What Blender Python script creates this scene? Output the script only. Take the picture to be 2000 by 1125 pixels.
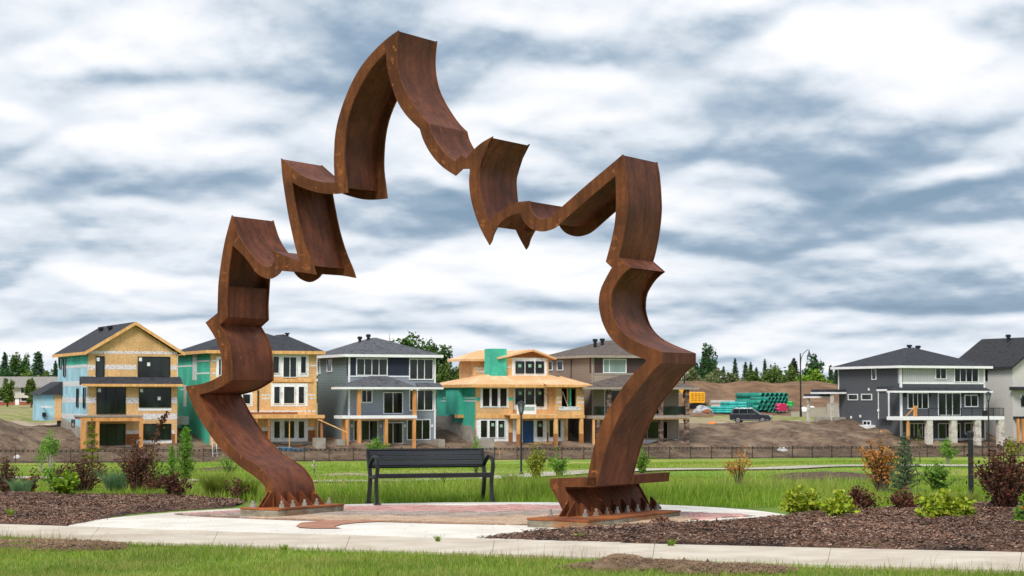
import bpy, math, random
import numpy as np
from mathutils import Vector, Matrix

# ------------------------------------------------------------------ clear
for o in list(bpy.data.objects): bpy.data.objects.remove(o)
SC = bpy.context.scene
COL = SC.collection
R = math.radians

# ------------------------------------------------------------------ camera
FPX, YH, EYE = 3937.0, 778.0, 1.5            # focal length in photo pixels, horizon row, eye height
PITCH = math.atan((YH - 562.5) / FPX)
cam = bpy.data.cameras.new('camera'); camo = bpy.data.objects.new('camera', cam); COL.objects.link(camo)
cam.sensor_width = 36.0; cam.lens = 36.0 * FPX / 2000.0
cam.clip_start = 0.1; cam.clip_end = 9000
camo.location = (0, 0, EYE); camo.rotation_euler = (math.pi / 2 + PITCH, 0, 0)
cam.dof.use_dof = True; cam.dof.focus_distance = 25.0; cam.dof.aperture_fstop = 10
SC.camera = camo
SC.render.resolution_x = 1024; SC.render.resolution_y = 576

# ------------------------------------------------------------------ exposure
SC.view_settings.view_transform = 'Standard'
try: SC.view_settings.look = 'None'
except Exception: pass
SC.view_settings.exposure = 0.28; SC.view_settings.gamma = 1.0
SC.view_settings.use_curve_mapping = False

# ------------------------------------------------------------------ sun and sky
SUN_EL, SUN_AZ = R(46), R(200)               # azimuth clockwise from +Y (camera looks along +Y)
sd = bpy.data.lights.new('sun', 'SUN'); sd.energy = 2.8; sd.angle = R(20); sd.color = (1.0, 0.94, 0.85)
so = bpy.data.objects.new('sun', sd); COL.objects.link(so)
sdir = Vector((math.sin(SUN_AZ) * math.cos(SUN_EL), math.cos(SUN_AZ) * math.cos(SUN_EL), math.sin(SUN_EL)))
so.rotation_euler = sdir.to_track_quat('Z', 'Y').to_euler(); so.location = sdir * 60

W = bpy.data.worlds.new('World'); SC.world = W; W.use_nodes = True
nt = W.node_tree; nt.nodes.clear()
def N(t, **k):
    n = nt.nodes.new(t)
    for a, b in k.items(): setattr(n, a, b)
    return n
def wl(a, b): nt.links.new(a, b)
def wmath(op, a, b=None, c=None):
    n = N('ShaderNodeMath', operation=op)
    for i, v in enumerate((a, b, c)):
        if v is None: continue
        if isinstance(v, (int, float)): n.inputs[i].default_value = v
        else: wl(v, n.inputs[i])
    return n.outputs[0]
CLOUD_OFF = (61.5, 3.3); LITK = 1.5
BLOBS = [(1240, 150, 380, 75, -.13), (1600, 225, 360, 50, -.15), (1880, 320, 260, 50, -.11), (1800, 110, 200, 110, .24), (150, 60, 330, 60, .08), (640, 130, 120, 90, -.06),
         (980, 250, 140, 40, .14), (330, 290, 340, 60, .12), (150, 395, 260, 35, -.08), (880, 425, 260, 30, -.08), (1600, 395, 120, 45, -.06), (1250, 480, 460, 55, .10), (450, 530, 500, 50, .08), (1650, 560, 380, 40, .08)]
out = N('ShaderNodeOutputWorld'); bg = N('ShaderNodeBackground')
tc = N('ShaderNodeTexCoord'); sx = N('ShaderNodeSeparateXYZ'); wl(tc.outputs['Generated'], sx.inputs[0])
DX, DY, DZ = sx.outputs
sky = N('ShaderNodeTexSky', sky_type='NISHITA', sun_disc=False)
sky.sun_elevation = SUN_EL; sky.sun_rotation = SUN_AZ; sky.air_density = 1.2; sky.dust_density = 1.5
sk = N('ShaderNodeMixRGB', blend_type='MULTIPLY'); sk.inputs[0].default_value = 1; wl(sky.outputs[0], sk.inputs[1]); sk.inputs[2].default_value = (.115, .115, .115, 1)
# cloud layer: directions projected on a flat deck overhead
zz = wmath('ADD', wmath('MAXIMUM', DZ, 0.0), 0.092)
cx = wmath('MULTIPLY', wmath('ARCTAN2', DX, DY), 4.6); cy = wmath('MULTIPLY', wmath('LOGARITHM', zz, 2.71828), -2.6)
cv = N('ShaderNodeCombineXYZ'); wl(cx, cv.inputs[0]); wl(cy, cv.inputs[1])
def cloud_noise(scale, detail, rough, off, dist=0.0, sxy=(1, 1)):
    mp = N('ShaderNodeMapping'); mp.inputs['Location'].default_value = off; mp.inputs['Scale'].default_value = (sxy[0], sxy[1], 1)
    wl(cv.outputs[0], mp.inputs[0])
    n = N('ShaderNodeTexNoise', noise_dimensions='2D'); n.inputs['Scale'].default_value = scale; n.inputs['Detail'].default_value = detail
    n.inputs['Roughness'].default_value = rough; n.inputs['Distortion'].default_value = dist
    wl(mp.outputs[0], n.inputs['Vector']); return n.outputs['Fac']
OX, OY = CLOUD_OFF
SXY = (1.0, 1.0)
def puffs(scale, off, sxy, smooth=.22, warp=.5, wscale=2.2):
    """rounded heaps: distance to cell centres on warped coordinates"""
    mp = N('ShaderNodeMapping'); mp.inputs['Location'].default_value = off; mp.inputs['Scale'].default_value = (sxy[0], sxy[1], 1); wl(cv.outputs[0], mp.inputs[0])
    wn = N('ShaderNodeTexNoise', noise_dimensions='2D'); wn.inputs['Scale'].default_value = wscale; wn.inputs['Detail'].default_value = 8; wn.inputs['Roughness'].default_value = .5; wl(mp.outputs[0], wn.inputs['Vector'])
    sb = N('ShaderNodeVectorMath', operation='SUBTRACT'); wl(wn.outputs['Color'], sb.inputs[0]); sb.inputs[1].default_value = (.5, .5, .5)
    sc = N('ShaderNodeVectorMath', operation='SCALE'); wl(sb.outputs[0], sc.inputs[0]); sc.inputs[3].default_value = warp
    ad = N('ShaderNodeVectorMath', operation='ADD'); wl(mp.outputs[0], ad.inputs[0]); wl(sc.outputs[0], ad.inputs[1])
    vo = N('ShaderNodeTexVoronoi', feature='SMOOTH_F1', voronoi_dimensions='2D'); vo.inputs['Scale'].default_value = scale; vo.inputs['Smoothness'].default_value = smooth; wl(ad.outputs[0], vo.inputs['Vector'])
    return wmath('SUBTRACT', .55, vo.outputs['Distance'])
nA = cloud_noise(1.1, 5, .45, (OX, OY, 0), .1, SXY)
pA = puffs(1.9, (OX, OY, 0), SXY); pA2 = puffs(1.9, (OX, OY - .08, 0), SXY)          # big heaps, and the same a little nearer: lit tops, grey bases
pB = puffs(6.0, (OX + 3, OY, 0), SXY, .2, .30, 5.0)
nB = cloud_noise(5.0, 5, .55, (1.3, 4.4, 2.0), .2, (1.0, 1.0))
nC = cloud_noise(.5, 2, .5, (8.3, 2.2, 5.0), 0, (1, 1))
# broad light and dark masses of the deck in view
def blob(a0, e0, ra, re, amt):
    h = wmath('DIVIDE', DX, wmath('MAXIMUM', DY, .05)); v = wmath('DIVIDE', DZ, wmath('MAXIMUM', DY, .05))
    q = wmath('ADD', wmath('POWER', wmath('ABSOLUTE', wmath('DIVIDE', wmath('SUBTRACT', h, a0), ra)), 2.0), wmath('POWER', wmath('ABSOLUTE', wmath('DIVIDE', wmath('SUBTRACT', v, e0), re)), 2.0))
    g = wmath('MULTIPLY', wmath('POWER', 2.718, wmath('MULTIPLY', q, -1.0)), amt)
    return wmath('MULTIPLY', g, wmath('GREATER_THAN', DY, .2))
def pxb(x, y, rx, ry, amt): return blob((x - 1000) / FPX, (YH - y) / FPX, rx / FPX, ry / FPX, amt)
blobs = [pxb(*q) for q in BLOBS]
acc = blobs[0]
for b in blobs[1:]: acc = wmath('ADD', acc, b)
lit = wmath('SUBTRACT', pA, pA2)
body = wmath('ADD', wmath('MULTIPLY', wmath('SUBTRACT', nA, .5), .75), wmath('MULTIPLY', wmath('SUBTRACT', nC, .5), .30))
body = wmath('ADD', body, wmath('ADD', wmath('MULTIPLY', pA, .34), wmath('MULTIPLY', pB, .12)))
v = wmath('ADD', wmath('ADD', body, wmath('MULTIPLY', lit, LITK)), wmath('MULTIPLY', wmath('SUBTRACT', nB, .5), .10))
v = wmath('ADD', wmath('MULTIPLY', v, .72), .572)
v = wmath('ADD', v, acc)
v = wmath('ADD', v, wmath('MULTIPLY', wmath('POWER', 2.718, wmath('MULTIPLY', wmath('MAXIMUM', DZ, 0.0), -16.0)), .10))   # the deck pales towards the horizon
ramp = N('ShaderNodeValToRGB'); wl(v, ramp.inputs[0])
el = ramp.color_ramp.elements
def s2l(c):
    c = c / 255.0
    return c / 12.92 if c <= .04045 else ((c + .055) / 1.055) ** 2.4
def S(r, g, b, k=1.0): return (s2l(r) * k, s2l(g) * k, s2l(b) * k, 1.0)
stops = [(.24, S(122, 149, 176)), (.37, S(148, 169, 191)), (.48, S(178, 194, 210)), (.58, S(206, 216, 227)), (.68, S(224, 231, 240)), (.80, S(240, 243, 248)), (.95, S(252, 252, 254))]
el[0].position, el[0].color = stops[0]; el[1].position, el[1].color = stops[1]
for p, c in stops[2:]:
    e = el.new(p); e.color = c
# thin gaps where the clear sky shows
gap = N('ShaderNodeMapRange'); wl(v, gap.inputs[0]); gap.inputs[1].default_value = .28; gap.inputs[2].default_value = .44
gap.inputs[3].default_value = .9; gap.inputs[4].default_value = 1.0
mx = N('ShaderNodeMixRGB'); wl(gap.outputs[0], mx.inputs[0]); wl(sk.outputs[0], mx.inputs[1]); wl(ramp.outputs[0], mx.inputs[2])
wl(mx.outputs[0], bg.inputs[0]); bg.inputs[1].default_value = 0.88; wl(bg.outputs[0], out.inputs[0])
try: W.cycles.sampling_method = 'MANUAL'; W.cycles.sample_map_resolution = 256
except Exception: pass

# ------------------------------------------------------------------ materials
MATS = {}
def new_mat(name):
    m = bpy.data.materials.new(name); m.use_nodes = True
    t = m.node_tree; b = t.nodes['Principled BSDF']
    return m, t, b
def M(name, c1, c2=None, rough=.8, scale=4.0, detail=4, stretch=(1, 1, 1), bump=0.0, bscale=None, spec=.3, metal=0.0, lo=.35, hi=.65, c3=None, s3=.6, dist=.0, bdist=.05):
    """surface with two (three) noise tones and a fine relief"""
    if name in MATS: return MATS[name]
    m, t, b = new_mat(name); nn, L = t.nodes, t.links
    b.inputs['Roughness'].default_value = rough; b.inputs['Metallic'].default_value = metal
    b.inputs['Specular IOR Level'].default_value = spec
    c2 = c2 or c1
    tcn = nn.new('ShaderNodeTexCoord'); mp = nn.new('ShaderNodeMapping'); mp.inputs['Scale'].default_value = stretch
    L.new(tcn.outputs['Object'], mp.inputs[0])
    no = nn.new('ShaderNodeTexNoise'); no.inputs['Scale'].default_value = scale; no.inputs['Detail'].default_value = detail; no.inputs['Distortion'].default_value = dist
    L.new(mp.outputs[0], no.inputs['Vector'])
    rp = nn.new('ShaderNodeValToRGB'); rp.color_ramp.elements[0].position = lo; rp.color_ramp.elements[1].position = hi
    rp.color_ramp.elements[0].color = c1; rp.color_ramp.elements[1].color = c2
    L.new(no.outputs['Fac'], rp.inputs[0]); col = rp.outputs[0]
    if c3:
        n3 = nn.new('ShaderNodeTexNoise'); n3.inputs['Scale'].default_value = scale * .23; n3.inputs['Detail'].default_value = 5
        L.new(mp.outputs[0], n3.inputs['Vector'])
        r3 = nn.new('ShaderNodeValToRGB'); r3.color_ramp.elements[0].position = s3 - .08; r3.color_ramp.elements[1].position = s3 + .08
        L.new(n3.outputs['Fac'], r3.inputs[0])
        mm = nn.new('ShaderNodeMixRGB'); L.new(r3.outputs[0], mm.inputs[0]); L.new(col, mm.inputs[1]); mm.inputs[2].default_value = c3
        col = mm.outputs[0]
    L.new(col, b.inputs['Base Color'])
    if bump:
        nb = nn.new('ShaderNodeTexNoise'); nb.inputs['Scale'].default_value = bscale or scale * 4; nb.inputs['Detail'].default_value = 4
        L.new(mp.outputs[0], nb.inputs['Vector'])
        bp = nn.new('ShaderNodeBump'); bp.inputs['Strength'].default_value = bump; bp.inputs['Distance'].default_value = bdist
        L.new(nb.outputs['Fac'], bp.inputs['Height']); L.new(bp.outputs[0], b.inputs['Normal'])
    MATS[name] = m
    return m
def siding(name, c, pitch=.16, axis=2, depth=.55, var=.08):
    """lap siding or battens: repeating shadow line along one axis plus slight tone changes"""
    if name in MATS: return MATS[name]
    m, t, b = new_mat(name); nn, L = t.nodes, t.links
    b.inputs['Roughness'].default_value = .65; b.inputs['Specular IOR Level'].default_value = .3
    tcn = nn.new('ShaderNodeTexCoord'); sp = nn.new('ShaderNodeSeparateXYZ'); L.new(tcn.outputs['Object'], sp.inputs[0])
    def mth(op, a, b2):
        n = nn.new('ShaderNodeMath'); n.operation = op
        for i, v_ in enumerate((a, b2)):
            if isinstance(v_, (int, float)): n.inputs[i].default_value = v_
            else: L.new(v_, n.inputs[i])
        return n.outputs[0]
    src = sp.outputs[axis] if axis == 2 else mth('ADD', sp.outputs[0], sp.outputs[1])
    fr = mth('FRACT', mth('DIVIDE', src, pitch), 0)
    ln = mth('LESS_THAN', fr, .2)
    no = nn.new('ShaderNodeTexNoise'); no.inputs['Scale'].default_value = 1.3; no.inputs['Detail'].default_value = 6; L.new(tcn.outputs['Object'], no.inputs['Vector'])
    k = mth('ADD', mth('MULTIPLY', no.outputs['Fac'], 2 * var), 1 - var)
    k = mth('MULTIPLY', k, mth('SUBTRACT', 1.0, mth('MULTIPLY', ln, 1 - depth)))
    mm = nn.new('ShaderNodeMixRGB'); mm.blend_type = 'MULTIPLY'; mm.inputs[0].default_value = 1; mm.inputs[1].default_value = c
    cb = nn.new('ShaderNodeCombineXYZ')
    for i in range(3): L.new(k, cb.inputs[i])
    L.new(cb.outputs[0], mm.inputs[2]); L.new(mm.outputs[0], b.inputs['Base Color'])
    bp = nn.new('ShaderNodeBump'); bp.inputs['Strength'].default_value = .5; bp.inputs['Distance'].default_value = .02
    L.new(fr, bp.inputs['Height']); L.new(bp.outputs[0], b.inputs['Normal'])
    MATS[name] = m; return m
def leafmat(name, cols, trans=.25, rough=.6, dry=None, dscale=1.1):
    """leaves and blades: a tone for each leaf, some light passing through"""
    if name in MATS: return MATS[name]
    m, t, b = new_mat(name); nn, L = t.nodes, t.links
    g = nn.new('ShaderNodeNewGeometry'); rp = nn.new('ShaderNodeValToRGB')
    e = rp.color_ramp.elements; n = len(cols)
    e[0].position = 0; e[0].color = cols[0]; e[1].position = 1; e[1].color = cols[-1]
    for i in range(1, n - 1):
        q = e.new(i / (n - 1)); q.color = cols[i]
    L.new(g.outputs['Random Per Island'], rp.inputs[0])
    no = nn.new('ShaderNodeTexNoise'); no.inputs['Scale'].default_value = .7; no.inputs['Detail'].default_value = 3
    L.new(g.outputs['Position'], no.inputs['Vector'])
    mr = nn.new('ShaderNodeMapRange'); mr.inputs[1].default_value = .3; mr.inputs[2].default_value = .7; mr.inputs[3].default_value = .72; mr.inputs[4].default_value = 1.25
    L.new(no.outputs['Fac'], mr.inputs[0])
    mm = nn.new('ShaderNodeMixRGB'); mm.blend_type = 'MULTIPLY'; mm.inputs[0].default_value = 1
    L.new(rp.outputs[0], mm.inputs[1]); cb = nn.new('ShaderNodeCombineXYZ')
    for i in range(3): L.new(mr.outputs[0], cb.inputs[i])
    L.new(cb.outputs[0], mm.inputs[2])
    colr = mm.outputs[0]
    if dry:      # patches of drier or yellower growth
        nd = nn.new('ShaderNodeTexNoise'); nd.inputs['Scale'].default_value = dscale; nd.inputs['Detail'].default_value = 5; L.new(g.outputs['Position'], nd.inputs['Vector'])
        rd = nn.new('ShaderNodeMapRange'); rd.inputs[1].default_value = .46; rd.inputs[2].default_value = .68; rd.inputs[3].default_value = 0; rd.inputs[4].default_value = .7; L.new(nd.outputs['Fac'], rd.inputs[0])
        md = nn.new('ShaderNodeMixRGB'); L.new(rd.outputs[0], md.inputs[0]); L.new(colr, md.inputs[1]); md.inputs[2].default_value = dry; colr = md.outputs[0]
    L.new(colr, b.inputs['Base Color']); b.inputs['Roughness'].default_value = rough; b.inputs['Specular IOR Level'].default_value = .25
    tr = nn.new('ShaderNodeBsdfTranslucent'); L.new(colr, tr.inputs[0])
    ms = nn.new('ShaderNodeMixShader'); ms.inputs[0].default_value = trans
    L.new(b.outputs[0], ms.inputs[1]); L.new(tr.outputs[0], ms.inputs[2])
    L.new(ms.outputs[0], t.nodes['Material Output'].inputs[0])
    MATS[name] = m; return m

# ------------------------------------------------------------------ mesh helpers
class B:
    """collects shapes; obj() links them as ONE mesh object"""
    def __init__(s): s.v = []; s.f = []
    def add(s, vs, fs):
        o = len(s.v); s.v += [tuple(p) for p in vs]; s.f += [tuple(i + o for i in f) for f in fs]; return s
    def box(s, x0, x1, y0, y1, z0, z1):
        x0, x1 = min(x0, x1), max(x0, x1); y0, y1 = min(y0, y1), max(y0, y1); z0, z1 = min(z0, z1), max(z0, z1)
        return s.add([(x0, y0, z0), (x1, y0, z0), (x1, y1, z0), (x0, y1, z0), (x0, y0, z1), (x1, y0, z1), (x1, y1, z1), (x0, y1, z1)],
                     [(0, 3, 2, 1), (4, 5, 6, 7), (0, 1, 5, 4), (1, 2, 6, 5), (2, 3, 7, 6), (3, 0, 4, 7)])
    def prism(s, poly, d0, d1, axis='y'):
        """poly: 2D outline, extruded along axis between d0 and d1 (axis y: poly is x,z; x: y,z; z: x,y)"""
        n = len(poly)
        def P(p, d): return {'y': (p[0], d, p[1]), 'x': (d, p[0], p[1]), 'z': (p[0], p[1], d)}[axis]
        vs = [P(p, d0) for p in poly] + [P(p, d1) for p in poly]
        fs = [tuple(range(n - 1, -1, -1)), tuple(range(n, 2 * n))] + [(i, (i + 1) % n, n + (i + 1) % n, n + i) for i in range(n)]
        return s.add(vs, fs)
    def tube(s, pts, r, n=8, cap=True, r1=None):
        pts = [Vector(p) for p in pts]; m = len(pts); vs = []; fs = []
        ref = None
        for i, p in enumerate(pts):
            t = (pts[min(i + 1, m - 1)] - pts[max(i - 1, 0)]).normalized()
            if ref is None: ref = t.orthogonal().normalized()
            a = (ref - t * ref.dot(t)).normalized(); ref = a; b = t.cross(a)
            if isinstance(r, (list, tuple)): rr = r[i]
            else: rr = r if r1 is None else r + (r1 - r) * i / (m - 1)
            for k in range(n):
                q = 2 * math.pi * k / n
                vs.append(p + (a * math.cos(q) + b * math.sin(q)) * rr)
        for i in range(m - 1):
            for k in range(n):
                fs.append((i * n + k, i * n + (k + 1) % n, (i + 1) * n + (k + 1) % n, (i + 1) * n + k))
        if cap: fs += [tuple(range(n - 1, -1, -1)), tuple((m - 1) * n + k for k in range(n))]
        return s.add(vs, fs)
    def ribbon(s, pts, side, w, t):
        """flat bar of width w (along side) and thickness t that follows pts"""
        pts = [Vector(p) for p in pts]; side = Vector(side).normalized(); m = len(pts); vs = []; fs = []
        for i, p in enumerate(pts):
            tg = (pts[min(i + 1, m - 1)] - pts[max(i - 1, 0)]).normalized(); nm = tg.cross(side).normalized()
            vs += [p + side * w / 2 + nm * t / 2, p - side * w / 2 + nm * t / 2, p - side * w / 2 - nm * t / 2, p + side * w / 2 - nm * t / 2]
        for i in range(m - 1):
            for k in range(4): fs.append((i * 4 + k, i * 4 + (k + 1) % 4, i * 4 + 4 + (k + 1) % 4, i * 4 + 4 + k))
        fs += [(3, 2, 1, 0), tuple((m - 1) * 4 + k for k in range(4))]
        return s.add(vs, fs)
    def lathe(s, prof, c=(0, 0, 0), n=16):
        vs = []; fs = []; m = len(prof)
        for r, z in prof:
            for k in range(n):
                q = 2 * math.pi * k / n; vs.append((c[0] + r * math.cos(q), c[1] + r * math.sin(q), c[2] + z))
        for i in range(m - 1):
            for k in range(n): fs.append((i * n + k, i * n + (k + 1) % n, (i + 1) * n + (k + 1) % n, (i + 1) * n + k))
        fs += [tuple(range(n - 1, -1, -1)), tuple((m - 1) * n + k for k in range(n))]
        return s.add(vs, fs)
    def mesh(s, name):
        me = bpy.data.meshes.new(name); me.from_pydata(s.v, [], s.f); me.update(); return me
    def obj(s, name, mat, parent=None, smooth=False, bevel=0, **props):
        return link(name, s.mesh(name), mat, parent, smooth, bevel, **props)
def link(name, me, mat, parent=None, smooth=False, bevel=0, **props):
    if mat is not None and not me.materials: me.materials.append(mat)
    if smooth:
        for p in me.polygons: p.use_smooth = True
    o = bpy.data.objects.new(name, me); COL.objects.link(o)
    if parent is not None: o.parent = parent
    if bevel:
        bv = o.modifiers.new('bevel', 'BEVEL'); bv.width = bevel; bv.segments = 2; bv.limit_method = 'ANGLE'
    for k, v_ in props.items(): o[k] = v_
    return o
def npmesh(name, V, F, mat, parent=None, smooth=False, **props):
    """V (n,3) floats, F (m,k) ints"""
    me = bpy.data.meshes.new(name); V = np.asarray(V, np.float32); F = np.asarray(F, np.int32); k = F.shape[1]
    me.vertices.add(len(V)); me.vertices.foreach_set('co', V.ravel())
    me.loops.add(F.size); me.loops.foreach_set('vertex_index', F.ravel())
    me.polygons.add(len(F)); me.polygons.foreach_set('loop_start', np.arange(0, F.size, k, dtype=np.int32))
    me.polygons.foreach_set('loop_total', np.full(len(F), k, np.int32))
    me.update(calc_edges=True)
    return link(name, me, mat, parent, smooth, **props)
def thing(name, label, cat, loc=(0, 0, 0), rz=0.0, group=None):
    o = bpy.data.objects.new(name, None); COL.objects.link(o); o.empty_display_size = .2
    o.location = loc; o.rotation_euler = (0, 0, rz); o['label'] = label; o['category'] = cat
    if group: o['group'] = group
    return o
def tag(o, label, cat, group=None):
    o['label'] = label; o['category'] = cat
    if group: o['group'] = group
    return o
def copy_tree(o, parent=None):
    c = o.copy(); COL.objects.link(c); c.parent = parent
    for ch in list(o.children): copy_tree(ch, c)
    return c

# ------------------------------------------------------------------ photo pixel -> place (surveying the photograph)
def ray(px, py):
    a = (px - 1000) / FPX; b = -(py - 562.5) / FPX; cp, sp = math.cos(PITCH), math.sin(PITCH)
    return Vector((a, cp - sp * b, sp + cp * b))
def on_z(px, py, z=0.0):
    d = ray(px, py); t = (z - EYE) / d.z
    return Vector((d.x * t, d.y * t, z))
def on_g(px, py, dz=.03):
    d = ray(px, py); z = dz
    for _ in range(4):
        t = (z - EYE) / d.z; z = .010 * max(-8, min(8, d.x * t)) + dz
    return Vector((d.x * t, d.y * t, z))
def at_Y(px, py, Y):
    d = ray(px, py); t = Y / d.y
    return Vector((d.x * t, Y, EYE + d.z * t))
# fence line: street grid of the houses
ALF = R(24.2); CA, SA = math.cos(ALF), math.sin(ALF); FY0 = 199.0
def st(x, y):       # along the fence, behind the fence
    return x * CA + (y - FY0) * SA, -x * SA + (y - FY0) * CA
def xy(s, t): return s * CA - t * SA, FY0 + s * SA + t * CA
_PY = np.array([-20, 26, 31, 36, 45, 60, 90, 110, 150, 181, 220, 260]); _PZ = np.array([0, 0, 0, -.14, -.5, -.98, -1.9, -2.35, -3.45, -4.3, -4.9, -5.3])
def vnoise(x, y, f, seed=0):
    """smooth value noise, numpy"""
    x = np.asarray(x, float) * f + seed * 17.3; y = np.asarray(y, float) * f + seed * 9.1
    xi = np.floor(x).astype(np.int64); yi = np.floor(y).astype(np.int64); fx = x - xi; fy = y - yi
    fx = fx * fx * (3 - 2 * fx); fy = fy * fy * (3 - 2 * fy)
    def h(a, b):
        q = (a * 374761393 + b * 668265263 + seed * 974711) & 0x7fffffff
        q = ((q ^ (q >> 13)) * 1274126177) & 0x7fffffff
        return ((q ^ (q >> 16)) & 0xffff) / 65535.0
    return (h(xi, yi) * (1 - fx) + h(xi + 1, yi) * fx) * (1 - fy) + (h(xi, yi + 1) * (1 - fx) + h(xi + 1, yi + 1) * fx) * fy
def sst(a, b, x):
    q = np.clip((x - a) / (b - a), 0, 1); return q * q * (3 - 2 * q)
_BT = np.array([0, 1.5, 8, 12, 24, 34, 45, 70, 105, 160, 400, 4000.]); 
def HT(x, y):
    """terrain height"""
    x = np.asarray(x, float); y = np.asarray(y, float)
    s = x * CA + (y - FY0) * SA; t = -x * SA + (y - FY0) * CA
    near = 0.010 * np.clip(x, -8, 8) * sst(45, 30, y)
    park = np.interp(y, _PY, _PZ) + near
    park = park + (vnoise(x, y, .045, 3) - .5) * .7 * sst(40, 80, y) * sst(-2, -25, t)
    yf = FY0 + s * SA; zf = np.interp(yf, _PY, _PZ)
    lowz = zf + np.interp(t, [0, 1.5, 8, 24], [0, .1, 1.45, 2.2])
    hiz = np.interp(t, _BT, [-1.4, -1.4, -1.4, -1.4, -1.35, -1.35, -1.2, -.6, .0, .15, .3, .3])
    w_ = sst(8, 24, t)
    up = lowz * (1 - w_) + hiz * w_
    # open bank right of the tan house and left of the first house
    bank = sst(33, 40, s) * sst(66, 60, s) * sst(3, 11, t) * sst(26, 18, t) * .55 + sst(-43, -49, s) * sst(2, 10, t) * sst(34, 15, t) * 1.75
    up = up + bank
    up = up + sst(24, 34, s) * sst(125, 105, s) * np.exp(-((t - 112) / 13.0) ** 2) * (3.6 + 1.2 * vnoise(x, y, .12, 5))
    up = up + np.exp(-((t - 88) / 10.0) ** 2 - ((s - 76) / 12.0) ** 2) * 2.4
    up = up + ((vnoise(x, y, .22, 1) - .5) * .7 + (vnoise(x, y, .55, 6) - .5) * .35 + (vnoise(x, y, 1.3, 2) - .5) * .22) * sst(.5, 5, t) * sst(250, 130, t)
    return np.where(t < 0, park, up)
def H(x, y): return float(HT(x, y))
def gp(px, py, y0=14.0, y1=900.0):
    """where the view ray through a pixel meets the terrain"""
    d = ray(px, py); k = 1 / d.y; ys = np.concatenate([np.arange(y0, 60, .1), np.arange(60, y1, .4)])
    dz = EYE + ys * k * d.z - HT(ys * k * d.x, ys)
    i = int(np.argmax(dz <= 0))
    Y = float(ys[i]) if dz[i] <= 0 else y1
    return Vector((d.x * k * Y, Y, H(d.x * k * Y, Y)))
def gY(px, Y):
    x = (px - 1000) / FPX * Y; return Vector((x, Y, H(x, Y)))

# ================================================================== setting
rng = np.random.default_rng(7); random.seed(7)
C_SOIL1, C_SOIL2 = S(84, 68, 56), S(122, 102, 86)
m_grass = M('turf', S(78, 104, 30), S(116, 140, 46), .9, .55, 6, bump=.6, bscale=9, c3=S(98, 118, 40), s3=.56)
m_grass_far = M('turf_valley', S(80, 122, 24), S(126, 158, 44), .9, .7, 12, bump=1.0, bscale=4, c3=S(150, 154, 70), s3=.5, bdist=.15)
m_soil = M('soil', C_SOIL1, C_SOIL2, .95, 1.4, 12, bump=1.0, bscale=1.8, c3=S(140, 120, 100), s3=.56, bdist=.45)
m_soil_pale = M('soil_pale', S(140, 122, 104), S(176, 160, 138), .95, .5, 8, bump=.4)
m_soil_brown = M('soil_brown', S(106, 80, 60), S(142, 112, 86), .95, .5, 12, bump=1.0, bscale=1.2, bdist=.5, c3=S(98, 78, 62), s3=.58)
m_weeds = M('weeds', S(112, 122, 62), S(150, 146, 96), .95, .6, 8, bump=.8, bscale=5, c3=S(156, 140, 110), s3=.55)

def build_ground():
    ys = np.concatenate([np.arange(3, 40, .5), np.arange(40, 168, 2.5), np.arange(168, 262, .6), np.arange(262, 345, 2.0), np.arange(345, 700, 20), [750, 900, 1200, 1700, 2500, 4500]])
    cs = np.linspace(-.52, .52, 401)
    Yg, Ag = np.meshgrid(ys, cs, indexing='ij'); Xg = Ag * (Yg + 26)
    Z = HT(Xg, Yg)
    V = np.stack([Xg, Yg, Z], -1).reshape(-1, 3); nr, nc = Yg.shape
    i = np.arange(nr - 1)[:, None] * nc + np.arange(nc - 1)[None, :]
    F = np.stack([i, i + 1, i + nc + 1, i + nc], -1).reshape(-1, 4)
    # the lawn goes on behind and beside the camera
    x3 = .52 * 29; xs = [-1500, -400, -120, -40, -x3, -8, 0, 8, x3, 40, 120, 400, 1500]; yb = [-1500, -400, -120, -40, -10, 3]
    base = len(V); V2 = [(x, y, H(x, y)) for y in yb for x in xs]; nx = len(xs)
    F2 = [(base + j * nx + i, base + j * nx + i + 1, base + (j + 1) * nx + i + 1, base + (j + 1) * nx + i) for j in range(len(yb) - 1) for i in range(nx - 1)]
    # side wings out to the horizon
    k0 = base + len(V2); wy = [3, 40, 110, 200, 300, 600, 1500, 4500]
    W2 = []
    for sg in (-1, 1):
        for y in wy: W2 += [(sg * .52 * (y + 26), y, H(sg * .52 * (y + 26), y)), (sg * (.52 * (y + 26) + 2500), y, H(sg * .52 * (y + 26), y))]
    F3 = []
    for g in range(2):
        for j in range(len(wy) - 1):
            a = k0 + g * 2 * len(wy) + 2 * j; F3.append((a, a + 1, a + 3, a + 2) if g else (a + 1, a, a + 2, a + 3))
    V = np.concatenate([V, np.array(V2), np.array(W2)]); F = np.concatenate([F, np.array(F2), np.array(F3)])
    o = npmesh('ground', V, F, None, smooth=True, kind='structure')
    for m in (m_grass, m_grass_far, m_soil, m_soil_pale, m_soil_brown, m_weeds): o.data.materials.append(m)
    cxy = V[F].mean(1); s, t = cxy[:, 0] * CA + (cxy[:, 1] - FY0) * SA, -cxy[:, 0] * SA + (cxy[:, 1] - FY0) * CA
    j = (vnoise(cxy[:, 0], cxy[:, 1], .15, 8) - .5) * 8
    idx = np.zeros(len(F), np.int32)
    idx[cxy[:, 1] > 34] = 1; idx[t > .2] = 2
    idx[t > 26] = 3; idx[t + j * .6 > 37] = 5
    idx[(t + j > 56) & (s > 20) & (s < 130)] = 4
    idx[t > 175] = 1
    idx[(s < -42) & (t > 50) & (t + j < 150)] = 1
    o.data.polygons.foreach_set('material_index', idx); o.data.update()
    return o
build_ground()

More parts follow.
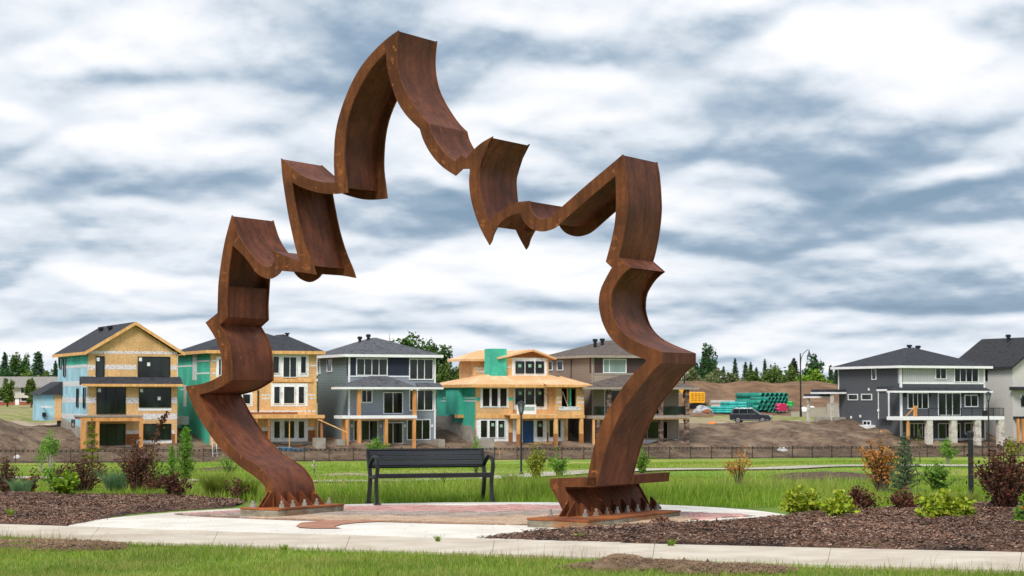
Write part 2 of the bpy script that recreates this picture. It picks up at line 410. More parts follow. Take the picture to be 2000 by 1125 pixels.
def sheet(name, poly, mat, z=None, th=.05, dz=0.0, sub=1, parent=None, **props):
    """slab with the outline poly (x,y) lying on the terrain"""
    b = B(); n = len(poly)
    top = [(x, y, (z if z is not None else H(x, y)) + dz) for x, y in poly]; bot = [(x, y, q - th) for x, y, q in top]
    b.add(top + bot, [tuple(range(n)), tuple(range(2 * n - 1, n - 1, -1))] + [(i, n + i, n + (i + 1) % n, (i + 1) % n) for i in range(n)])
    return b.obj(name, mat, parent, **props)
def GZ(x): return .010 * max(-8, min(8, x))
def resample(pts, n):
    P = np.array([tuple(p)[:2] for p in pts], float); d = np.r_[0, np.cumsum(np.hypot(*np.diff(P, axis=0).T))]
    q = np.linspace(0, d[-1], n); return np.stack([np.interp(q, d, P[:, 0]), np.interp(q, d, P[:, 1])], -1)
def smooth_line(P, it=2):
    P = P.copy()
    for _ in range(it): P[1:-1] = P[1:-1] * .5 + (P[:-2] + P[2:]) * .25
    return P

# sidewalk: separate poured slabs with tooled joints
m_walk = M('sidewalk_concrete', S(190, 178, 162), S(208, 198, 183), .9, 2.2, 10, bump=.25, bscale=60, c3=S(178, 164, 147), s3=.58)
m_walk_edge = M('joint_grit', S(150, 138, 122), S(168, 156, 140), .95, 8)
far_px = [(-420, 1008), (-160, 1017), (0, 1023), (130, 1027), (400, 1036.5), (750, 1047), (1100, 1057.5), (1550, 1068), (2000, 1078), (2400, 1087)]
near_px = [(-420, 1030), (-160, 1040), (0, 1046), (115, 1053), (289, 1059), (500, 1066), (750, 1075), (1100, 1086), (1600, 1102), (2000, 1115), (2400, 1128)]
WF = smooth_line(resample([on_g(*p) for p in far_px], 61), 8); WN = smooth_line(resample([on_g(*p) for p in near_px], 61), 8)
walk = B()
n_ = len(WF)
walk.add([(x, y, GZ(x) + .020) for x, y in WF] + [(x, y, GZ(x) + .020) for x, y in WN], [(i + n_, i + n_ + 1, i + 1, i) for i in range(n_ - 1)])
walk = walk.obj('sidewalk', m_walk_edge, kind='structure')
for k in range(0, 60, 6):
    a, b_, c, d = WF[k:k + 7].copy(), WN[k:k + 7].copy(), None, None
    for L_ in (a, b_):
        g = L_[1] - L_[0]; L_[0] += g / np.linalg.norm(g) * .003; g = L_[-1] - L_[-2]; L_[-1] -= g / np.linalg.norm(g) * .003
    poly = [tuple(p) for p in b_] + [tuple(p) for p in a[::-1]]
    bb = B(); nn_ = len(poly); top = [(x, y, GZ(x) + .028) for x, y in poly]
    m6 = 7
    fs = [(i, i + 1, nn_ - 2 - i, nn_ - 1 - i) for i in range(m6 - 1)]
    bb.add(top + [(x, y, z_ - .1) for x, y, z_ in top], fs + [(i, nn_ + i, nn_ + (i + 1) % nn_, (i + 1) % nn_) for i in range(nn_)])
    bb.obj('slab', m_walk, walk)

# round plaza of white concrete
PCX, PCY, PR = -.95, 24.45, 4.37
m_plaza = M('plaza_concrete', S(212, 206, 196), S(232, 227, 218), .85, 1.6, 10, bump=.2, bscale=70, c3=S(202, 194, 182), s3=.6)
def walk_far_y(x): return float(np.interp(x, WF[:, 0], WF[:, 1]))
circ = []
for k in range(140):
    q = 2 * math.pi * k / 140; x, y = PCX + PR * math.cos(q), PCY + PR * math.sin(q)
    y = max(y, walk_far_y(x) + .008)
    circ.append((x, y))
b = B(); n = len(circ)
b.add([(x, y, GZ(x) + .030) for x, y in circ] + [(x, y, GZ(x) - .08) for x, y in circ] + [(PCX, PCY, GZ(PCX) + .030)],
      [(i, (i + 1) % n, 2 * n) for i in range(n)] + [(i, n + i, n + (i + 1) % n, (i + 1) % n) for i in range(n)])
plaza = b.obj('plaza', m_plaza, kind='structure')

def inside(x, y, P):
    c = False; j = len(P) - 1
    for i in range(len(P)):
        if (P[i][1] > y) != (P[j][1] > y) and x < (P[j][0] - P[i][0]) * (y - P[i][1]) / (P[j][1] - P[i][1]) + P[i][0]: c = not c
        j = i
    return c
pave_px = [(340, 1005), (400, 1008.5), (575, 1015.5), (750, 1019), (925, 1023), (1065, 1026.5), (1190, 1026), (1330, 1018), (1400, 1012), (1478, 1008),
           (1400, 1005), (1300, 1000), (1180, 993), (1080, 988.5), (1000, 987.3), (940, 989), (890, 990.4), (824, 988), (760, 989), (712, 990), (640, 990), (560, 994), (450, 1000)]
PAVE = [tuple(on_g(*p))[:2] for p in pave_px]
def flat(name, poly, mat, dz, parent):
    bb = B(); bb.add([(x, y, GZ(x) + dz) for x, y in poly], [tuple(range(len(poly)))]); return bb.obj(name, mat, parent)
m_bed = M('paver_joint_sand', S(120, 110, 98), S(142, 132, 118), .95, 20)
m_redconc = M('tinted_concrete', S(158, 112, 92), S(176, 130, 108), .9, 3, 6, bump=.2, bscale=60)
# slim red-brown concrete border along the paving's front edge, and the curling swoosh
fr = [on_g(*p) for p in pave_px[:6]]
bord = [(p.x, p.y) for p in fr] + [(p.x + .02, p.y - (.13 if 0 < i < 5 else .05)) for i, p in reversed(list(enumerate(fr)))]
o = flat('border_band', bord, m_redconc, .0345, plaza)
sw = [(578, 1028), (588, 1022), (625, 1018.5), (690, 1016.5), (760, 1016), (750, 1019.5), (700, 1021.5), (668, 1025), (652, 1030), (668, 1033), (610, 1033), (585, 1031.5)]
flat('swoosh', [tuple(on_g(*p))[:2] for p in sw], m_redconc, .0385, plaza)
pave = flat('paving', PAVE, m_bed, .0365, plaza)
pm = {'pink': [M('paver_pink%d' % i, S(186 + d, 140 + d, 134 + d), S(206 + d, 162 + d, 156 + d), .9, 12, 4, bump=.3, bscale=80) for i, d in enumerate((-14, 0, 10))],
      'grey': [M('paver_grey%d' % i, S(152 + d, 136 + d, 127 + d), S(176 + d, 160 + d, 150 + d), .9, 12, 4, bump=.3, bscale=80) for i, d in enumerate((-14, 0, 12))],
      'tan': [M('paver_tan%d' % i, S(184 + d, 158 + d, 134 + d), S(204 + d, 178 + d, 154 + d), .9, 12, 4, bump=.3, bscale=80) for i, d in enumerate((-12, 0, 8))]}
pa = R(14); ca_, sa_ = math.cos(pa), math.sin(pa)
pavers = []
for iu in range(-60, 60):
    for iv in range(-60, 60):
        u = iu * .206 + (.103 if iv % 2 else 0); v_ = iv * .106
        x = PCX + u * ca_ - v_ * sa_; y = PCY + 1.3 + u * sa_ + v_ * ca_
        if inside(x, y, PAVE): pavers.append((y, x))
pavers.sort()
box_me = B().box(-.099, .099, -.049, .049, -.02, .0155).mesh('paver')
def paver_kind(x, y):
    py = YH + EYE * FPX / y; px = 1000 + x / y * FPX
    w_ = 2.2 * math.sin(px * .012) + random.uniform(-1.4, 1.4)
    if px > 1340: return 'pink'
    e = py + w_ - (px - 700) * .004
    return 'pink' if e < 1001 else ('grey' if e < 1010.5 else 'tan')
mes = {}
rest = {}
for k, (y, x) in enumerate(pavers):
    kd = paver_kind(x, y); mi = random.randrange(3); key = (kd, mi)
    if k < 300:
        if key not in mes:
            me = box_me.copy(); me.materials.append(pm[kd][mi]); mes[key] = me
        o = bpy.data.objects.new('paver', mes[key]); COL.objects.link(o); o.parent = pave
        o.location = (x, y, GZ(x) + .034 + random.uniform(-.002, .002)); o.rotation_euler = (0, 0, pa + random.uniform(-.012, .012))
    else:
        rest.setdefault(key, []).append((x, y))
if rest:
    bb = B(); mi_ = []; keys = list(rest)
    for q, key in enumerate(keys):
        for x, y in rest[key]:
            z = GZ(x) + .034 + random.uniform(-.002, .002)
            pts = []
            for dz in (-.02, .0155):
                for du, dv in ((-.099, -.049), (.099, -.049), (.099, .049), (-.099, .049)): pts.append((x + du * ca_ - dv * sa_, y + du * sa_ + dv * ca_, z + dz))
            bb.add(pts, [(4, 5, 6, 7), (0, 1, 5, 4), (1, 2, 6, 5), (2, 3, 7, 6), (3, 0, 4, 7)]); mi_ += [q] * 5
    me = bb.mesh('far_pavers')
    for key in keys: me.materials.append(pm[key[0]][key[1]])
    for p, q in zip(me.polygons, mi_): p.material_index = q
    link('far_pavers', me, None, pave, kind='stuff')

# mulch beds
m_mulch = M('mulch', S(78, 56, 46), S(126, 98, 84), .95, 9, 8, bump=1.0, bscale=26, c3=S(52, 42, 38), s3=.56)
m_chip = leafmat('mulch_chip', [S(74, 50, 40), S(112, 80, 64), S(144, 110, 92), S(92, 70, 60), S(150, 124, 106), S(116, 98, 92), S(84, 58, 46), S(136, 92, 70), S(104, 80, 68), S(180, 156, 138), S(90, 64, 52), S(150, 120, 100)], 0.0, .9)
bed_l_px = [(-420, 1007), (-160, 1015.5), (0, 1021.5), (124, 1025.5), (162, 1014.5), (202, 1006), (260, 998.5), (347, 993), (430, 988), (475, 984), (470, 977), (420, 974), (330, 970), (200, 967), (60, 965), (-100, 963), (-420, 961)]
bed_r_px = [(930, 1051), (1031, 1042.5), (1085, 1040), (1167, 1036), (1262, 1029.5), (1327, 1029.5), (1408, 1022.5), (1463, 1019.5), (1524, 1011.5), (1560, 1004), (1700, 997), (1850, 993), (2000, 990), (2400, 984), (2400, 1085), (2000, 1076.5), (1550, 1067), (1100, 1056.5)]
BED_L = [tuple(on_g(*p))[:2] for p in bed_l_px]; BED_R = [tuple(on_g(*p))[:2] for p in bed_r_px]
def hug(P, inner):
    out_ = []
    for x, y in P:
        d = math.hypot(x - PCX, y - PCY)
        out_.append((PCX + (x - PCX) * (PR - inner) / d, PCY + (y - PCY) * (PR - inner) / d) if abs(d - PR) < .32 else (x, y))
    return out_
BED_L = hug(BED_L, .02)
def edge_dist(x, y, P):
    A = np.array(P); Bq = np.roll(A, -1, 0); d = Bq - A; p = np.array([x, y])
    t_ = np.clip(((p - A) * d).sum(1) / (d * d).sum(1), 0, 1)
    return float(np.min(np.hypot(*(A + d * t_[:, None] - p).T)))
def bed_h(x, y, P, hmax):
    d = edge_dist(x, y, P)
    return GZ(x) + .03 + hmax * min(1, d / .9) ** .7 + (float(vnoise(x, y, 3.0, 4)) - .5) * .05 * min(1, d / .3) + (float(vnoise(x, y, 8.0, 6)) - .5) * .03 * min(1, d / .15)
def inside_v(X, Y, P):
    c = np.zeros(len(X), bool); j = len(P) - 1
    for i in range(len(P)):
        with np.errstate(divide='ignore', invalid='ignore'):
            q = (P[j][0] - P[i][0]) * (Y - P[i][1]) / (P[j][1] - P[i][1]) + P[i][0]
        c ^= ((P[i][1] > Y) != (P[j][1] > Y)) & (X < q); j = i
    return c
def edge_v(X, Y, P):
    A = np.array(P); D = np.roll(A, -1, 0) - A; best = np.full(len(X), 1e9)
    for a, d in zip(A, D):
        t_ = np.clip(((X - a[0]) * d[0] + (Y - a[1]) * d[1]) / (d @ d), 0, 1); best = np.minimum(best, np.hypot(a[0] + d[0] * t_ - X, a[1] + d[1] * t_ - Y))
    return best
def bed(name, P, hmax, step=.11):
    xs = [p[0] for p in P]; ys = [p[1] for p in P]; gx = np.arange(max(min(xs), -9), min(max(xs), 9), step); gy = np.arange(min(ys), max(ys), step)
    X, Y = np.meshgrid(gx, gy, indexing='ij'); sh = X.shape; X, Y = X.ravel(), Y.ravel(); ins = inside_v(X, Y, P); d = edge_v(X, Y, P) * ins
    Z = .010 * np.clip(X, -8, 8) + .032 + hmax * np.minimum(1, d / .9) ** .7 + (vnoise(X, Y, 3.0, 4) - .5) * .05 * np.minimum(1, d / .3) + (vnoise(X, Y, 8.0, 6) - .5) * .03 * np.minimum(1, d / .15)
    i = (np.arange(sh[0] - 1)[:, None] * sh[1] + np.arange(sh[1] - 1)[None, :]).ravel(); F = np.stack([i, i + sh[1], i + sh[1] + 1, i + 1], 1); Z = np.where(ins, Z, .010 * np.clip(X, -8, 8) + .006); F = F[ins[F].any(1)]
    return npmesh(name, np.stack([X, Y, Z], 1), F, m_mulch, smooth=True, kind='structure')
def chips(name, P, hmax, n, parent, seed=5):
    r = np.random.default_rng(seed); xs = np.array([p[0] for p in P]); ys = np.array([p[1] for p in P])
    x0, x1 = max(xs.min(), -8.0), min(xs.max(), 8.0); X = r.uniform(x0, x1, n * 4); Y = r.uniform(ys.min(), ys.max(), n * 4)
    jt = np.where(r.random(n * 4) < .05, .12, .028); k = inside_v(X + r.normal(size=n * 4) * jt, Y + r.normal(size=n * 4) * jt, P) & (np.abs(X) < Y * .285 + .3); X, Y = X[k][:n], Y[k][:n]; n = len(X)
    ins = inside_v(X, Y, P); d = edge_v(X, Y, P) * ins
    Z = .010 * np.clip(X, -8, 8) + .03 + hmax * np.minimum(1, d / .9) ** .7 + (vnoise(X, Y, 3.0, 4) - .5) * .05 * np.minimum(1, d / .3) + (vnoise(X, Y, 8.0, 6) - .5) * .03 * np.minimum(1, d / .15) + r.uniform(.002, .02, n)
    l = r.uniform(.006, .022, n) * np.where(r.random(n) < .06, 2.4, 1); w = r.uniform(.003, .009, n); a = r.uniform(0, 6.283, n); tl = r.uniform(-.4, .4, n); rl = r.uniform(-.6, .6, n); c, s_ = np.cos(a), np.sin(a); V = []
    for fu, fv in ((-1, -.6), (.9, -1), (1, .7), (-.8, 1)):
        du, dv = l * fu, w * fv; V.append(np.stack([X + du * c - dv * s_, Y + du * s_ + dv * c, Z + du * tl + dv * rl], 1))
    V = np.stack(V, 1).reshape(-1, 3); return npmesh(name, V, np.arange(4 * n).reshape(n, 4), m_chip, parent, kind='stuff')
bl = bed('mulch_bed_left', BED_L, .05); br = bed('mulch_bed_right', BED_R, .09)
chips('mulch_chips', BED_L, .05, 42000, bl); chips('mulch_chips', BED_R, .09, 64000, br)

# trail across the valley
m_trail = M('trail_asphalt', S(168, 160, 148), S(190, 182, 170), .9, .6, 6)
tr_px = [(-600, 934), (-200, 935), (50, 936.5), (300, 941), (640, 945), (900, 938.5), (1100, 926), (1350, 918), (1600, 911.5), (1800, 911), (2000, 911.5), (2300, 913)]
TR = smooth_line(resample([gp(*p) for p in tr_px], 120), 6)
b = B(); V = []
for i in range(len(TR)):
    g = TR[min(i + 1, len(TR) - 1)] - TR[max(i - 1, 0)]; nrm = np.array([-g[1], g[0]]) / np.hypot(*g)
    for k in range(5):
        q = TR[i] + nrm * (k - 2) * .65; V.append((q[0], q[1], H(q[0], q[1]) + .07))
b.add(V, [(i * 5 + k, i * 5 + 5 + k, i * 5 + 6 + k, i * 5 + 1 + k) for i in range(len(TR) - 1) for k in range(4)])
b.obj('trail', m_trail, kind='structure')
# planting mound of dark mulch beyond the plaza, right, and a bare patch left
def patch(name, pxs, mat, hmax, label=None):
    P = [tuple(gp(*p))[:2] for p in pxs]; c = np.mean(P, 0); ring = resample(P + [P[0]], 48)[:-1]
    bb = B(); V = []
    for kk, f in enumerate((1.0, .8, .5, .2)):
        for q in ring:
            x, y = c + (q - c) * f; V.append((x, y, H(x, y) + (.04 if kk == 0 else .05 + hmax * (1 - f ** 2)) + (float(vnoise(x, y, 1.5, 3)) - .5) * .12 * (kk > 0)))
    m = len(ring); fs = [(r_ * m + i, r_ * m + (i + 1) % m, (r_ + 1) * m + (i + 1) % m, (r_ + 1) * m + i) for r_ in range(3) for i in range(m)] + [tuple(3 * m + i for i in range(m))]
    bb.add(V, fs); return bb.obj(name, mat, smooth=True, kind='structure')
patch('mulch_mound', [(1490, 934), (1540, 927), (1620, 926), (1700, 932), (1745, 938), (1700, 944), (1600, 944), (1530, 940)], m_mulch, .22)
patch('mulch_patch', [(1860, 938), (1920, 932), (2000, 931), (2000, 942), (1920, 945)], m_mulch, .2)
patch('soil_patch', [(385, 916), (450, 912), (470, 916), (445, 921), (395, 922)], m_mulch, .06)
patch('gravel_patch', [(610, 930), (680, 925), (740, 928), (735, 934), (660, 936)], m_soil_pale, .04)
# worn soil spots at the lawn's edge
m_worn = M('worn_soil', S(104, 84, 66), S(140, 116, 94), .95, 6, 8, bump=.9, bscale=18, c3=S(84, 70, 54), s3=.58)
def mound(name, px, py, rx, ry, h, mat, seed):
    c = on_g(px, py); bb = B(); V = []; m = 40; rr = 9
    for i in range(rr + 1):
        f = i / rr
        for k in range(m):
            q = 2 * math.pi * k / m; wob = 1 + .35 * (float(vnoise(math.cos(q) * 1.3 + seed, math.sin(q) * 1.3, 1.2, seed)) - .5)
            x, y = c.x + rx * f * wob * math.cos(q), c.y + ry * f * wob * math.sin(q)
            V.append((x, y, GZ(x) - .01 + .03 * (f < 1) + h * max(0, 1 - f * f) * (.5 + float(vnoise(x, y, 2.2, seed + 1))) + (float(vnoise(x, y, 7, seed)) - .5) * .04 * (f < .95)))
    bb.add(V, [(i * m + k, i * m + (k + 1) % m, (i + 1) * m + (k + 1) % m, (i + 1) * m + k) for i in range(rr) for k in range(m)])
    return bb.obj(name, mat, smooth=True, kind='structure'), (c.x, c.y, rx, ry)
WORN = []
for a in [('soil_heap', 1255, 1104, .72, .30, .05, m_worn, 3), ('soil_heap', 1218, 1095, .24, .15, .055, m_worn, 9), ('soil_heap', 1430, 1112, .55, .3, .05, m_worn, 5), ('bare_soil', 60, 1063, 1.0, .32, .0, m_worn, 4), ('bare_soil', 150, 1069, .5, .2, .0, m_worn, 6)]:
    WORN.append(mound(*a)[1])

# loose crumbs and clods over the soil heaps
for (cx_, cy_, rx_, ry_) in WORN:
    nC_ = int(2600 * rx_); r = np.random.default_rng(int(abs(cx_) * 100)); a = r.uniform(0, 6.283, nC_); q = np.sqrt(r.random(nC_)) * 1.05
    X, Y = cx_ + rx_ * q * np.cos(a), cy_ + ry_ * q * np.sin(a); Z = .010 * X + .02 + .05 * np.maximum(0, 1 - q * q) + r.uniform(0, .012, nC_); l = r.uniform(.004, .014, nC_) * np.where(r.random(nC_) < .05, 2.2, 1); V = []
    for k in range(5):
        d = np.stack([np.cos(a * 7 + k * 1.2566), np.sin(a * 7 + k * 1.2566)], 1) if k < 4 else None
        V.append(np.stack([X + l * np.cos(a * 7 + k * 1.5708), Y + l * np.sin(a * 7 + k * 1.5708), Z], 1) if k < 4 else np.stack([X, Y, Z + l * r.uniform(.5, 1.1, nC_)], 1))
    V = np.stack(V, 1).reshape(-1, 3); i = np.arange(nC_)[:, None] * 5; F = np.concatenate([np.concatenate([i + k, i + (k + 1) % 4, i + 4], 1) for k in range(4)])
    npmesh('soil_crumbs', V, F, leafmat('crumb', [S(86, 68, 52), S(120, 98, 78), S(148, 124, 100), S(102, 80, 62), S(134, 106, 82)], 0, .95), None, kind='stuff', label='loose crumbs of soil on the lawn edge', category='soil')

# specks of soil and leaf litter blown onto the concrete
r = np.random.default_rng(31); n = 700; a = r.uniform(0, 6.283, n); q = np.sqrt(r.random(n)) * (PR - .1); X, Y = PCX + q * np.cos(a), PCY + q * np.sin(a); k = Y > 21.2; X, Y, a = X[k], Y[k], a[k]; n = len(X); l = r.uniform(.004, .016, n); V = []
for fu, fv in ((-1, -.5), (1, -.6), (.8, .6), (-.9, .5)): V.append(np.stack([X + l * (fu * np.cos(a * 5) - fv * np.sin(a * 5)), Y + l * (fu * np.sin(a * 5) + fv * np.cos(a * 5)), .010 * X + .034 + .020 * np.array([inside(x, y, PAVE) for x, y in zip(X, Y)])], 1))
npmesh('litter_specks', np.stack(V, 1).reshape(-1, 3), np.arange(4 * n).reshape(n, 4), leafmat('speck', [S(60, 48, 40), S(96, 80, 66), S(120, 100, 78), S(70, 60, 50)], 0, .95), None, kind='stuff', label='dark specks of litter scattered over the plaza', category='litter')

# ================================================================== weathering-steel sculpture
TH = R(31.0); SU = Vector((math.cos(TH), -math.sin(TH), 0)); SV = Vector((math.sin(TH), math.cos(TH), 0)); S0 = Vector((.74, 23.5, 0))
SW = .886
def pl(px, py, v=0.0):
    """pixel -> (u, z) on the sculpture's front plane (or a plane v metres behind it)"""
    d = ray(px, py); t = ((S0 + SV * v).dot(SV)) / d.dot(SV); P = Vector((0, 0, EYE)) + d * t
    return ((P - S0).dot(SU), P.z)
def gl(px, py, z):
    """pixel -> (u, v) on a horizontal plane"""
    P = on_z(px, py, z) - Vector((S0.x, S0.y, 0)); return P.dot(SU), P.dot(SV)
def rust(name, c1, c2, orange, amt, rough):
    m, t, b = new_mat(name); nn, L = t.nodes, t.links
    tcn = nn.new('ShaderNodeTexCoord')
    def noise(sc, det, stretch=(1, 1, 1), dist=0.0, loc=(0, 0, 0)):
        mp = nn.new('ShaderNodeMapping'); mp.inputs['Scale'].default_value = stretch; mp.inputs['Location'].default_value = loc; L.new(tcn.outputs['Object'], mp.inputs[0])
        n = nn.new('ShaderNodeTexNoise'); n.inputs['Scale'].default_value = sc; n.inputs['Detail'].default_value = det; n.inputs['Distortion'].default_value = dist
        L.new(mp.outputs[0], n.inputs['Vector']); return n.outputs['Fac']
    def rmp(src, a, bb, ca=(0, 0, 0, 1), cb=(1, 1, 1, 1)):
        r = nn.new('ShaderNodeValToRGB'); r.color_ramp.elements[0].position = a; r.color_ramp.elements[1].position = bb
        r.color_ramp.elements[0].color = ca; r.color_ramp.elements[1].color = cb; L.new(src, r.inputs[0]); return r.outputs[0]
    def mix(f, a, bb):
        n = nn.new('ShaderNodeMixRGB')
        for i, q in enumerate((f, a, bb)):
            if isinstance(q, (tuple, float, int)): n.inputs[i].default_value = q
            else: L.new(q, n.inputs[i])
        return n.outputs[0]
    base = rmp(noise(2.6, 12, (1, 1, .8), .3), .32, .68, c1, c2)
    fine = rmp(noise(16, 7), .3, .75, (.8, .8, .8, 1), (1.15, 1.15, 1.15, 1))
    mu = nn.new('ShaderNodeMixRGB'); mu.blend_type = 'MULTIPLY'; mu.inputs[0].default_value = 1; L.new(base, mu.inputs[1]); L.new(fine, mu.inputs[2])
    streak = rmp(noise(6, 6, (2.2, 2.2, .12), .1), .46, .78)
    c = mix(streak, mu.outputs[0], tuple(x * .72 for x in c1[:3]) + (1,))
    # ground weld spots and orange bloom
    sp = rmp(noise(6.0, 6, (1, 1, 1.7), .5, (4, 2, 1)), .63 + amt, .68 + amt)
    c = mix(sp, c, orange)
    run = rmp(noise(30, 3, (1, 1, .05), 0, (2, 0, 0)), .68, .74); zone = rmp(noise(.8, 2, (1, 1, 1), 0, (7, 3, 2)), .54, .62)
    an = nn.new('ShaderNodeMath'); an.operation = 'MULTIPLY'; L.new(run, an.inputs[0]); L.new(zone, an.inputs[1])
    an2 = nn.new('ShaderNodeMath'); an2.operation = 'MULTIPLY'; L.new(an.outputs[0], an2.inputs[0]); an2.inputs[1].default_value = .22
    c = mix(an2.outputs[0], c, S(206, 178, 160))
    L.new(c, b.inputs['Base Color']); b.inputs['Roughness'].default_value = rough; b.inputs['Specular IOR Level'].default_value = .22
    bp = nn.new('ShaderNodeBump'); bp.inputs['Strength'].default_value = .25; bp.inputs['Distance'].default_value = .01
    L.new(noise(45, 5), bp.inputs['Height']); L.new(bp.outputs[0], b.inputs['Normal'])
    return m
m_rustF = rust('rust_flange', S(80, 46, 24), S(118, 70, 37), S(146, 86, 38), .03, .75)
m_rustW = rust('rust_web', S(86, 46, 29), S(128, 73, 48), S(138, 80, 46), .10, .58)
m_rustD = rust('rust_foot', S(84, 45, 25), S(124, 70, 40), S(154, 86, 38), .0, .65)
m_rustE = M('rust_edge', S(92, 54, 30), S(138, 82, 42), .7, 9, 5)

